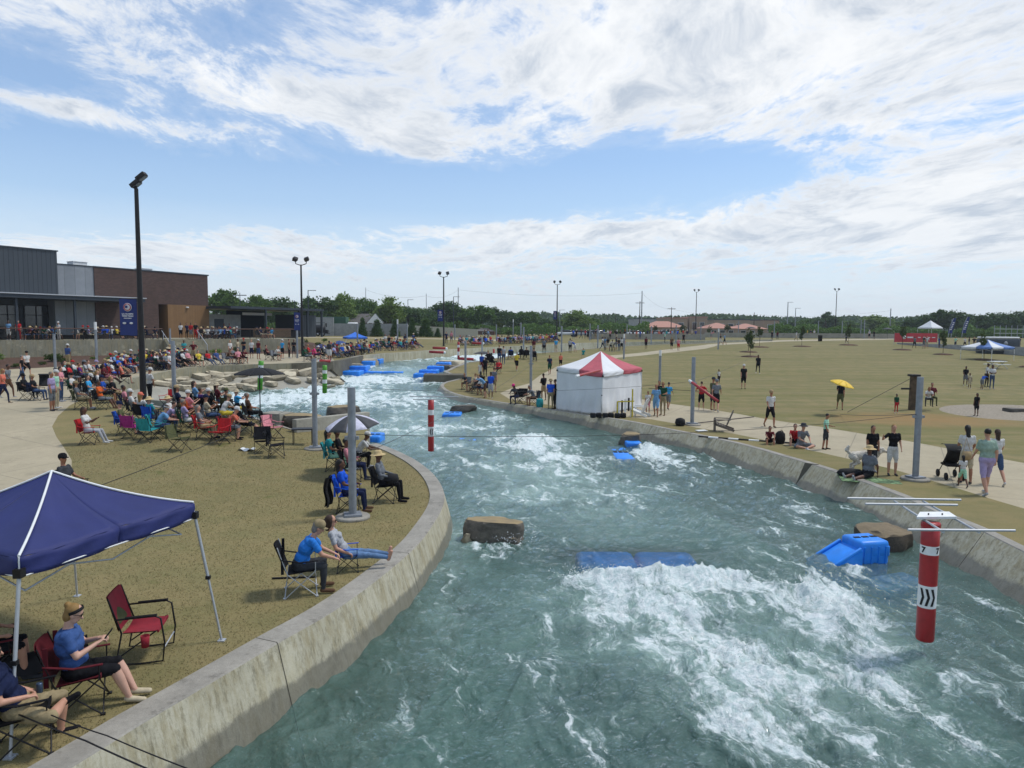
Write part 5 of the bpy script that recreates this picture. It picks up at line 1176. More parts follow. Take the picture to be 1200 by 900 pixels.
# ================================================================ trees and far background
def mk_leaf(name, a, b_, c_):
    m, nt, b = base_mat(name); ge = nt.new('ShaderNodeNewGeometry'); oi = nt.new('ShaderNodeObjectInfo').outputs['Random']
    n1 = nt.noise(ge.outputs['Position'], .55, 3, .6); n2 = nt.noise(ge.outputs['Position'], 3.0, 3, .7)
    c = nt.mix(nt.mapr(n1, .35, .65), a, b_); c = nt.mix(nt.mapr(n2, .5, .72), c, c_); c = nt.mix(nt.math('MULTIPLY', oi, .5), c, b_)
    nt.l.new(c, b.inputs['Base Color']); b.inputs['Roughness'].default_value = .75; b.inputs['Specular IOR Level'].default_value = .2
    tr = nt.new('ShaderNodeBsdfTranslucent', ins={0: c}).outputs[0]
    nt.l.new(nt.new('ShaderNodeMixShader', ins={0: .25, 1: b.outputs[0], 2: tr}).outputs[0], nt.n['Material Output'].inputs[0]); return m
L_dark = mk_leaf('leaf_dark', hexc('384f2c'), hexc('475f31'), hexc('5c7140')); L_mid = mk_leaf('leaf_mid', hexc('47612c'), hexc('567233'), hexc('6f8746'))
L_lite = mk_leaf('leaf_light', hexc('5d7434'), hexc('6d8440'), hexc('84945a')); M_bark = mat('bark', hexc('4a3d31'), .95, var=.3, scale=6)
def crown_mesh(seed, rx, rz_, zc, nclump, nleaf, leaf, lobes=7, cone=False):
    rg = np.random.default_rng(seed)
    if cone:
        t = rg.random(nclump) ** .7; z = zc - rz_ + 2 * rz_ * (1 - t); rad = rx * t * (0.35 + .65 * rg.random(nclump) ** .4); a = rg.uniform(0, 6.28, nclump)
        cl = np.column_stack([np.cos(a) * rad, np.sin(a) * rad, z]); cr = np.full(nclump, rx * .18)
    else:
        lc = rg.normal(0, 1, (lobes, 3)); lc /= np.linalg.norm(lc, axis=1)[:, None]; lc *= rg.uniform(.30, .72, (lobes, 1)); lr = rg.uniform(.34, .58, lobes)
        k = rg.integers(0, lobes, nclump); d_ = rg.normal(0, 1, (nclump, 3)); d_ /= np.linalg.norm(d_, axis=1)[:, None]
        cl = lc[k] + d_ * (lr[k] * rg.uniform(.55, 1, nclump))[:, None]; cl = cl * np.array([rx, rx, rz_]) + np.array([0, 0, zc]); cr = rg.uniform(.06, .15, nclump) * rx
    ci = rg.integers(0, nclump, nleaf); p = cl[ci] + rg.normal(0, 1, (nleaf, 3)) * cr[ci][:, None] * np.array([1, 1, .6])
    a = rg.normal(0, 1, (nleaf, 3)); a /= np.linalg.norm(a, axis=1)[:, None]; b = np.cross(a, rg.normal(0, 1, (nleaf, 3))); b /= np.linalg.norm(b, axis=1)[:, None]
    s = leaf * rg.uniform(.6, 1.3, (nleaf, 1)); v = np.stack([p - a * s, p + b * s * .55, p + a * s, p - b * s * .55], 1)
    return np_mesh('crown', v.reshape(-1, 3), np.arange(nleaf * 4).reshape(-1, 4), False)
def trunk_mesh(h_, r_, seed, spread=.5, top=.7):
    rr = random.Random(seed); m = MB(); m.tube([(0, 0, -.2), (rr.uniform(-.1, .1) * r_, 0, h_ * .35), (rr.uniform(-.5, .5) * r_ * 2, rr.uniform(-.5, .5) * r_ * 2, h_ * top)], r_, 7, r2=r_ * .4)
    for i in range(6):
        a = i * 1.05 + rr.uniform(0, .6); z0 = h_ * rr.uniform(.3, .55); l = h_ * spread * rr.uniform(.4, .7)
        m.tube([(0, 0, z0), (math.cos(a) * l * .5, math.sin(a) * l * .5, z0 + l * .45), (math.cos(a) * l, math.sin(a) * l, z0 + l * .7)], r_ * .38, 5, r2=r_ * .1)
    return m.mesh('trunk')
TV = []
for i, (rx, hz_h, nl, lm) in enumerate([(5.0, 4.2, 5200, L_dark), (4.6, 4.8, 5200, L_mid), (5.4, 4.0, 5200, L_dark), (4.2, 5.2, 5200, L_mid), (5.0, 4.4, 5200, L_lite)]):
    c = crown_mesh(100 + i, rx, hz_h, 6.2, 220, nl, .36); c.materials.append(lm); t = trunk_mesh(8, .32, 200 + i); t.materials.append(M_bark); TV.append((c, t))
cp = crown_mesh(120, 3.4, 2.0, 11.0, 60, 1800, .32, 9); cp.materials.append(L_dark); tp = trunk_mesh(12.5, .25, 220, .22, .95); tp.materials.append(M_bark); PINE = (cp, tp)
def tree(var, x, y, s, rz, lab, grp, sz=1.0, name='tree', z=None):
    r = empty(name, (x, y, (h(x, y) if z is None else z) - .1), rz); r.scale = (s, s, s * sz); tag(r, lab, 'tree', grp)
    link('crown', var[0], None, r); link('trunk', var[1], None, r); return r
rt = random.Random(11)
KIND = ['dark green broad tree', 'mid green tree', 'wide dark tree', 'tall mid green tree', 'pale green loose tree']
# silhouette of the far tree line: (column, top row, distance, half width px, kind)
SK = [(258, 338, 150, 22, 1), (285, 346, 170, 20, 0), (305, 345, 150, 18, 1), (325, 344, 165, 20, 0), (345, 345, 190, 18, 3), (368, 343, 160, 22, 0), (385, 349, 190, 16, 2), (402, 345, 165, 20, 4), (422, 348, 185, 18, 1), (438, 352, 170, 16, 1),
      (457, 349, 160, 20, 4), (478, 356, 180, 18, 0), (495, 360, 200, 16, 1), (523, 349, 190, 20, 0), (508, 362, 170, 16, 2), (545, 360, 190, 18, 1), (565, 357, 185, 18, 1), (588, 356, 200, 18, 2), (606, 366, 210, 14, 1), (620, 364, 200, 14, 1), (636, 371, 220, 14, 0), (660, 370, 210, 12, 2), (676, 364, 195, 20, 4), (692, 368, 200, 16, 3),
      (708, 373, 330, 16, 0), (724, 374, 340, 16, 0), (745, 374, 330, 16, 2), (762, 371, 340, 15, 0), (776, 372, 350, 14, 2), (785, 370, 350, 12, 0), (800, 373, 340, 12, 1), (900, 379, 380, 14, 0), (918, 377, 300, 14, 1), (934, 374, 280, 16, 0), (948, 373, 270, 14, 1), (968, 367, 260, 15, 2), (990, 375, 280, 16, 1), (1005, 377, 290, 14, 0), (1026, 370, 240, 22, 4), (1044, 373, 250, 16, 1), (1060, 376, 260, 14, 1),
      (1078, 367, 210, 20, 2), (1098, 364, 205, 20, 0), (1118, 360, 200, 22, 2), (1138, 365, 205, 20, 0), (1156, 367, 210, 18, 2), (1172, 363, 200, 20, 0), (1190, 362, 205, 20, 2), (1208, 361, 200, 20, 0), (1226, 362, 200, 20, 0)]
for (px, rt_, Y, hw, k) in SK:
    p = PY(px, rt_, Y); z0 = h(p.x, Y); H_ = max(3.5, p.z - z0); w_ = hw * Y / F
    sxy = w_ / 4.7 * 1.02; sz = H_ / 10.6
    r = tree(TV[k], p.x, Y, sxy, rt.uniform(0, 6), f'{KIND[k]} in the far tree line', 'trees of the far tree line', sz / sxy)
for (px, rt_, Y) in [(1100, 362, 190), (968, 365, 240), (793, 370, 300)]:
    p = PY(px, rt_, Y); tree(PINE, p.x, Y, (p.z - 3) / 13.2, rt.uniform(0, 6), 'tall thin pine with bare lower trunk rising from the tree line', 'pines in the tree line', name='pine_tree')
# second, farther row reads as one wood
rg = np.random.default_rng(9); NL = 60000
px_ = rg.uniform(-400, 1700, NL); Yd = rg.uniform(420, 520, NL)
topr = 8.5 + 3.5 * fbm(px_ / 70, np.zeros(NL), 4, 77); z_ = 3 + rg.random(NL) ** .8 * topr; X_ = (px_ - 600) / F * Yd
a = rg.normal(0, 1, (NL, 3)); a /= np.linalg.norm(a, axis=1)[:, None]; b = np.cross(a, rg.normal(0, 1, (NL, 3))); b /= np.linalg.norm(b, axis=1)[:, None]; p = np.column_stack([X_, Yd, z_]); s = rg.uniform(.8, 1.8, (NL, 1))
me = np_mesh('far_woods', np.stack([p - a * s, p + b * s * .6, p + a * s, p - b * s * .6], 1).reshape(-1, 3), np.arange(NL * 4).reshape(-1, 4)); tag(link('far_woods', me, L_dark), kind='stuff', label='far low wooded horizon behind everything')
# understory hedge below the tree line
NL = 40000; px_ = np.concatenate([rg.uniform(250, 760, NL // 2), rg.uniform(900, 1260, NL // 2)]); Yd = rg.uniform(175, 188, NL); X_ = (px_ - 600) / F * Yd; topr = 1.2 + 2.6 * fbm(px_ / 14, np.zeros(NL), 3, 55); z_ = 3 + rg.random(NL) * topr
a = rg.normal(0, 1, (NL, 3)); a /= np.linalg.norm(a, axis=1)[:, None]; b = np.cross(a, rg.normal(0, 1, (NL, 3))); b /= np.linalg.norm(b, axis=1)[:, None]; p = np.column_stack([X_, Yd, z_]); s = rg.uniform(.2, .45, (NL, 1))
me = np_mesh('hedge', np.stack([p - a * s, p + b * s * .6, p + a * s, p - b * s * .6], 1).reshape(-1, 3), np.arange(NL * 4).reshape(-1, 4)); tag(link('undergrowth', me, L_mid), kind='stuff', label='tangled green undergrowth below the far trees')
# cone shrubs before the grey wall
cc_ = crown_mesh(300, 1.3, 1.6, 1.65, 260, 4200, .13, cone=True); cc_.materials.append(L_dark); tc_ = trunk_mesh(1.5, .08, 301, .2); tc_.materials.append(M_bark)
for (px, tp, wp, lab) in [(425, 374, 11, 'first cone shrub from the left before the grey wall'), (442, 376, 15, 'second cone shrub from the left before the grey wall'), (463, 375, 12, 'cone shrub beside the white topped pole'), (483, 373, 12, 'tall narrow cone shrub right of the grey poles'), (499, 374, 18, 'widest cone shrub left of the middle lamp post'), (513, 385, 8, 'small round shrub beside the middle lamp post')]:
    b_ = PY(px, 395, 117); r = empty('cone_shrub', (b_.x, 117, h(b_.x, 117))); k = 117 / F; r.scale = (wp * k / 2.6, wp * k / 2.6, (395 - tp) * k / 3.3); tag(r, lab, 'shrub', 'cone shrubs before the grey wall'); link('crown', cc_, None, r); link('trunk', tc_, None, r)
# young trees
sc_ = [crown_mesh(310 + i, .85, 1.15, 1.95, 70, 2600, .075, 6) for i in range(3)]
ly = mk_leaf('leaf_sapling', hexc('3a4a20'), hexc('4c5a28'), hexc('616a3a'))
for c in sc_: c.materials.append(ly)
st2 = trunk_mesh(2.6, .05, 311, .35, .8); st2.materials.append(M_bark)
mul = MB().lathe([(1.15, -.1), (1.1, .02), (.8, .1), (.3, .15), (0, .16)], 20).mesh('mound'); mul.materials.append(M_mulch)
def sap(px, rb, rt_, wp, lab, k, mound=True, grp='young trees on the right lawn'):
    g = G(px, rb); s = (PY(px, rt_, g.y).z - hz(g.x, g.y)) / 3.1; r = empty('young_tree', (g.x, g.y, hz(g.x, g.y)), k * 1.3); sx_ = wp * g.y / F / 1.9; r.scale = (sx_, sx_, s); tag(r, lab, 'young tree', grp)
    link('crown', sc_[k % 3], None, r); link('trunk', st2, None, r)
    if mound:
        m_ = link('mulch_mound', mul, None, r); q = 11 * g.y / F / 1.15 / sx_; m_.scale = (q, q, 1)
for i, a in enumerate([(879, 418, 387, 14, 'front young tree of the cluster before the stores'), (877, 412.5, 385, 12, 'second young tree of the cluster behind the front one'), (890, 407, 382, 9, 'rear right young tree of the cluster before stores'), (939.5, 406, 380, 9, 'young tree left of the litter bin'), (994, 404.5, 378, 8, 'young tree behind the runner by the far path'),
    (1057, 410, 381, 11, 'young tree in front of the red banner'), (1105, 415.5, 385, 12, 'young tree right of the red banner'), (1153, 422, 388, 12, 'young tree behind the blue panelled canopy'), (1206, 430, 392, 12, 'young tree at the right picture edge')]): sap(*a[:5], i)
for i, (px, rb, rt_, wp) in enumerate([(536, 394, 374, 9), (546, 394, 373, 10), (586, 393.5, 376, 11), (596, 394, 387, 10), (528, 394, 384, 7), (640, 391, 376, 8), (669, 391, 382, 9), (711, 391, 382, 9), (768, 394, 381, 8), (800, 394, 380, 12), (830, 394, 382, 9), (852, 394, 380, 11), (1022, 392, 378, 9), (1048, 392, 380, 8), (1155, 391, 378, 9), (1165, 391, 380, 9), (1176, 391, 379, 9), (1193, 391, 380, 9), (960, 392, 382, 8), (975, 392, 384, 8)]):
    sap(px, rb, rt_, wp, 'bright green young tree beyond the far banks', i, False, 'young trees beyond the far banks')
for o in [x for x in bpy.data.objects if x.name.startswith('young_tree') and x.get('group') == 'young trees beyond the far banks']:
    pass
# mulch bed shrubs
sh = crown_mesh(330, .6, .35, .3, 30, 700, .06, 5); sh.materials.append(L_lite)
sh2 = crown_mesh(331, .6, .35, .3, 30, 700, .06, 5); sh2.materials.append(ly)
for i in range(34):
    px = rt.uniform(-20, 380); row = np.interp(px, [-20, 120, 310, 380], [430, 424, 411, 405]) + rt.uniform(-4, 2); g = G(px, row); z = hz(g.x, g.y)
    r = link('low_shrub', [sh, sh2][i % 2], None, None, (g.x, g.y, z)); s = rt.uniform(.6, 1.3); r.scale = (s, s, s * rt.uniform(.7, 1.2)); r.rotation_euler = (0, 0, rt.uniform(0, 6)); tag(r, 'small low shrub in the mulch bed below the deck', 'shrub', 'low shrubs in the mulch bed')
# utility poles and wires
def upole(px, rt_, Y, lab, arm=True, m=M_bark, rad=.16, arm2=False):
    p = PY(px, rt_, Y); z = h(p.x, Y); r = empty('utility_pole', (p.x, Y, z)); tag(r, lab, 'utility pole', 'far poles above the tree line'); L = p.z - z
    MB().tube([(0, 0, 0), (0, 0, L)], rad, 8, r2=rad * .6).build('pole', m, r)
    if arm: MB().box((0, 0, L - .5), (2.6, .15, .15)).build('crossarm', m, r)
    if arm2: MB().box((.7, 0, L - .05), (1.5, .12, .1)).build('lamp_arm', m, r)
    return p
U = [upole(752.5, 341, 210, 'tallest paired utility pylon left of the stores', False, M_galv, .22), upole(750, 353, 210, 'shorter paired utility pylon with crossarm', True), upole(787, 360, 230, 'wooden utility pole with crossarm behind salmon roof'), upole(721.5, 367, 300, 'far bare utility pole above dark woods', False),
     upole(428.5, 337, 200, 'thin tall mast above trees left of centre', False, M_galv, .12), upole(499.5, 344, 200, 'thin pale mast left of the middle lamp post', False, M_galv, .12), upole(537, 337, 190, 'thin pale mast right of the middle lamp post', False, M_galv, .15), upole(478, 351, 190, 'street light pole above the dark trees', False, M_slate, .12, True), upole(531.5, 347.5, 170, 'street light pole between two masts', False, M_slate, .12, True),
     upole(656, 363, 200, 'street light pole right of the banner lamp', False, M_galv, .15, True), upole(884, 366, 260, 'dark utility pole above the stores', False), upole(923.5, 354, 200, 'tall pale street light left of round tree', False, M_galv, .18, True), upole(932.5, 361, 210, 'shorter pale street light left of round tree', False, M_galv, .15, True), upole(1044, 361.5, 200, 'pale utility pole left of the white tent', False, M_galv, .2),
     upole(361, 340, 130, 'street light behind the pavilion lamp post', False, M_slate, .12, True), upole(345, 352, 150, 'thin pole over the pavilion roof', False, M_slate, .1), upole(281, 343, 140, 'utility pole behind the brick building', True, M_slate, .1)]
for (a, b_, lab) in [(0, 2, 'upper far wire running right from the paired pylons'), (2, 10, 'far wire above the store roofs'), (6, 0, 'long far wire above the central tree line'), (5, 6, 'far wire between two thin masts'), (4, 5, 'far wire between thin masts left of centre'), (10, 13, 'far wire above the right tree line')]:
    cable([U[a] - UP * .6, U[b_] - UP * .6], .016, lab, 1.2)
# far parked cars
def car_parts(col):
    r = empty('parked_car'); b_ = MB(); b_.box((0, 0, .62), (4.3, 1.75, .6), bev=.16).build('body', col, r); MB().box((-.15, 0, 1.12), (2.3, 1.5, .52), bev=.2).build('cabin', M_glass, r)
    for sx_ in (-1.35, 1.35):
        for sy_ in (-.8, .8): MB().lathe([(0, -.1), (.32, -.1), (.32, .1), (0, .1)], 12, M=Matrix.Translation((sx_, sy_, .32)) @ Matrix.Rotation(math.pi / 2, 4, 'X')).build('wheel', M_rub, r)
    return r
for (px, Y, cn, ch_, rz) in [(744, 165, 'white', 'd5d6d6', .1), (776, 168, 'silver', '9a9ea2', 0), (700, 150, 'dark grey', '35383c', .2), (664, 150, 'white', 'd0d0d0', .1), (960, 200, 'yellow', 'c9b53a', 0), (915, 190, 'white', 'd5d5d0', .1), (1000, 190, 'white', 'cfcfcb', 0), (940, 190, 'pale yellow', 'c6bd70', 0), (682, 148, 'silver', 'a9acb0', 0)]:
    p = PY(px, 390, Y); r = car_parts(mat('car_' + cn.replace(' ', '_'), hexc(ch_), .35, .1, var=.04)); r.location = (p.x, Y, h(p.x, Y)); r.rotation_euler = (0, 0, rz); tag(r, f'{cn} car parked far beyond the course', 'car', 'cars parked far away')
# ================================================================ people
def _unit(seg):
    m = MB(); n = max(6, seg // 2 + 2); m.lathe([(math.sin(math.pi * k / n), -math.cos(math.pi * k / n)) for k in range(1, n)], seg)
    k = (n - 2) * seg; m.v += [(0, 0, -1), (0, 0, 1)]; o = len(m.v)
    m.f += [(o - 2, (j + 1) % seg, j) for j in range(seg)] + [(o - 1, k + j, k + (j + 1) % seg) for j in range(seg)]
    return np.array(m.v), m.f
US = {s_: _unit(s_) for s_ in (10, 12, 16)}
def sph(bm, c, r, M=None, seg=12):
    v, f = US[seg]; r = np.array([r] * 3 if not isinstance(r, (tuple, list)) else r); q = v * r
    if M is not None: q = q @ np.array(M.to_3x3()).T
    o = bm[2]; bm[0].append(q + np.array(c)); bm[1].extend([tuple(i + o for i in t) for t in f]); bm[2] += len(v)
def cap(bm, a, b, ra, rb, seg=12):
    a, b = Vector(a), Vector(b); d = b - a
    if d.length > 1e-4:
        Q = np.array(d.to_track_quat('Z', 'Y').to_matrix()); t = np.arange(seg) * math.tau / seg; ci = np.column_stack([np.cos(t), np.sin(t), t * 0])
        v = np.vstack([(ci * ra) @ Q.T + np.array(a), (ci * rb) @ Q.T + np.array(b)]); o = bm[2]; bm[0].append(v); bm[2] += 2 * seg
        bm[1].extend([(o + i, o + (i + 1) % seg, o + seg + (i + 1) % seg, o + seg + i) for i in range(seg)] + [tuple(range(o + seg - 1, o - 1, -1)), tuple(range(o + seg, o + 2 * seg))])
    sph(bm, a, ra, None, seg); sph(bm, b, rb, None, seg)
def vdir(pitch, out, side):
    p, o = R(pitch), R(out); return Vector((side * math.sin(o), math.cos(o) * math.sin(p), -math.cos(o) * math.cos(p)))
SK_, TOP, THI, SHI, SHO, FOR, HAI = range(7)    # skin, top, thigh, shin, shoe, forearm, hair
def skeleton(P):
    J = {}; hip = Vector((0, P.get('hy', 0), P['hz'])); lean = R(P.get('lean', 0)); u = Vector((0, math.sin(lean), math.cos(lean))); f = Vector((0, math.cos(lean), -math.sin(lean)))
    curl = R(P.get('curl', 0)); u2 = Vector((0, math.sin(lean + curl), math.cos(lean + curl))); f2 = Vector((0, math.cos(lean + curl), -math.sin(lean + curl)))
    J['hip'] = hip; J['waist'] = hip + u * .17; J['chest'] = J['waist'] + (u + u2).normalized() * .20; J['neck'] = J['chest'] + u2 * .19
    hl = R(P.get('head', 0)); uh = Vector((0, math.sin(lean * .3 + hl), math.cos(lean * .3 + hl))); J['head'] = J['neck'] + uh * .15 + Vector((0, .015, 0)); J['uh'] = uh; J['yaw'] = R(P.get('yaw', 0))
    J['u'] = u; J['f'] = f; J['u2'] = u2
    for s, n in ((-1, 'L'), (1, 'R')):
        g = lambda k, d=0: P.get(k + n, P.get(k, d))
        hj = hip + Vector((s * .088, 0, -.02)); J['hj' + n] = hj
        kn = hj + vdir(g('th'), g('tho', 3), s) * .42; an = kn + vdir(g('sh'), g('sho', 0), s) * .41
        J['kn' + n] = kn; J['an' + n] = an
        ft = g('foot', 0); J['to' + n] = an + Vector((s * .02 + g('tx', 0), math.cos(R(ft)) * .17, math.sin(R(ft)) * .17 - .045))
        sj = J['neck'] - u2 * .055 + Vector((s * .165, 0, 0)); J['sj' + n] = sj
        el = sj + vdir(g('ua'), g('uo', 10), s) * .285; wr = el + vdir(g('fa'), g('fo', 0), s) * .25
        J['el' + n] = el; J['wr' + n] = wr; J['hd' + n] = wr + (wr - el).normalized() * .085
    return J
def body_prims(P, J, fem=False, longhair=False, fine=False, child=False, big=1.0, shorts=False, sleeve=True, fingers=False):
    pr = []   # (kind, a, b/radii, ra, rb, slot, M)
    u, u2 = J['u'], J['u2']
    def el(c, r, slot, up=u): pr.append(('e', Vector(c), r, up, None, slot))
    def cp(a, b, ra, rb, slot): pr.append(('c', Vector(a), Vector(b), ra, rb, slot))
    w = big
    el(J['hip'] + u * .02, (.168 * w, .122 * w, .135), THI); el((J['hip'] + J['waist']) / 2 + u * .05, (.148 * w, .115 * w, .13), TOP)
    el(J['chest'] - u2 * .04, (.163 * w, .118 * w, .17), TOP, u2); el(J['chest'] + u2 * .085, (.175 * w, .10 * w, .09), TOP, u2)
    if fem:
        for s in (-1, 1): el(J['chest'] + Vector((s * .065, 0, 0)) + J['f'] * .085, (.062, .05, .058), TOP, u2)
    cp(J['neck'] - u2 * .05, J['neck'] + J['uh'] * .07, .058, .052, SK_)
    h = J['head']; uh = J['uh']; fy = Matrix.Rotation(-J['yaw'], 3, 'Z') @ Vector((0, math.cos(math.acos(max(-1, min(1, uh.z)))) , -uh.y)); fy = (fy - uh * fy.dot(uh)).normalized(); J['ff'] = fy; sx = fy.cross(uh)
    el(h + uh * .035, (.077, .094, .098), SK_, uh); el(h - uh * .045 + fy * .022, (.056, .062, .068), SK_, uh)
    cp(h + fy * .088 + uh * .012, h + fy * .108 - uh * .020, .011, .015, SK_)
    for s in (-1, 1): el(h + sx * s * .078 - uh * .0, (.012, .020, .030), SK_, uh)
    el(h + uh * .058 - fy * .018, (.084, .094, .090), HAI, uh)
    if longhair:
        cp(h + uh * .03 - fy * .06, h - uh * .20 - fy * .075, .075, .05, HAI)
    for s, n in ((-1, 'L'), (1, 'R')):
        k = 1.12 if big > 1.05 else 1
        cp(J['hj' + n], J['kn' + n], .088 * k, .058 * k, THI)
        if shorts: cp(J['hj' + n], J['hj' + n].lerp(J['kn' + n], .72), .093, .084, THI)
        cp(J['kn' + n], J['kn' + n].lerp(J['an' + n], .35), .054 * k, .056 * k, SHI); cp(J['kn' + n].lerp(J['an' + n], .35), J['an' + n], .056 * k, .036, SHI)
        cp(J['an' + n] + Vector((0, -.02, -.03)), J['to' + n], .040, .034, SHO)
        cp(J['sj' + n], J['el' + n], .052 * k, .040, SK_ if not sleeve else FOR)
        if sleeve: cp(J['sj' + n] - Vector((0, 0, .0)), J['sj' + n].lerp(J['el' + n], .62), .057 * k, .055 * k, TOP)
        cp(J['el' + n], J['wr' + n], .040, .026, FOR)
        wr, hd = J['wr' + n], J['hd' + n]; d = (hd - wr).normalized()
        if fingers:
            side = Vector((s, 0, 0)); side = (side - d * side.dot(d)).normalized(); pn = d.cross(side).normalized()
            if pn.z > 0: pn = -pn
            ac = side
            for j in range(3): cp(wr + ac * (j - 1) * .018, wr + d * .075 + ac * (j - 1) * .022, .015, .014, SK_)
            for j, l in enumerate((.060, .072, .067, .052)):
                o = wr + d * .075 + ac * (.033 - j * .022) * -s; c_ = P.get('curlf' + n, P.get('curlf', 35)); t1 = (d * math.cos(R(c_)) + pn * math.sin(R(c_))); t2 = (d * math.cos(R(c_ * 2.1)) + pn * math.sin(R(c_ * 2.1)))
                cp(o, o + t1 * l * .55, .0098, .009, SK_); cp(o + t1 * l * .55, o + t1 * l * .55 + t2 * l * .5, .009, .0078, SK_)
            o = wr + d * .025 - ac * s * .024; t1 = (d * .7 - ac * s * .6 + pn * .35).normalized(); cp(o, o + t1 * .042, .0125, .0105, SK_); cp(o + t1 * .042, o + t1 * .042 + (d * .9 + pn * .4).normalized() * .03, .0105, .009, SK_)
        else: el((wr + hd) / 2 + d * .02, (.024, .034, .062), SK_, d)
    return pr
def prim_dist(p, q):
    if q[0] == 'c':
        a, b = np.array(q[1]), np.array(q[2]); d = b - a; L = max(1e-9, d @ d); t = np.clip(((p - a) @ d) / L, 0, 1)
        return np.linalg.norm(p - (a + t[:, None] * d), axis=1) - (q[3] + (q[4] - q[3]) * t)
    Mi = np.array((q[3].to_track_quat('Z', 'Y').to_matrix() if abs(q[3].z) < .999 else Matrix.Identity(3)).transposed()); r = np.array(q[2]); l = (p - np.array(q[1])) @ Mi.T
    return (np.linalg.norm(l / r, axis=1) - 1) * r.min()
def make_body(pr, vox, smooth=4, wrinkle=0.0, name='person'):
    bm = [[], [], 0]
    for q in pr:
        if q[0] == 'c': cap(bm, q[1], q[2], q[3], q[4], 12 if vox > .02 else 16)
        else:
            Mq = (q[3].to_track_quat('Z', 'Y').to_matrix() if abs(q[3].z) < .999 else Matrix.Identity(3)).to_4x4(); sph(bm, q[1], q[2], Mq, 16)
    me = bpy.data.meshes.new('b'); me.from_pydata(np.vstack(bm[0]).tolist(), [], bm[1]); o = bpy.data.objects.new('b', me); TMP.collection.objects.link(o)
    m = o.modifiers.new('r', 'REMESH'); m.mode = 'VOXEL'; m.voxel_size = vox
    s = o.modifiers.new('s', 'SMOOTH'); s.factor = .5; s.iterations = smooth
    TMP.view_layers[0].update(); res = bpy.data.meshes.new_from_object(o.evaluated_get(TMP.view_layers[0].depsgraph)); bpy.data.objects.remove(o)
    n = len(res.polygons); c = np.zeros(n * 3); res.polygons.foreach_get('center', c); c = c.reshape(-1, 3)
    D = np.stack([prim_dist(c, q) for q in pr], 1); sl = np.array([q[5] for q in pr])[D.argmin(1)]
    res.polygons.foreach_set('material_index', sl.astype(np.int32)); res.polygons.foreach_set('use_smooth', [True] * n)
    if wrinkle:
        nv = len(res.vertices); co = np.zeros(nv * 3); res.vertices.foreach_get('co', co); co = co.reshape(-1, 3); no = np.zeros(nv * 3); res.vertices.foreach_get('normal', no); no = no.reshape(-1, 3)
        msk = np.zeros(nv)
        for pl in res.polygons:
            if pl.material_index in (TOP, THI): msk[list(pl.vertices)] = 1
        x, y, z = co.T; wv_ = (ridge(x * 9 + z * 5, y * 9 - z * 11, 3, 61) - .45) * wrinkle
        res.vertices.foreach_set('co', (co + no * (wv_ * msk)[:, None]).ravel().astype(np.float32))
    res.name = name; res.update(); return res
POSE = {
 'stand': dict(hz=.92, th=1, sh=-3, ua=4, uo=9, fa=14), 'standb': dict(hz=.92, thL=6, shL=-2, thR=-4, shR=-8, ua=12, uo=10, faL=88, faR=20, fo=-18, head=12),
 'hips': dict(hz=.92, th=2, tho=6, sh=-2, ua=-12, uo=42, fa=25, fo=-45), 'arms': dict(hz=.92, th=1, sh=-3, ua=14, uo=8, fa=92, fo=-50),
 'walk': dict(hz=.90, lean=3, thL=24, shL=4, thR=-14, shR=-38, uaL=-20, faL=5, uaR=22, faR=45, footR=-35), 'walkb': dict(hz=.91, lean=2, thL=-12, shL=-28, thR=18, shR=6, uaL=18, faL=40, uaR=-15, faR=5, footL=-30),
 'sit': dict(hz=.50, hy=-.08, lean=-14, th=92, tho=8, sh=6, ua=22, uo=16, fa=78, fo=-12), 'sitf': dict(hz=.50, hy=-.06, lean=24, curl=12, th=92, tho=14, sh=-6, ua=38, uo=6, fa=82, fo=-22, head=8),
 'sitp': dict(hz=.50, hy=-.08, lean=-10, th=90, tho=6, sh=24, ua=35, uo=8, fa=122, fo=-16), 'sitx': dict(hz=.48, hy=-.08, lean=-22, th=82, tho=5, sh=46, ua=12, uo=16, fa=70, fo=-15, foot=40),
 'ground': dict(hz=.14, lean=14, curl=10, th=118, tho=12, sh=20, ua=55, uo=8, fa=70, fo=-12), 'ground2': dict(hz=.14, lean=-4, th=86, tho=10, sh=84, ua=-10, uo=18, fa=-4, foot=70),
 'cross': dict(hz=.13, lean=8, curl=12, th=88, tho=48, sh=60, sho=-70, ua=30, uo=10, fa=68, fo=-25), 'bend': dict(hz=.88, lean=42, curl=10, thL=14, shL=-6, thR=-4, shR=-12, ua=70, uo=6, fa=62, head=10),
 'umb': dict(hz=.91, lean=2, thL=18, shL=2, thR=-10, shR=-28, uaL=4, faL=10, uaR=28, faR=128, foR=-12, footR=-30), 'wave': dict(hz=.92, th=1, sh=-3, uaL=5, faL=30, uaR=25, uoR=45, faR=128, foR=10),
 'photo': dict(hz=.50, hy=-.08, lean=-6, th=92, tho=8, sh=10, ua=72, uo=12, fa=135, fo=-20), 'reach': dict(hz=.90, lean=6, thL=10, shL=-4, thR=-8, shR=-18, ua=48, uo=4, fa=60, fo=-8)}
TMP = bpy.data.scenes.new('tmp')
PC = {}
def proto(pose, lod, long_=False, child=False, fem=False, shorts=False, big=False):
    k = (pose, lod, long_, fem, shorts, big)
    if k not in PC:
        P = POSE[pose]; J = skeleton(P); pr = body_prims(P, J, fem, long_, shorts=shorts, big=1.22 if big else 1.0)
        PC[k] = (make_body(pr, {0: .017, 1: .026, 2: .042}[lod], {0: 3, 1: 3, 2: 2}[lod], .014 if lod == 0 else (.016 if lod == 1 else 0)), J)
    return PC[k]
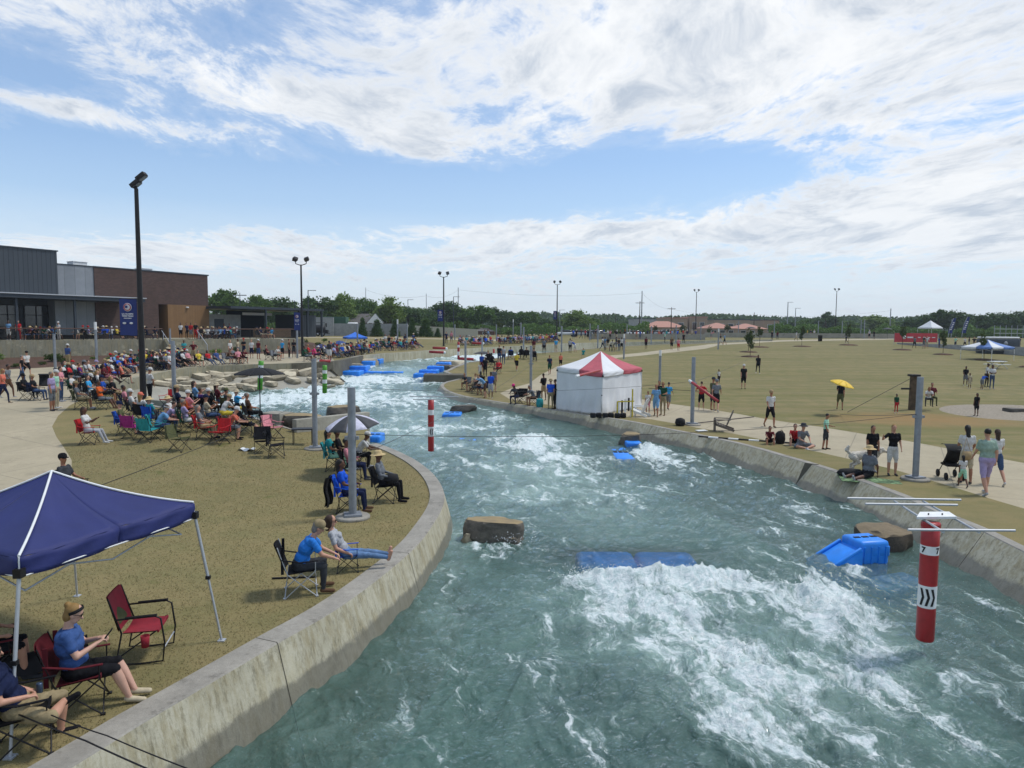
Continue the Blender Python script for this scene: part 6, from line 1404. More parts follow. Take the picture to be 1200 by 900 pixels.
CLOTH = {
 'white': 'c9c8c4', 'black': '17171b', 'navy': '1b2340', 'blue': '2450a8', 'royal blue': '1c55c8', 'light blue': '6f9cc4', 'sky blue': '3a9bd0', 'teal': '2f8f94', 'green': '1d4a34', 'mint': '9fd0b4', 'sage': '8fa596', 'grey': '6f7378', 'dark grey': '3a3c40', 'red': 'b3282c', 'maroon': '5c1f27', 'pink': 'd08a92', 'coral': 'd0705a', 'orange': 'd8632a', 'yellow': 'd0b840', 'lavender': 'a294b8', 'purple': '4b2a66', 'magenta': '9b2f7a', 'brown': '5f4634', 'tan': 'a58f6c', 'khaki': '938465', 'beige': 'b8ab90', 'olive': '55583a', 'plaid blue': '3a4f80', 'jeans': '3c5070', 'light grey': 'a5a7ab', 'straw': 'c4ad80', 'hot pink': 'd03a7a'}
def cloth(c): return mat('cloth_' + c.replace(' ', '_'), hexc(CLOTH[c]), .85, var=.14, scale=14, spec=.15)
SKIN = [mat('skin_light', hexc('b98a72'), .55, var=.05), mat('skin_tan', hexc('9a6a50'), .55, var=.05), mat('skin_brown', hexc('5e3d2c'), .55, var=.05), mat('skin_pale', hexc('c49a85'), .55, var=.05)]
HAIR = [mat('hair_brown', hexc('3a281c'), .7), mat('hair_black', hexc('15120f'), .6), mat('hair_blond', hexc('8f7040'), .7), mat('hair_grey', hexc('77726c'), .7)]
def cap_mesh(J, kind, lod):
    h, uh, ff = J['head'], J['uh'], J['ff']; sx = ff.cross(uh); Mh = Matrix(((sx.x, ff.x, uh.x, h.x), (sx.y, ff.y, uh.y, h.y), (sx.z, ff.z, uh.z, h.z), (0, 0, 0, 1)))
    m = MB(); n = 16
    if kind == 'cap':
        m.lathe([(.096, .045), (.100, .075), (.090, .125), (.055, .160), (0, .170)], n, M=Mh, sy=1.1)
        m.sheet(lambda u, v: ((u - .5) * .15 * (1 - .35 * v), .085 + .085 * v - .12 * (u - .5) ** 2 * 2, .062 - .10 * (u - .5) ** 2 - .01 * v), 6, 3, 0, Mh); m.sheet(lambda u, v: ((.5 - u) * .15 * (1 - .35 * v), .085 + .085 * v - .12 * (u - .5) ** 2 * 2, .054 - .10 * (u - .5) ** 2 - .01 * v), 6, 3, 0, Mh)
    elif kind == 'visor':
        m.lathe([(.096, .045), (.100, .06), (.098, .085)], n, M=Mh, sy=1.1); m.sheet(lambda u, v: ((u - .5) * .16 * (1 - .35 * v), .085 + .10 * v - .12 * (u - .5) ** 2 * 2, .062 - .10 * (u - .5) ** 2 - .01 * v), 6, 3, 0, Mh)
    else:
        b = .19 if kind == 'straw' else .16
        m.lathe([(b, .035), (b * .8, .052), (.102, .060), (.098, .11), (.075, .150), (0, .158)], n, M=Mh, sy=1.08); m.lathe([(b, .030), (.10, .050)], n, M=Mh, sy=1.08)
    return m.mesh('hat')
HC = {}
PEOPLE = []
def zone_label(o, s, cat, grp): tag(o, s, cat, grp)
def person(px, py, pose, hd, top, bot, zone, hat=None, hair=None, skin=None, sc=1.0, pos=None, long_=None, fem=None, jacket=False, big=False, cname=None, dz=0.0, extra='', vox=None):
    rr = random.Random(int(px * 37 + py * 101))
    g = Vector(pos) if pos is not None else G(px, py)
    z = g.z if pos is not None else hz(g.x, g.y)
    dist = math.hypot(g.x, g.y); lod = 0 if dist < 20 else (1 if dist < 42 else 2)
    fem = fem if fem is not None else rr.random() < .45; long_ = (long_ if long_ is not None else (fem and rr.random() < .6))
    bcol, btype = bot.rsplit(' ', 1); shorts = btype in ('shorts', 'skirt')
    me, J = proto(pose, lod, long_, fem=fem, shorts=shorts, big=big)
    o = bpy.data.objects.new('person', me); COL.objects.link(o); o.location = (g.x, g.y, z + dz); o.rotation_euler = (0, 0, -R(hd)); s = sc * rr.uniform(.97, 1.04); o.scale = (s, s, s)
    sk = SKIN[skin if skin is not None else rr.choice([0, 0, 0, 1, 1, 2, 2])]; hr = HAIR[hair if hair is not None else (1 if sk == SKIN[2] else rr.choice([0, 0, 1, 2, 3]))]
    tm, bm_ = cloth(top), cloth(bcol)
    if not me.materials:
        for _ in range(7): me.materials.append(sk)
    ms = [sk, tm, bm_, sk if shorts else bm_, cloth(rr.choice(['white', 'black', 'dark grey', 'brown', 'light grey'])), tm if jacket else sk, hr]
    for i, mm in enumerate(ms): o.material_slots[i].link = 'OBJECT'; o.material_slots[i].material = mm
    if hat:
        hc, hk = hat.rsplit(' ', 1); kk = (pose, hk, id(me))
        if kk not in HC:
            HC[kk] = cap_mesh(J, hk if hk in ('cap', 'visor') else ('straw' if hc == 'straw' else 'hat'), lod)
        ho = bpy.data.objects.new({'cap': 'cap', 'visor': 'visor'}.get(hk, 'sun_hat'), HC[kk]); COL.objects.link(ho); ho.parent = o
        if not HC[kk].materials: HC[kk].materials.append(cloth(hc))
        ho.material_slots[0].link = 'OBJECT'; ho.material_slots[0].material = cloth(hc)
    ph = {'stand': 'standing', 'standb': 'standing', 'hips': 'standing', 'arms': 'standing', 'walk': 'walking', 'walkb': 'walking', 'sit': 'seated', 'sitf': 'leaning forward', 'sitp': 'seated', 'sitx': 'reclining', 'ground': 'on the ground', 'ground2': 'on the ground', 'cross': 'cross-legged', 'bend': 'bending', 'umb': 'walking', 'wave': 'waving', 'photo': 'taking a photo', 'reach': 'reaching'}[pose]
    hatp = f', {hat}' if hat else ''
    lab = f'{ph} {"child" if sc < .8 else "person"}, {top} top, {bot}{hatp}, {zone}' if not extra else extra
    tag(o, lab, 'person', None); o['_px'] = px; o['_zone'] = zone
    PEOPLE.append(o); return o
# ---- chairs
def camp_parts(lod):
    fb = MB()
    seatm = MB(); 
    seatm.sheet(lambda u, v: ((u - .5) * .52, -.24 + v * .46, .43 + .05 * v - .05 * math.sin(math.pi * u) * math.sin(math.pi * v)), 6, 5); seatm.sheet(lambda u, v: ((.5 - u) * .52, -.24 + v * .46, .415 + .05 * v - .05 * math.sin(math.pi * u) * math.sin(math.pi * v)), 6, 5)
    seatm.box((0, .22, .47), (.52, .02, .05))
    backm = MB()
    backm.sheet(lambda u, v: ((u - .5) * .54, -.24 - .17 * v - .05 * math.sin(math.pi * u), .45 + .46 * v), 6, 5); backm.sheet(lambda u, v: ((.5 - u) * .54, -.262 - .17 * v - .05 * math.sin(math.pi * u), .45 + .46 * v), 6, 5)
    backm.box((-.275, -.33, .68), (.02, .05, .48), M=Matrix.Identity(4)); backm.box((.275, -.33, .68), (.02, .05, .48))
    leg = []
    r = .010
    for s in (-1, 1):
        leg.append(MB().tube([(s * .27, .24, 0), (-s * .26, .21, .46)], r, 5).box((s * .27, .24, .01), (.05, .05, .02)))
        leg.append(MB().tube([(s * .27, -.30, 0), (-s * .26, -.24, .42)], r, 5).box((s * .27, -.30, .01), (.05, .05, .02)))
        leg.append(MB().tube([(s * .28, .25, 0), (s * .28, -.25, .43), (s * .28, -.41, .92)], r, 5)); leg.append(MB().tube([(s * .28, -.30, 0), (s * .28, .22, .46), (s * .29, .22, .64)], r, 5))
    arm = [MB().tube([(s * .29, .26, .64), (s * .29, -.05, .63), (s * .28, -.36, .70)], .022, 6, flat=.5) for s in (-1, 1)]
    return seatm, backm, leg, arm
_s, _b, _l, _a = camp_parts(0)
CM = dict(seat=_s.mesh('seat'), back=_b.mesh('backrest'), legs=[q.mesh('leg') for q in _l], arms=[q.mesh('armrest') for q in _a])
jm = MB()
for q in (_s, _b): jm.add(q.v, q.f, 0)
for q in _l: jm.add(q.v, q.f, 1)
for q in _a: jm.add(q.v, q.f, 0)
CJ = jm.mesh('folding_chair')
for mm in [CM['seat'], CM['back'], *CM['arms']]: mm.materials.append(M_rub)
for mm in CM['legs']: mm.materials.append(M_black)
CJ.materials.append(M_rub); CJ.materials.append(M_black)
CHAIRS = []
def chair(px, py, hd, col, lab, pos=None, leg=None, s=1.0):
    g = Vector(pos) if pos is not None else G(px, py); z = g.z if pos is not None else hz(g.x, g.y); fm = cloth(col)
    def setm(o, m): o.material_slots[0].link = 'OBJECT'; o.material_slots[0].material = m
    if math.hypot(g.x, g.y) < 46:
        r = empty('folding_chair', (g.x, g.y, z), -R(hd)); r.scale = (s, s, s)
        for nm, me in [('seat', CM['seat']), ('backrest', CM['back'])] + [('armrest', q) for q in CM['arms']]:
            o = bpy.data.objects.new(nm, me); COL.objects.link(o); o.parent = r; setm(o, fm)
        for q in CM['legs']:
            o = bpy.data.objects.new('leg', q); COL.objects.link(o); o.parent = r; setm(o, leg or M_black)
    else:
        r = bpy.data.objects.new('folding_chair', CJ); COL.objects.link(r); r.location = (g.x, g.y, z); r.rotation_euler = (0, 0, -R(hd)); setm(r, fm)
    tag(r, lab, 'chair', 'folding camp chairs of the spectators'); r['_px'] = px; CHAIRS.append(r); return r
def seat(px, py, hd, top, bot, zone, cc='black', pose='sit', **k):
    o = person(px, py, pose, hd, top, bot, zone, **k)
    if cc:
        hat = k.get('hat'); lab = f'{cc} folding chair, {top} top sitter{" with " + hat if hat else ""}, {zone}'
        chair(px, py, hd, cc, lab, pos=k.get('pos'))
    return o
ZL = 'front left lawn'; ZC = 'left crowd on the path'; ZT = 'terrace above the shore rocks'; ZD = 'raised deck'; ZB = 'far left bank'; ZP = 'grassy tip behind the gate'; ZR = 'right walkway'; ZRL = 'right lawn'; ZF_ = 'far right grounds'; ZM = 'far middle bank'; ZW_ = 'left walkway'
# --- left lawn crowd
seat(106, 520, 80, 'white', 'light grey pants', ZL, 'red', hair=0, skin=2, pose='sitp')
seat(148, 509, 75, 'olive', 'dark grey shorts', ZL, 'blue', hat='navy cap', skin=0)
chair(157, 513, 15, 'magenta', 'empty magenta folding chair seen from behind on the left lawn')
chair(176, 518, 15, 'teal', 'wide teal folding chair seen from behind beside the magenta one')
seat(187, 514, 65, 'light blue', 'jeans pants', ZL, 'teal', hat='white visor', pose='sitf', skin=0)
seat(171, 498, 20, 'white', 'black pants', ZL, 'black', hat='coral cap', skin=1)
seat(181, 501, 30, 'teal', 'grey shorts', ZL, 'royal blue', hat='straw hat', skin=0)
seat(196, 507, 70, 'lavender', 'jeans pants', ZL, 'dark grey', pose='sitf', hair=0, skin=0, fem=True)
seat(206, 500, 85, 'white', 'pink shorts', ZL, 'grey', hat='straw hat', pose='sitx', skin=3)
chair(211, 529, 100, 'olive', 'empty olive folding chair with bare frame standing apart on the left lawn')
chair(197, 480, 200, 'red', 'red folding chair standing behind the pole in the left crowd')
seat(226, 494, 45, 'pink', 'black shorts', ZL, 'orange', hat='white cap', pose='sitp', skin=0)
seat(241, 489, 40, 'purple', 'black pants', ZL, 'black', hair=0, skin=1)
seat(250, 490, 35, 'black', 'brown pants', ZL, 'black', hat='white cap', skin=1)
seat(271, 489, 40, 'dark grey', 'olive pants', ZL, 'olive', hat='olive cap', skin=1)
seat(281, 491, 60, 'sky blue', 'yellow shorts', ZL, 'black', hat='beige hat', pose='photo', skin=0)
seat(262, 498, 40, 'white', 'yellow shorts', ZL, None, hat='tan cap', pose='sitf', skin=0)
seat(240, 515, 70, 'grey', 'tan shorts', ZL, 'red', hair=3, skin=0)
seat(269, 516, 75, 'coral', 'grey shorts', ZL, 'maroon', hat='white cap', pose='sitf', skin=0)
chair(256, 521, 200, 'red', 'empty red folding chair facing the camera beside the coral topped person')
seat(288, 509, 75, 'black', 'black shorts', ZL, 'navy', hat='black cap', pose='sitx', skin=0)
for a_ in [(160, 493, 'white', 'navy shorts', 'black', 'white cap'), (152, 486, 'pink', 'grey shorts', 'navy', None), (214, 488, 'navy', 'khaki shorts', 'dark grey', 'tan cap'), (233, 481, 'light blue', 'black shorts', 'black', None), (259, 483, 'maroon', 'jeans pants', 'black', 'beige hat'), (296, 497, 'brown', 'black pants', 'dark grey', None), (247, 500, 'beige', 'jeans shorts', 'grey', 'navy cap'), (221, 507, 'lavender', 'white shorts', 'green', None)]: seat(a_[0], a_[1], 55, a_[2], a_[3], ZL, a_[4], hat=a_[5], pose='sitp' if a_[0] % 2 else 'sit')
chair(308, 531, 160, 'black', 'left of the two empty black camp chairs near the grey pole')
chair(325, 536, 75, 'black', 'right of the two empty black camp chairs near the grey pole')
chair(321, 513, 110, 'pink', 'folding chair draped in pink behind the black camp chairs')
# --- group by the near poles
seat(393, 551, 80, 'teal', 'mint pants', 'grey umbrella group', 'teal', skin=1, hair=1, pose='sit')
seat(403, 550, 80, 'black', 'white shorts', 'grey umbrella group', 'black', skin=2)
seat(421, 549, 85, 'white', 'black pants', 'grey umbrella group', 'navy', hat='white cap', skin=2, pose='sitf')
seat(414, 563, 82, 'pink', 'navy pants', 'grey umbrella group', 'black', skin=2, hair=1, jacket=True)
seat(410, 600, 85, 'royal blue', 'navy pants', 'grey umbrella group', 'royal blue', skin=2, hair=1, pose='sit')
seat(453, 588, 92, 'grey', 'black pants', 'grey umbrella group', 'black', hat='straw hat', skin=2, pose='sit', jacket=True, extra='person in wide straw hat, grey shirt and black trousers seated by the water bend')
g = G(402, 602); tag(MB().sheet(lambda u, v: (-.34 + .03 * math.sin(v * 7) + .04 * math.sin(u * 11), (u - .5) * .62 * (1 - .25 * v), .22 + .72 * v), 8, 10).sheet(lambda u, v: (-.38 + .03 * math.sin(v * 7) - .03 * math.sin(u * 9), (.5 - u) * .64 * (1 - .25 * v), .22 + .72 * v), 8, 10).build('jacket', M_rub, None, g), 'black jacket hanging over the royal blue folding chair', 'jacket')
p = G(470, 589); tag(MB().lathe([(0, 0), (.16, .03), (.2, .15), (.17, .26), (0, .3)], 14).build('backpack', M_rub, None, (p.x - .25, p.y, p.z + .5)), 'round black bag on the lap of the straw hat person', 'bag')
# --- couple near the wall: finer bodies
POSE['cpl1'] = dict(hz=.50, hy=-.05, lean=20, curl=14, th=93, tho=10, sh=-2, ua=34, uo=8, fa=66, fo=-14, head=16, curlf=30)
POSE['cpl2'] = dict(hz=.34, hy=-.05, lean=-32, th=88, tho=3, sh=80, ua=18, uo=14, fa=62, fo=-10, foot=78, head=10, curlf=40)
POSE['lady'] = dict(hz=.50, hy=-.06, lean=-14, curl=10, thL=90, thR=90, tho=4, shL=28, shR=20, shoL=-12, shoR=-4, ua=26, uo=12, fa=112, fo=-34, head=26, foot=-8, curlf=45)
POSE['manx'] = dict(hz=.48, hy=-.08, lean=-24, thL=86, thoL=16, shL=-4, thR=88, thoR=34, shR=70, shoR=-78, uaL=12, uoL=14, faL=68, foL=-8, uaR=20, uoR=22, faR=84, foR=-20, foot=5, footR=35, head=6, curlf=50)
def hero(px, py, pose, hd, cols, lab, longh=False, fem=False, big=1.0, shorts=True, long_sleeve=False, hat=None, hatc=None, hairchild=None, pos=None, sc=1.0, glasses=True, vox=.0095):
    P = POSE[pose]; J = skeleton(P); pr = body_prims(P, J, fem, False, shorts=shorts, big=big, fingers=True)
    hair_pr = [q for q in pr if q[5] == HAI]; pr = [q for q in pr if q[5] != HAI]
    me = make_body(pr, vox, 4, .020); g = pos if pos is not None else G(px, py)
    o = link('person', me, cols['list'], None, (g.x, g.y, hz(g.x, g.y))); o.rotation_euler = (0, 0, -R(hd)); o.scale = (sc,) * 3; tag(o, lab, 'person'); PEOPLE.append(o); o['_px'] = px
    h, uh, ff = J['head'], J['uh'], J['ff']; sx = ff.cross(uh)
    hp = [('e', h + uh * .052 - ff * .022, (.087, .095, .088), uh, None, 0), ('e', h - ff * .05 - uh * .015, (.078, .062, .088), uh, None, 0)]
    if longh: hp += [('c', h + uh * .02 - ff * .055, h - uh * .11 - ff * .06, .078, .068, 0), ('c', h + sx * .06 + uh * .03, h + sx * .066 - uh * .07 - ff * .01, .035, .03, 0), ('c', h - sx * .06 + uh * .03, h - sx * .066 - uh * .07 - ff * .01, .035, .03, 0)]
    if hairchild == 'bun': hp += [('e', h + uh * .10 - ff * .10, (.04, .04, .04), uh, None, 0)]
    hm = make_body(hp, .012, 2, 0, 'hair'); hm.materials.append(cols['hair']); link('hair', hm, None, o)
    if hat:
        cm = cap_mesh(J, hat, 0); cm.materials.append(hatc); link('cap' if hat == 'cap' else 'sun_hat', cm, None, o)
    if glasses:
        m = MB()
        for s in (-1, 1): m.lathe([(0, .006), (.020, .004), (.022, -.004), (0, -.006)], 12, M=Matrix.Translation(h + ff * .092 + sx * s * .030 + uh * .024) @ ff.to_track_quat('Z', 'Y').to_matrix().to_4x4())
        m.tube([h + ff * .085 + sx * .05 + uh * .026, h + ff * .0 + sx * .083 + uh * .024], .003, 4).tube([h + ff * .085 - sx * .05 + uh * .026, h - sx * .083 + uh * .024], .003, 4).tube([h + ff * .094 + sx * .012 + uh * .028, h + ff * .094 - sx * .012 + uh * .028], .003, 4)
        m.build('sunglasses', M_rub, o)
    else:
        for s in (-1, 1): MB().lathe([(0, .004), (.010, .002), (.010, -.004), (0, -.006)], 10, M=Matrix.Translation(h + ff * .086 + sx * s * .030 + uh * .022) @ ff.to_track_quat('Z', 'Y').to_matrix().to_4x4()).build('eye', M_dark, o)
    m = MB().tube([h + ff * .081 - sx * .02 - uh * .048, h + ff * .086 - uh * .050, h + ff * .081 + sx * .02 - uh * .048], .005, 5); m.build('mouth', mat('lip', hexc('8a4a42'), .5), o)
    return o, J
def cl(sk, top, bot, shin, shoe, fore=None): return [sk, top, bot, shin, shoe, fore or sk, sk]
M_jean = cloth('jeans'); M_lj = mat('cloth_light_jeans', hexc('5f7fa6'), .85, var=.25, scale=6)
g1 = G(352, 693)
hero(355, 694, 'cpl1', 74, dict(list=cl(SKIN[0], mat('tee_blue', hexc('1f74c8'), .85, var=.1), cloth('dark grey'), cloth('dark grey'), cloth('brown')), hair=HAIR[3]), 'person in bright blue tee and camouflage cap leaning forward in camp chair', big=1.2, shorts=False, hat='cap', hatc=cloth('khaki'), glasses=True)
chair(355, 694, 74, 'black', 'black folding chair with pale frame under the person in bright blue tee', leg=M_alu)
g2 = G(389, 668)
hero(409, 668, 'cpl2', 78, dict(list=cl(SKIN[0], cloth('light grey'), M_lj, M_lj, SKIN[0]), hair=HAIR[0]), 'barefoot person in light grey tee and jeans reclining with feet towards the wall', longh=True, fem=True, shorts=False, glasses=True)
chair(409, 668, 78, 'royal blue', 'low royal blue folding chair under the barefoot reclining person', s=.72)
tag(MB().tube([(0, 0, .02), (.8, .1, .02)], .02, 6).build('folded_umbrella', M_rub, None, G(319, 679)), 'folded black umbrella lying on the lawn behind the camp chair', 'umbrella')
# --- pair under the navy canopy
gl = G(62, 843); gl = G(92, 812)
lady, JL = hero(88, 806, 'lady', 68, dict(list=cl(SKIN[3], mat('tee_denim', hexc('33538a'), .85, var=.15), cloth('black'), SKIN[3], cloth('beige')), hair=HAIR[2]), 'person in blue tee and black shorts with hairband looking at a phone', fem=True, big=1.38, hairchild='bun', pos=G(99, 829))
hh1, uh, ff = JL['head'], JL['uh'], JL['ff']
MB().lathe([(.091, -.02), (.097, -.015), (.097, .015), (.091, .02)], 22, M=Matrix.Translation(hh1 + uh * .055) @ (uh * .75 + ff * -.65).normalized().to_track_quat('Z', 'Y').to_matrix().to_4x4(), sx=1).build('hairband', M_rub, lady)
ph = (JL['hdL'] + JL['hdR']) / 2 + Vector((0, .05, .04)); Rw = Matrix.Rotation(-R(68), 3, 'Z'); phw = lady.location + Rw @ ph
o = MB().box((0, 0, 0), (.075, .012, .15), bev=.004).build('phone', M_rub, None, phw); o.rotation_euler = (R(-38), 0, -R(68)); tag(o, 'dark smartphone held by the person in the blue tee', 'phone')
chair(99, 829, 68, 'maroon', 'maroon folding chair under the person in blue tee with phone', pos=Vector((G(99, 829).x, G(99, 829).y, hz(G(99, 829).x, G(99, 829).y))))
gm = G(33, 876)
man, JM = hero(26, 858, 'manx', 62, dict(list=cl(SKIN[0], cloth('navy'), cloth('khaki'), SKIN[0], cloth('black')), hair=HAIR[0]), 'person in navy shirt and khaki shorts with one ankle on the other knee', big=1.3, pos=gm)
chair(26, 858, 62, 'black', 'black folding chair under the person in navy shirt and khaki shorts', pos=Vector((gm.x, gm.y, hz(gm.x, gm.y))))
cw = man.location + Matrix.Rotation(-R(62), 3, 'Z') @ (JM['hdL'] + Vector((0.0, .03, .03))); tag(MB().lathe([(0, 0), (.03, 0), (.033, .01), (.033, .11), (.028, .12), (0, .12)], 14).build('drink_can', mat('can_blue', hexc('4a5a70'), .35, .6), None, cw - UP * .06), 'small drink can held by the person in khaki shorts', 'can')
gx = G(-8, 800); seat(-12, 806, 60, 'navy', 'black shorts', 'behind the canopy pole', 'maroon', pos=Vector((gx.x, gx.y, hz(gx.x, gx.y))), skin=0, extra='person in dark navy top at the picture edge under the canopy')
g = G(48, 790); b_ = MB().sheet(lambda u, v: (-.55 + u * 1.1, (v - .5) * .4, .12 + .34 * math.sin(math.pi * v) * (.5 + .5 * u) + .03 * math.sin(u * 12)), 14, 10); tag(b_.build('duffel_bag', M_rub, None, g, fix=False), 'long black folded chair bag lying behind the seated pair', 'bag'); bpy.data.objects['duffel_bag'].rotation_euler = (0, 0, .5)
# red director rocker
g = G(171, 768); r = empty('folding_rocker', (g.x, g.y, hz(g.x, g.y)), -R(78)); tag(r, 'empty red and grey mesh rocking camp chair with black arms', 'chair')
M_cr = mat('crimson_canvas', hexc('8c1c2c'), .8, var=.12)
MB().sheet(lambda u, v: ((u - .5) * .52, -.22 + v * .46, .46 - .03 * math.sin(math.pi * u)), 6, 6).sheet(lambda u, v: ((.5 - u) * .52, -.22 + v * .46, .445 - .03 * math.sin(math.pi * u)), 6, 6).box((0, .24, .45), (.52, .02, .04)).build('seat', M_cr, r)
bk = MB().sheet(lambda u, v: ((u - .5) * .54, -.24 - .14 * v - .03 * math.sin(math.pi * u), .46 + .50 * v + .04 * abs(u - .5)), 8, 6).sheet(lambda u, v: ((.5 - u) * .54, -.262 - .14 * v - .03 * math.sin(math.pi * u), .46 + .50 * v + .04 * abs(u - .5)), 8, 6).build('backrest', M_cr, r)
MB().sheet(lambda u, v: ((u - .5) * .34, -.244 - .12 * v - .028, .55 + .30 * v), 4, 4).build('mesh_panel', cloth('olive'), bk)
for s in (-1, 1):
    MB().tube([(s * .28, -.38, .96), (s * .28, -.22, .46), (s * .29, -.30, .03), (s * .29, .0, .015), (s * .29, .30, .03), (s * .29, .33, .30), (s * .29, .29, .64), (s * .29, .22, .68), (s * .29, -.28, .66)], .013, 6).tube([(s * .27, .22, .46), (s * .29, -.27, .12)], .011, 6).build('side_frame', M_black, r)
    MB().tube([(s * .29, .24, .69), (s * .29, -.16, .675)], .022, 8).build('armrest', M_rub, r)
MB().tube([(-.29, .31, .2), (.29, .31, .2)], .011, 6).build('stretcher', M_alu, r)
for i, s in enumerate((-1,)): MB().lathe([(0, .28), (.05, .28), (.06, .44), (.055, .44), (.045, .29), (0, .29)], 12, M=Matrix.Translation((.36, .1, 0))).build('cup_holder', M_cr, r)
# woman in black cap behind canopy
seat(85, 592, 95, 'dark grey', 'black shorts', 'behind the navy canopy', 'black', hat='black cap', skin=1, hair=1, extra='person in black cap seen just above the navy canopy')
# --- left walkway
person(61.5, 481, 'stand', 85, 'lavender', 'grey shorts', ZW_, skin=1, hair=3, fem=False, big=True); person(67, 478, 'stand', 80, 'mint', 'beige pants', ZW_, skin=0, hat='white cap', fem=False)
person(72, 471, 'arms', 80, 'pink', 'jeans pants', ZW_, long_=True, fem=True, hair=0)
seat(33, 468, 85, 'black', 'black pants', ZW_, 'black', hat='black cap'); seat(44, 469, 80, 'black', 'jeans pants', ZW_, 'navy', hat='tan cap')
person(26, 448, 'walkb', 60, 'black', 'jeans pants', ZW_); person(32, 441, 'walk', 120, 'white', 'black shorts', ZW_, hat='black cap')
person(4, 473, 'walk', 80, 'coral', 'navy pants', ZW_, fem=True, long_=True); person(10, 466, 'walk', 90, 'grey', 'brown shorts', ZW_, fem=False)
person(80, 431, 'stand', 10, 'plaid blue', 'khaki pants', ZW_, hat='white cap', fem=False, big=True)
g = G(52, 461); r = empty('pushchair', (g.x, g.y, hz(g.x, g.y)), .5); tag(r, 'dark grey pushchair parked on the left walkway', 'pushchair')
def pram(r):
    MB().sheet(lambda u, v: ((u - .5) * .45, -.25 + .5 * v, .45 + .55 * abs(v - .1) ** 1.5), 5, 8).box((0, 0, .45), (.42, .5, .06)).build('seat', M_rub, r)
    MB().sheet(lambda u, v: ((u - .5) * .46, -.1 + .34 * math.cos(v * 2.2), .85 + .25 * math.sin(v * 2.2)), 5, 8).build('hood', M_rub, r)
    MB().tube([(-.22, -.3, .2), (-.22, .45, 1.0), (.22, .45, 1.0), (.22, -.3, .2)], .015, 6).build('handle', M_black, r)
    for sx_ in (-.25, .25):
        for sy_ in (-.32, .3): MB().lathe([(0, -.02), (.12, -.02), (.12, .02), (0, .02)], 12, M=Matrix.Translation((sx_, sy_, .12)) @ Matrix.Rotation(math.pi / 2, 4, 'Y')).build('wheel', M_rub, r)
pram(r)
# --- crowd on the path left of and behind the lamp post
rc = random.Random(21)
TOPS = ['white', 'black', 'navy', 'blue', 'light blue', 'teal', 'grey', 'red', 'maroon', 'pink', 'coral', 'white', 'black', 'beige', 'lavender', 'green', 'dark grey', 'light grey', 'royal blue', 'yellow']
BOTS = ['jeans shorts', 'khaki shorts', 'black shorts', 'grey shorts', 'navy pants', 'jeans pants', 'black pants', 'beige shorts', 'light grey shorts']
HATS = [None, None, None, 'white cap', 'black cap', 'navy cap', 'beige hat', 'straw hat', 'red cap', 'tan cap']
CC = ['black', 'navy', 'dark grey', 'red', 'blue', 'green', 'grey', 'maroon', 'teal']
for (px, py, top, bot, cc_2, hat, pose) in [(96, 479, 'grey', 'khaki shorts', 'olive', 'tan cap', 'sit'), (121, 479, 'orange', 'grey shorts', 'black', None, 'sitp'), (109, 470, 'sky blue', 'white shorts', 'black', None, 'sit'), (126, 472, 'blue', 'black shorts', 'grey', 'navy cap', 'sit'), (139, 471, 'black', 'tan shorts', 'black', None, 'sitx'), (91, 466, 'white', 'jeans pants', 'green', 'black cap', 'sitx'),
    (100, 468, 'black', 'light grey shorts', 'black', 'white cap', 'sitf'), (86, 452, 'red', 'grey shorts', 'black', 'tan cap', 'sit'), (79, 450, 'white', 'grey pants', 'navy', None, 'sit'), (98, 451, 'purple', 'black shorts', 'dark grey', None, 'sit'), (104, 447, 'light grey', 'khaki shorts', 'olive', 'grey cap', 'sit'), (118, 446, 'navy', 'beige shorts', 'white', 'lavender cap', 'sit'), (128, 450, 'maroon', 'pink shorts', 'maroon', None, 'sitx'), (146, 450, 'coral', 'black shorts', 'maroon', None, 'sit'),
    (111, 458, 'dark grey', 'khaki pants', 'black', None, 'sitf'), (120, 462, 'white', 'navy pants', 'black', None, 'sit'), (135, 446, 'white', 'blue shorts', 'red', 'white cap', 'sit')]:
    seat(px, py, 75 + rc.uniform(-15, 15), top, bot, ZC, cc_2, hat=hat, pose=pose)
person(176, 474, 'standb', 30, 'white', 'black pants', ZC, hat='white cap', fem=False)
for i in range(32):
    px = 136 + i * 2.3 + rc.uniform(-1, 1); row = np.interp(px, [130, 150, 180, 210], [441, 438, 433, 427]) - rc.choice([0, 3.2, 6.4]) + rc.uniform(-.6, .6)
    seat(px, row, 75 + rc.uniform(-25, 25), rc.choice(TOPS), rc.choice(BOTS), ZC, rc.choice(CC), hat=rc.choice(HATS), pose=rc.choice(['sit', 'sit', 'sitf', 'sitx', 'sitp']))
for i in range(8): 
    px = 72 + i * 9 + rc.uniform(-2, 2); seat(px, 444 + rc.uniform(-2, 12) * (px < 110), 75 + rc.uniform(-25, 25), rc.choice(TOPS), rc.choice(BOTS), ZC, rc.choice(CC), hat=rc.choice(HATS), pose=rc.choice(['sit', 'sitf', 'sitx']))
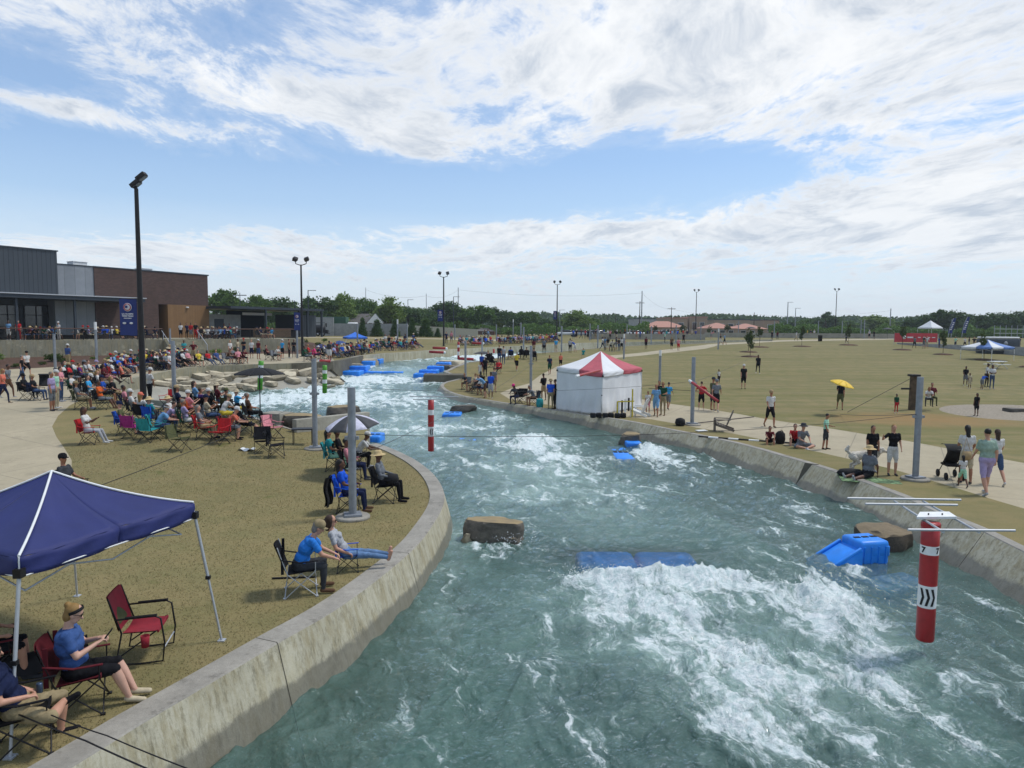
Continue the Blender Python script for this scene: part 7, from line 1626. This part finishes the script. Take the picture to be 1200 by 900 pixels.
# --- terrace
for (px, py, pose, hd, top, bot, hat, cc_2) in [(216, 421, 'arms', 150, 'teal', 'black shorts', None, None), (227, 424, 'hips', 160, 'maroon', 'khaki shorts', None, None), (218, 428, 'sit', 60, 'navy', 'navy shorts', None, 'navy'), (234, 430, 'sit', 130, 'yellow', 'olive shorts', None, 'black'), (246, 429, 'sitx', 120, 'red', 'jeans pants', None, 'grey'), (256, 428, 'sitx', 120, 'plaid blue', 'jeans pants', None, 'grey'),
    (267, 427, 'sitf', 100, 'brown', 'grey shorts', None, 'grey'), (275, 426, 'sit', 110, 'grey', 'black shorts', None, 'grey'), (280, 427, 'sit', 140, 'pink', 'brown shorts', None, 'maroon'), (285, 426, 'sitf', 120, 'maroon', 'black shorts', None, 'black'), (279, 418.5, 'stand', 100, 'beige', 'grey pants', None, None), (286, 419, 'arms', 190, 'black', 'navy pants', 'red cap', None), (295, 420, 'stand', 170, 'white', 'navy shorts', None, None),
    (303, 421, 'stand', 20, 'maroon', 'jeans shorts', 'white cap', None), (315, 422, 'sit', 80, 'maroon', 'black pants', None, 'black'), (323, 423, 'sitf', 100, 'white', 'black shorts', None, 'grey'), (331, 421, 'stand', 30, 'sky blue', 'black shorts', 'white cap', None), (339, 420, 'stand', 90, 'brown', 'black pants', None, None), (344.5, 419, 'arms', 170, 'black', 'dark grey shorts', None, None), (270, 421, 'stand', 120, 'white', 'black pants', None, None),
    (364, 421, 'sit', 90, 'red', 'grey shorts', None, 'green'), (371, 421.5, 'sit', 80, 'hot pink', 'navy shorts', None, 'hot pink'), (377, 421, 'sitx', 80, 'navy', 'black shorts', 'white hat', 'black'), (382, 419.5, 'sit', 70, 'white', 'navy shorts', None, 'black'), (360, 424, 'sit', 90, 'green', 'grey shorts', None, 'green'), (386, 423, 'stand', 10, 'dark grey', 'white shorts', None, None)]:
    if cc_2: seat(px, py, hd, top, bot, ZT, cc_2, pose=pose, hat=hat)
    else: person(px, py, pose, hd, top, bot, ZT, hat=hat)
for i in range(16):
    px = 184 + i * 2.6; seat(px, np.interp(px, [180, 225], [436.5, 431]) - rc.uniform(1, 5), 80 + rc.uniform(-20, 30), rc.choice(TOPS), rc.choice(BOTS), ZT, rc.choice(CC), hat=rc.choice(HATS), pose=rc.choice(['sit', 'sitf', 'sitx']))
# --- deck
def ondeck(px, back): # a point on the deck, so many metres behind its front edge
    p = onedge(px) - nf * back; d_ = ray(px, 395); t = p.x * dd.y - p.y * dd.x; 
    A = np.array([[d_.x, -dd.x], [d_.y, -dd.y]]); s = np.linalg.solve(A, np.array([p.x, p.y])); return Vector((d_.x * s[0], d_.y * s[0], DZ))
for (px, back, pose, hd, top, bot, hat) in [(10.5, 1.0, 'stand', 170, 'light blue', 'white skirt', None), (22, 1.0, 'stand', 150, 'red', 'red pants', None), (69, 1.2, 'arms', 190, 'white', 'white pants', 'white cap'), (212, 2.0, 'stand', 160, 'white', 'black shorts', None), (219, 2.6, 'stand', 120, 'navy', 'black pants', None), (224, 1.4, 'stand', 170, 'red', 'grey shorts', None), (229.5, 1.0, 'stand', 180, 'black', 'red pants', None), (263, 4, 'stand', 200, 'black', 'black pants', None), (269, 4, 'stand', 150, 'dark grey', 'black pants', None), (318, 1.5, 'sit', 190, 'sky blue', 'tan shorts', None)]:
    person(px, 397, pose, hd, top, bot, ZD, hat=hat, pos=ondeck(px, back))
for i in range(50):
    if i < 10: px = 28 + i * 4.4 + rc.uniform(-1, 1)
    elif i < 24: px = 90 + (i - 10) * 7 + rc.uniform(-2, 2)
    else: px = 233 + (i - 24) * 2.2 + rc.uniform(-1, 1)
    if i > 44: px = 300 + (i - 44) * 3.4
    bk_ = rc.uniform(1.0, 3.2); seat(px, 397, rc.choice([90, 120, 160, 200, 260, 60]), rc.choice(TOPS + ['black', 'navy', 'white']), rc.choice(BOTS), ZD, rc.choice(['black', 'dark grey', 'black']), hat=rc.choice(HATS), pose=rc.choice(['sit', 'sitf', 'sitp']), pos=ondeck(px, bk_))
# --- far left bank rows
for i in range(46):
    px = 384 + i * 2.7 + rc.uniform(-1, 1)
    if 492 < px < 512: continue
    row = np.interp(px, [384, 400, 437, 470, 500, 545], [419, 417.5, 411.8, 410.5, 408.8, 406.2]) - rc.choice([0, 0, 1.6, 3]) + (1.5 if px < 437 else 0)
    seat(px, row, 110 + rc.uniform(-25, 25), rc.choice(TOPS), rc.choice(BOTS), ZB, rc.choice(CC), hat=rc.choice(HATS), pose=rc.choice(['sit', 'sitx', 'sitf', 'sit']))
for (px, row, top, bot, hat, pose) in [(387, 421.5, 'grey', 'white shorts', None, 'stand'), (451.5, 408, 'white', 'beige shorts', None, 'stand'), (456, 409.5, 'black', 'teal shorts', None, 'stand'), (464, 407, 'white', 'black shorts', None, 'stand'), (475, 407, 'navy', 'purple pants', None, 'stand'), (484.5, 405.8, 'plaid blue', 'brown pants', 'beige hat', 'hips'), (523, 403.5, 'navy', 'black pants', None, 'stand'), (529, 402.5, 'pink', 'grey shorts', None, 'stand'), (568, 399, 'black', 'black pants', None, 'stand'), (572, 399, 'light blue', 'jeans shorts', None, 'stand')]:
    person(px, row, pose, 150 + rc.uniform(-60, 60), top, bot, ZB, hat=hat)
for i in range(15):
    px = 540 + i * 2.5 + rc.uniform(-.8, .8); seat(px, np.interp(px, [540, 580], [405.3, 404.2]) - rc.choice([0, 1.2]), 150 + rc.uniform(-25, 25), rc.choice(TOPS + ['red', 'maroon']), rc.choice(BOTS), ZM, rc.choice(CC), hat=rc.choice(HATS), pose=rc.choice(['sit', 'sitx']))
for i in range(34):
    px = 584 + i * 2.1 + rc.uniform(-.8, .8); seat(px, np.interp(px, [584, 655], [403.6, 400.6]) - rc.choice([0, .8]), 170 + rc.uniform(-30, 30), rc.choice(TOPS), rc.choice(BOTS), ZM, rc.choice(CC), hat=rc.choice(HATS), pose=rc.choice(['sit', 'sitx', 'sitf']))
for i in range(34):
    px = 672 + i * 4.3 + rc.uniform(-1.6, 1.6); person(px, 397.6 + rc.uniform(-1.2, .6), rc.choice(['stand', 'arms', 'walk', 'hips', 'standb']), rc.uniform(0, 360), rc.choice(TOPS), rc.choice(BOTS), ZM, hat=rc.choice(HATS))
for i in range(10):
    px = 700 + i * 7.5 + rc.uniform(-1.6, 1.6); person(px, 393.3, rc.choice(['stand', 'arms', 'walk']), rc.uniform(0, 360), rc.choice(TOPS), rc.choice(BOTS), 'far path behind the course')
# --- grassy tip
for (px, py, pose, hd, top, bot, hat, cc_2, sc) in [(546, 456, 'sitf', 200, 'dark grey', 'brown shorts', None, 'grey', 1), (554, 459, 'sit', 300, 'beige', 'tan shorts', None, 'dark grey', 1), (559, 461, 'sitx', 310, 'black', 'grey shorts', None, 'black', 1), (561, 455, 'sit', 320, 'black', 'grey shorts', None, 'black', 1), (566, 463, 'sitf', 230, 'white', 'navy shorts', None, 'navy', 1), (568.5, 466.5, 'bend', 250, 'light blue', 'brown shorts', None, None, 1), (575, 467.5, 'standb', 10, 'royal blue', 'light grey shorts', None, None, 1), (579, 460, 'stand', 30, 'grey', 'khaki shorts', None, None, 1),
    (564.5, 437, 'stand', 20, 'blue', 'maroon shorts', None, None, 1), (562.5, 443, 'stand', 330, 'white', 'white skirt', None, None, .75), (568.5, 443, 'standb', 10, 'black', 'black pants', 'white cap', None, 1), (585, 427, 'stand', 20, 'black', 'jeans pants', None, None, 1.05), (590, 427, 'stand', 10, 'light grey', 'jeans pants', None, None, 1), (583, 438, 'sitx', 200, 'red', 'black pants', None, 'red', 1), (573, 427, 'sit', 20, 'black', 'black pants', None, 'black', 1), (578, 430, 'sit', 40, 'dark grey', 'black pants', None, 'black', 1),
    (605.5, 435, 'walk', 20, 'yellow', 'black shorts', None, None, 1), (598, 421, 'sit', 350, 'blue', 'navy shorts', None, 'navy', 1), (610, 420.5, 'sit', 340, 'black', 'black pants', 'navy cap', 'black', 1), (616.5, 421, 'sitx', 350, 'black', 'black pants', None, 'black', 1), (626, 423, 'sit', 10, 'dark grey', 'black pants', None, 'black', 1), (625.5, 414.5, 'stand', 350, 'maroon', 'tan shorts', None, None, 1), (637.5, 415.5, 'stand', 0, 'grey', 'black pants', None, None, 1.05), (651.5, 413.5, 'stand', 0, 'sky blue', 'beige shorts', None, None, 1),
    (668, 413.8, 'stand', 10, 'light grey', 'black pants', None, None, 1), (674, 412.5, 'bend', 300, 'blue', 'white shorts', None, None, 1), (683.5, 419, 'sit', 0, 'teal', 'teal shorts', None, None, .8), (644, 439, 'walkb', 350, 'navy', 'green shorts', None, None, 1), (657, 431, 'stand', 0, 'coral', 'black shorts', None, None, .75), (637, 469.5, 'standb', 330, 'black', 'tan shorts', None, None, 1), (645, 479.5, 'stand', 5, 'royal blue', 'khaki pants', 'khaki hat', None, 1.02), (650.5, 479, 'arms', 300, 'black', 'black pants', None, None, 1),
    (605, 474, 'sitf', 220, 'dark grey', 'navy pants', 'hot pink cap', 'black', 1), (625, 476, 'sitf', 250, 'grey', 'brown shorts', None, 'dark grey', 1)]:
    z_ = ZP
    if cc_2: seat(px, py, hd, top, bot, z_, cc_2, pose=pose, hat=hat, sc=sc)
    else: person(px, py, pose, hd, top, bot, z_, hat=hat, sc=sc)
g = G(632.5, 478); tag(MB().lathe([(0, 0), (.18, .02), (.22, .25), (.2, .5), (.15, .55), (0, .5)], 12, sx=1).tube([(-.12, 0, .5), (0, 0, .75), (.12, 0, .5)], .015, 5).build('tote_bag', cloth('teal'), None, g), 'mint green tote bag beside the grey topped person on the tip', 'bag')
chair(611, 473, 200, 'black', 'small black folding chair beside the person in the pink cap')
for i in range(9):
    px = 706 + i * 3.2; person(px, 412 + rc.uniform(-1.5, .5), rc.choice(['stand', 'walk', 'standb', 'arms', 'bend']), rc.uniform(0, 360), ['white', 'light blue', 'black', 'white', 'grey', 'navy', 'black', 'white', 'red'][i], rc.choice(BOTS), 'lawn beyond the striped tent')
for (px, py, pose, hd, top, bot, hat, sc) in [(757, 409, 'stand', 0, 'maroon', 'black shorts', None, 1), (787, 410, 'walk', 20, 'brown', 'black shorts', None, 1), (795, 411, 'walk', 20, 'pink', 'red shorts', None, 1), (779, 402, 'stand', 100, 'mint', 'black pants', None, 1), (801, 403, 'stand', 200, 'black', 'black pants', None, 1), (844.5, 404, 'walk', 280, 'black', 'white shorts', None, 1), (849, 403.8, 'walkb', 280, 'light blue', 'black shorts', None, 1), (833, 397, 'bend', 100, 'pink', 'grey shorts', None, 1), (904.5, 398.6, 'walk', 200, 'black', 'black pants', None, 1), (911, 398.5, 'walkb', 200, 'maroon', 'dark grey pants', None, 1),
    (933, 399, 'walk', 100, 'white', 'beige shorts', None, 1), (991.5, 402.5, 'walk', 260, 'grey', 'black shorts', None, 1.05), (1018.5, 397, 'stand', 200, 'light grey', 'black shorts', 'white cap', 1), (1024, 397.5, 'standb', 180, 'black', 'dark grey shorts', None, 1), (946, 396, 'stand', 100, 'yellow', 'red shorts', None, 1), (950, 396, 'stand', 160, 'navy', 'black pants', None, 1), (954, 395.5, 'stand', 200, 'white', 'black pants', None, 1)]:
    person(px, py, pose, hd, top, bot, ZF_, hat=hat, sc=sc)
for i, px in enumerate([1072, 1083, 1086.5, 1101, 1120, 1131, 1136, 1142, 1150, 1160, 1166.5, 1195, 1186, 1180]):
    person(px, 394.5, rc.choice(['stand', 'arms', 'hips', 'walk']), rc.uniform(90, 270), ['grey', 'black', 'white', 'blue', 'mint', 'white', 'black', 'black', 'beige', 'red', 'navy', 'navy', 'grey', 'white'][i], rc.choice(BOTS), 'beyond the low wall at far right', pos=PY(px, 396, 104).xy.to_3d() + UP * (float(H(PY(px, 396, 104).x, 104))))
# --- right walkway and lawn
for (px, py, pose, hd, top, bot, hat, sc, kw) in [(759, 484, 'stand', 200, 'white', 'pink shorts', None, .72, {}), (768.5, 488, 'walk', 200, 'light blue', 'light blue skirt', None, .98, dict(fem=True, long_=True, hair=2)), (776.5, 486.5, 'standb', 210, 'green', 'khaki pants', None, 1.06, dict(fem=False)), (783, 480, 'walk', 30, 'sky blue', 'grey shorts', None, .9, {}), (772, 480, 'stand', 200, 'black', 'black shorts', None, 1, dict(hair=1)),
    (821.5, 481, 'hips', 20, 'red', 'black shorts', None, .92, dict(fem=False)), (839, 483, 'walk', 20, 'grey', 'black shorts', 'grey cap', 1.02, dict(fem=False)), (835, 481.5, 'stand', 60, 'olive', 'dark grey shorts', 'dark grey cap', 1.05, {}), (842, 450, 'stand', 150, 'white', 'black shorts', None, .68, {}), (871, 456, 'stand', 190, 'black', 'black shorts', 'white cap', 1, dict(fem=True, long_=True, hair=1)), (888, 438, 'walk', 190, 'black', 'black pants', None, 1, dict(hair=1)),
    (902, 500.5, 'walk', 175, 'white', 'black shorts', 'tan cap', 1.03, dict(fem=False, skin=1)), (901, 520, 'ground', 190, 'maroon', 'black shorts', None, .8, dict(long_=True, hair=0)), (931, 521, 'ground', 200, 'red', 'black shorts', None, .95, dict(hair=0)), (938, 524, 'cross', 170, 'grey', 'grey shorts', 'dark grey hat', 1, dict(fem=False)), (967, 527, 'standb', 130, 'mint', 'dark grey shorts', None, .78, dict(hair=1, skin=1, fem=False)),
    (1021, 554, 'stand', 185, 'black', 'dark grey shorts', None, .88, dict(long_=True, fem=True, hair=0)), (1045, 558, 'wave', 190, 'black', 'white shorts', None, .92, dict(long_=True, fem=True, hair=2)), (984, 480.5, 'umb', 195, 'black', 'olive shorts', 'lavender cap', .98, dict(fem=True)), (1050, 484, 'stand', 180, 'green', 'red pants', None, .6, dict(hair=1)), (1087, 481, 'sitf', 200, 'white', 'dark grey pants', None, .95, dict(dz=.25)), (1092, 480, 'sit', 200, 'maroon', 'olive pants', None, 1, dict(hair=1, dz=.25)),
    (1144, 487, 'stand', 250, 'black', 'black shorts', None, .72, dict(skin=2)), (1131, 452, 'standb', 200, 'black', 'grey shorts', None, .85, dict(skin=2)), (1136, 455, 'stand', 190, 'beige', 'beige shorts', None, .65, dict(skin=2)), (1150.5, 456, 'bend', 60, 'blue', 'grey shorts', None, .75, dict(skin=2)), (1156, 453.5, 'standb', 140, 'white', 'black pants', None, 1, dict(skin=2)), (1162, 455.5, 'arms', 190, 'white', 'jeans pants', None, 1, dict(skin=2)),
    (1131, 567, 'standb', 15, 'white', 'beige shorts', None, 1.02, dict(fem=True, long_=True, hair=1, skin=1)), (1127.5, 571, 'walk', 10, 'white', 'mint shorts', None, .56, dict(hair=1, skin=2)), (1154, 580, 'walkb', 5, 'sage', 'lavender shorts', None, 1.06, dict(fem=False, hair=1, skin=0, big=True)), (1166, 568, 'walk', 10, 'white', 'jeans shorts', None, .98, dict(fem=True, long_=True, hair=0, skin=0))]:
    person(px, py, pose, hd, top, bot, ZR if px not in (842, 871, 888, 984, 1050, 1087, 1092, 1144, 1131, 1136, 1150.5, 1156, 1162) or py > 560 else ZRL, hat=hat, sc=sc, **kw)
person(1017, 560, 'ground2', 245, 'grey', 'black shorts', ZR, hat='straw hat', fem=False, big=True, extra='person in straw hat and grey tee sitting on green blanket by the dog')
g = G(1110, 561); r = empty('pushchair', (g.x + .1, g.y, hz(g.x, g.y)), R(170)); tag(r, 'black pushchair pushed along the right walkway', 'pushchair'); pram(r)
g = G(1018, 562); tag(MB().box((0, 0, .012), (1.7, 1.1, .02), rz=-.3).build('blanket', mat('blanket', hexc('7d9a6c'), .9, var=.5, scale=9), None, g), 'green patterned blanket under the straw hat person on right bank', 'blanket')
g = G(996, 558); tag(MB().lathe([(0, 0), (.2, .02), (.26, .1), (.2, .22), (0, .26)], 12, sx=1.7).build('duffel_bag', M_rub, None, g), 'black duffel bag beside the person in straw hat and grey tee', 'bag')
g = G(914, 520); tag(MB().lathe([(0, 0), (.17, .0), (.22, .2), (.2, .42), (.1, .52), (0, .54)], 12, sy=.7).tube([(-.08, -.1, .5), (0, -.16, .6), (.08, -.1, .5)], .015, 5).build('backpack', M_rub, None, g), 'black backpack standing on the grass strip between seated people', 'bag')
g = G(1131, 540); 
# shoulder bag of the woman with the pushchair, and the fluffy dog
w_ = G(1131, 567); tag(MB().lathe([(0, 0), (.12, .0), (.15, .12), (.13, .24), (0, .26)], 12, sy=.5).tube([(-.12, 0, .22), (-.02, .02, .65), (.12, 0, .22)], .01, 5).build('shoulder_bag', cloth('tan'), None, (w_.x - .12, w_.y - .18, hz(w_.x, w_.y) + .78)), 'tan shoulder bag on the person in white top with pushchair', 'bag')
def dog():
    g = G(1010, 553); pr = []
    cp = lambda a, b, ra, rb, s=0: pr.append(('c', Vector(a), Vector(b), ra, rb, s))
    cp((0, .30, .50), (0, .02, .53), .17, .15); cp((0, .02, .53), (0, -.30, .50), .15, .145); cp((0, .38, .52), (0, .52, .68), .12, .10)
    cp((0, .52, .70), (0, .60, .72), .115, .095); cp((0, .62, .70), (0, .76, .67), .06, .045)
    for s in (-1, 1):
        cp((s * .08, .53, .76), (s * .13, .50, .64), .03, .035)
        cp((s * .10, .32, .46), (s * .10, .34, .26), .075, .05); cp((s * .10, .34, .26), (s * .10, .33, .06), .045, .038); cp((s * .10, .33, .04), (s * .10, .38, .035), .042, .036)
        cp((s * .10, -.28, .46), (s * .11, -.16, .30), .095, .06); cp((s * .11, -.16, .30), (s * .11, -.34, .19), .05, .038); cp((s * .11, -.34, .19), (s * .11, -.32, .05), .036, .034); cp((s * .11, -.32, .04), (s * .11, -.26, .035), .04, .034)
    cp((0, -.38, .56), (0, -.52, .70), .045, .055); cp((0, -.52, .70), (0, -.46, .82), .06, .04)
    me = make_body(pr, .014, 2, 0, 'dog')
    for v in me.vertices: v.co += v.normal * (mnoise.noise(v.co * 28) * .02)
    fur = mat('dog_fur', hexc('cfc8ba'), .95, var=.15, scale=10); o = link('dog', me, fur, None, (g.x, g.y, hz(g.x, g.y))); o.rotation_euler = (0, 0, -R(95)); tag(o, 'fluffy cream dog standing behind the straw hat person', 'dog')
    nose = MB().lathe([(0, .0), (.022, .01), (0, .03)], 10, M=Matrix.Translation((0, .79, .68)) @ Matrix.Rotation(-math.pi / 2, 4, 'X')).build('nose', M_rub, o)
    for s in (-1, 1): MB().lathe([(0, 0), (.013, .006), (0, .014)], 8, M=Matrix.Translation((s * .045, .66, .745)) @ Matrix.Rotation(-math.pi / 2, 4, 'X')).build('eye', M_rub, o)
dog()
# angler's rods carried by the pair on the walkway
p = G(836, 482); tag(MB().tube([(0, 0, 1.1), (-3.6, .6, 1.25)], .014, 5).build('long_pole', M_black, None, p), 'long thin dark pole held level by the walkers', 'pole')

# ================================================================ names: make every repeated label single out one thing
ORD = ['leftmost', 'second from left', 'third from left', 'fourth from left', 'fifth from left', 'sixth from left', 'seventh from left', 'eighth from left', 'ninth from left', 'tenth from left']
bpy.context.view_layer.update()
# people beyond the 300 that show largest become one far crowd, with the chairs they sit on
def far_merge(L, keep, name, lab):
    L = sorted(L, key=lambda o: (o.matrix_world.translation - EYE).length)
    if len(L) <= keep: return L
    m = MB(); ms = []
    for o in L[keep:]:
        for q in [o] + list(o.children):
            if q.type != 'MESH': continue
            idx = []
            for sl in q.material_slots:
                if sl.material not in ms: ms.append(sl.material)
                idx.append(ms.index(sl.material))
            off_ = len(m.v); Mw = q.matrix_world; m.v += [tuple(Mw @ v.co) for v in q.data.vertices]
            for p in q.data.polygons: m.f.append(tuple(k + off_ for k in p.vertices)); m.m.append(idx[p.material_index] if idx else 0); m.sm.append(True)
        for q in list(o.children): bpy.data.objects.remove(q)
        bpy.data.objects.remove(o)
    tag(m.build(name, ms, fix=False), lab, None, None, 'stuff'); return L[:keep]
PEOPLE = far_merge(PEOPLE, 298, 'distant_crowd', 'distant spectators too far and many to tell apart')
CHAIRS = far_merge([c for c in CHAIRS if c.type == 'MESH'], 200, 'distant_chairs', 'distant folding chairs under the far crowd')
bpy.context.view_layer.update()
from collections import defaultdict
D_ = defaultdict(list)
for o in COL.objects:
    if o.parent is None and o.get('label') and o.get('kind') is None: D_[o['label']].append(o)
for lab, L in D_.items():
    if len(L) < 2: continue
    L.sort(key=lambda o: proj(o.matrix_world.translation)[0])
    def ordn(i): return ORD[i] if i < 10 else f'number {i + 1} from left'
    if len(L) == 2: 
        for o, w_ in zip(L, ('left of two', 'right of two')): o['label'] = f'{lab}, {w_}'
    else:
        for i, o in enumerate(L): o['label'] = f'{lab}, {ordn(i)}'
for o in PEOPLE:
    z = o.get('_zone')
    if z: o['group'] = 'spectators: ' + z
for o in COL.objects:
    for k in ('_px', '_zone'):
        if k in o: del o[k]

bpy.data.scenes.remove(TMP)

for o in COL.objects:
    l = o.get('label')
    if l and len(l.split()) > 16: o['label'] = l.replace('folding chair', 'chair').replace('seated person', 'sitter').replace(' of two', '')
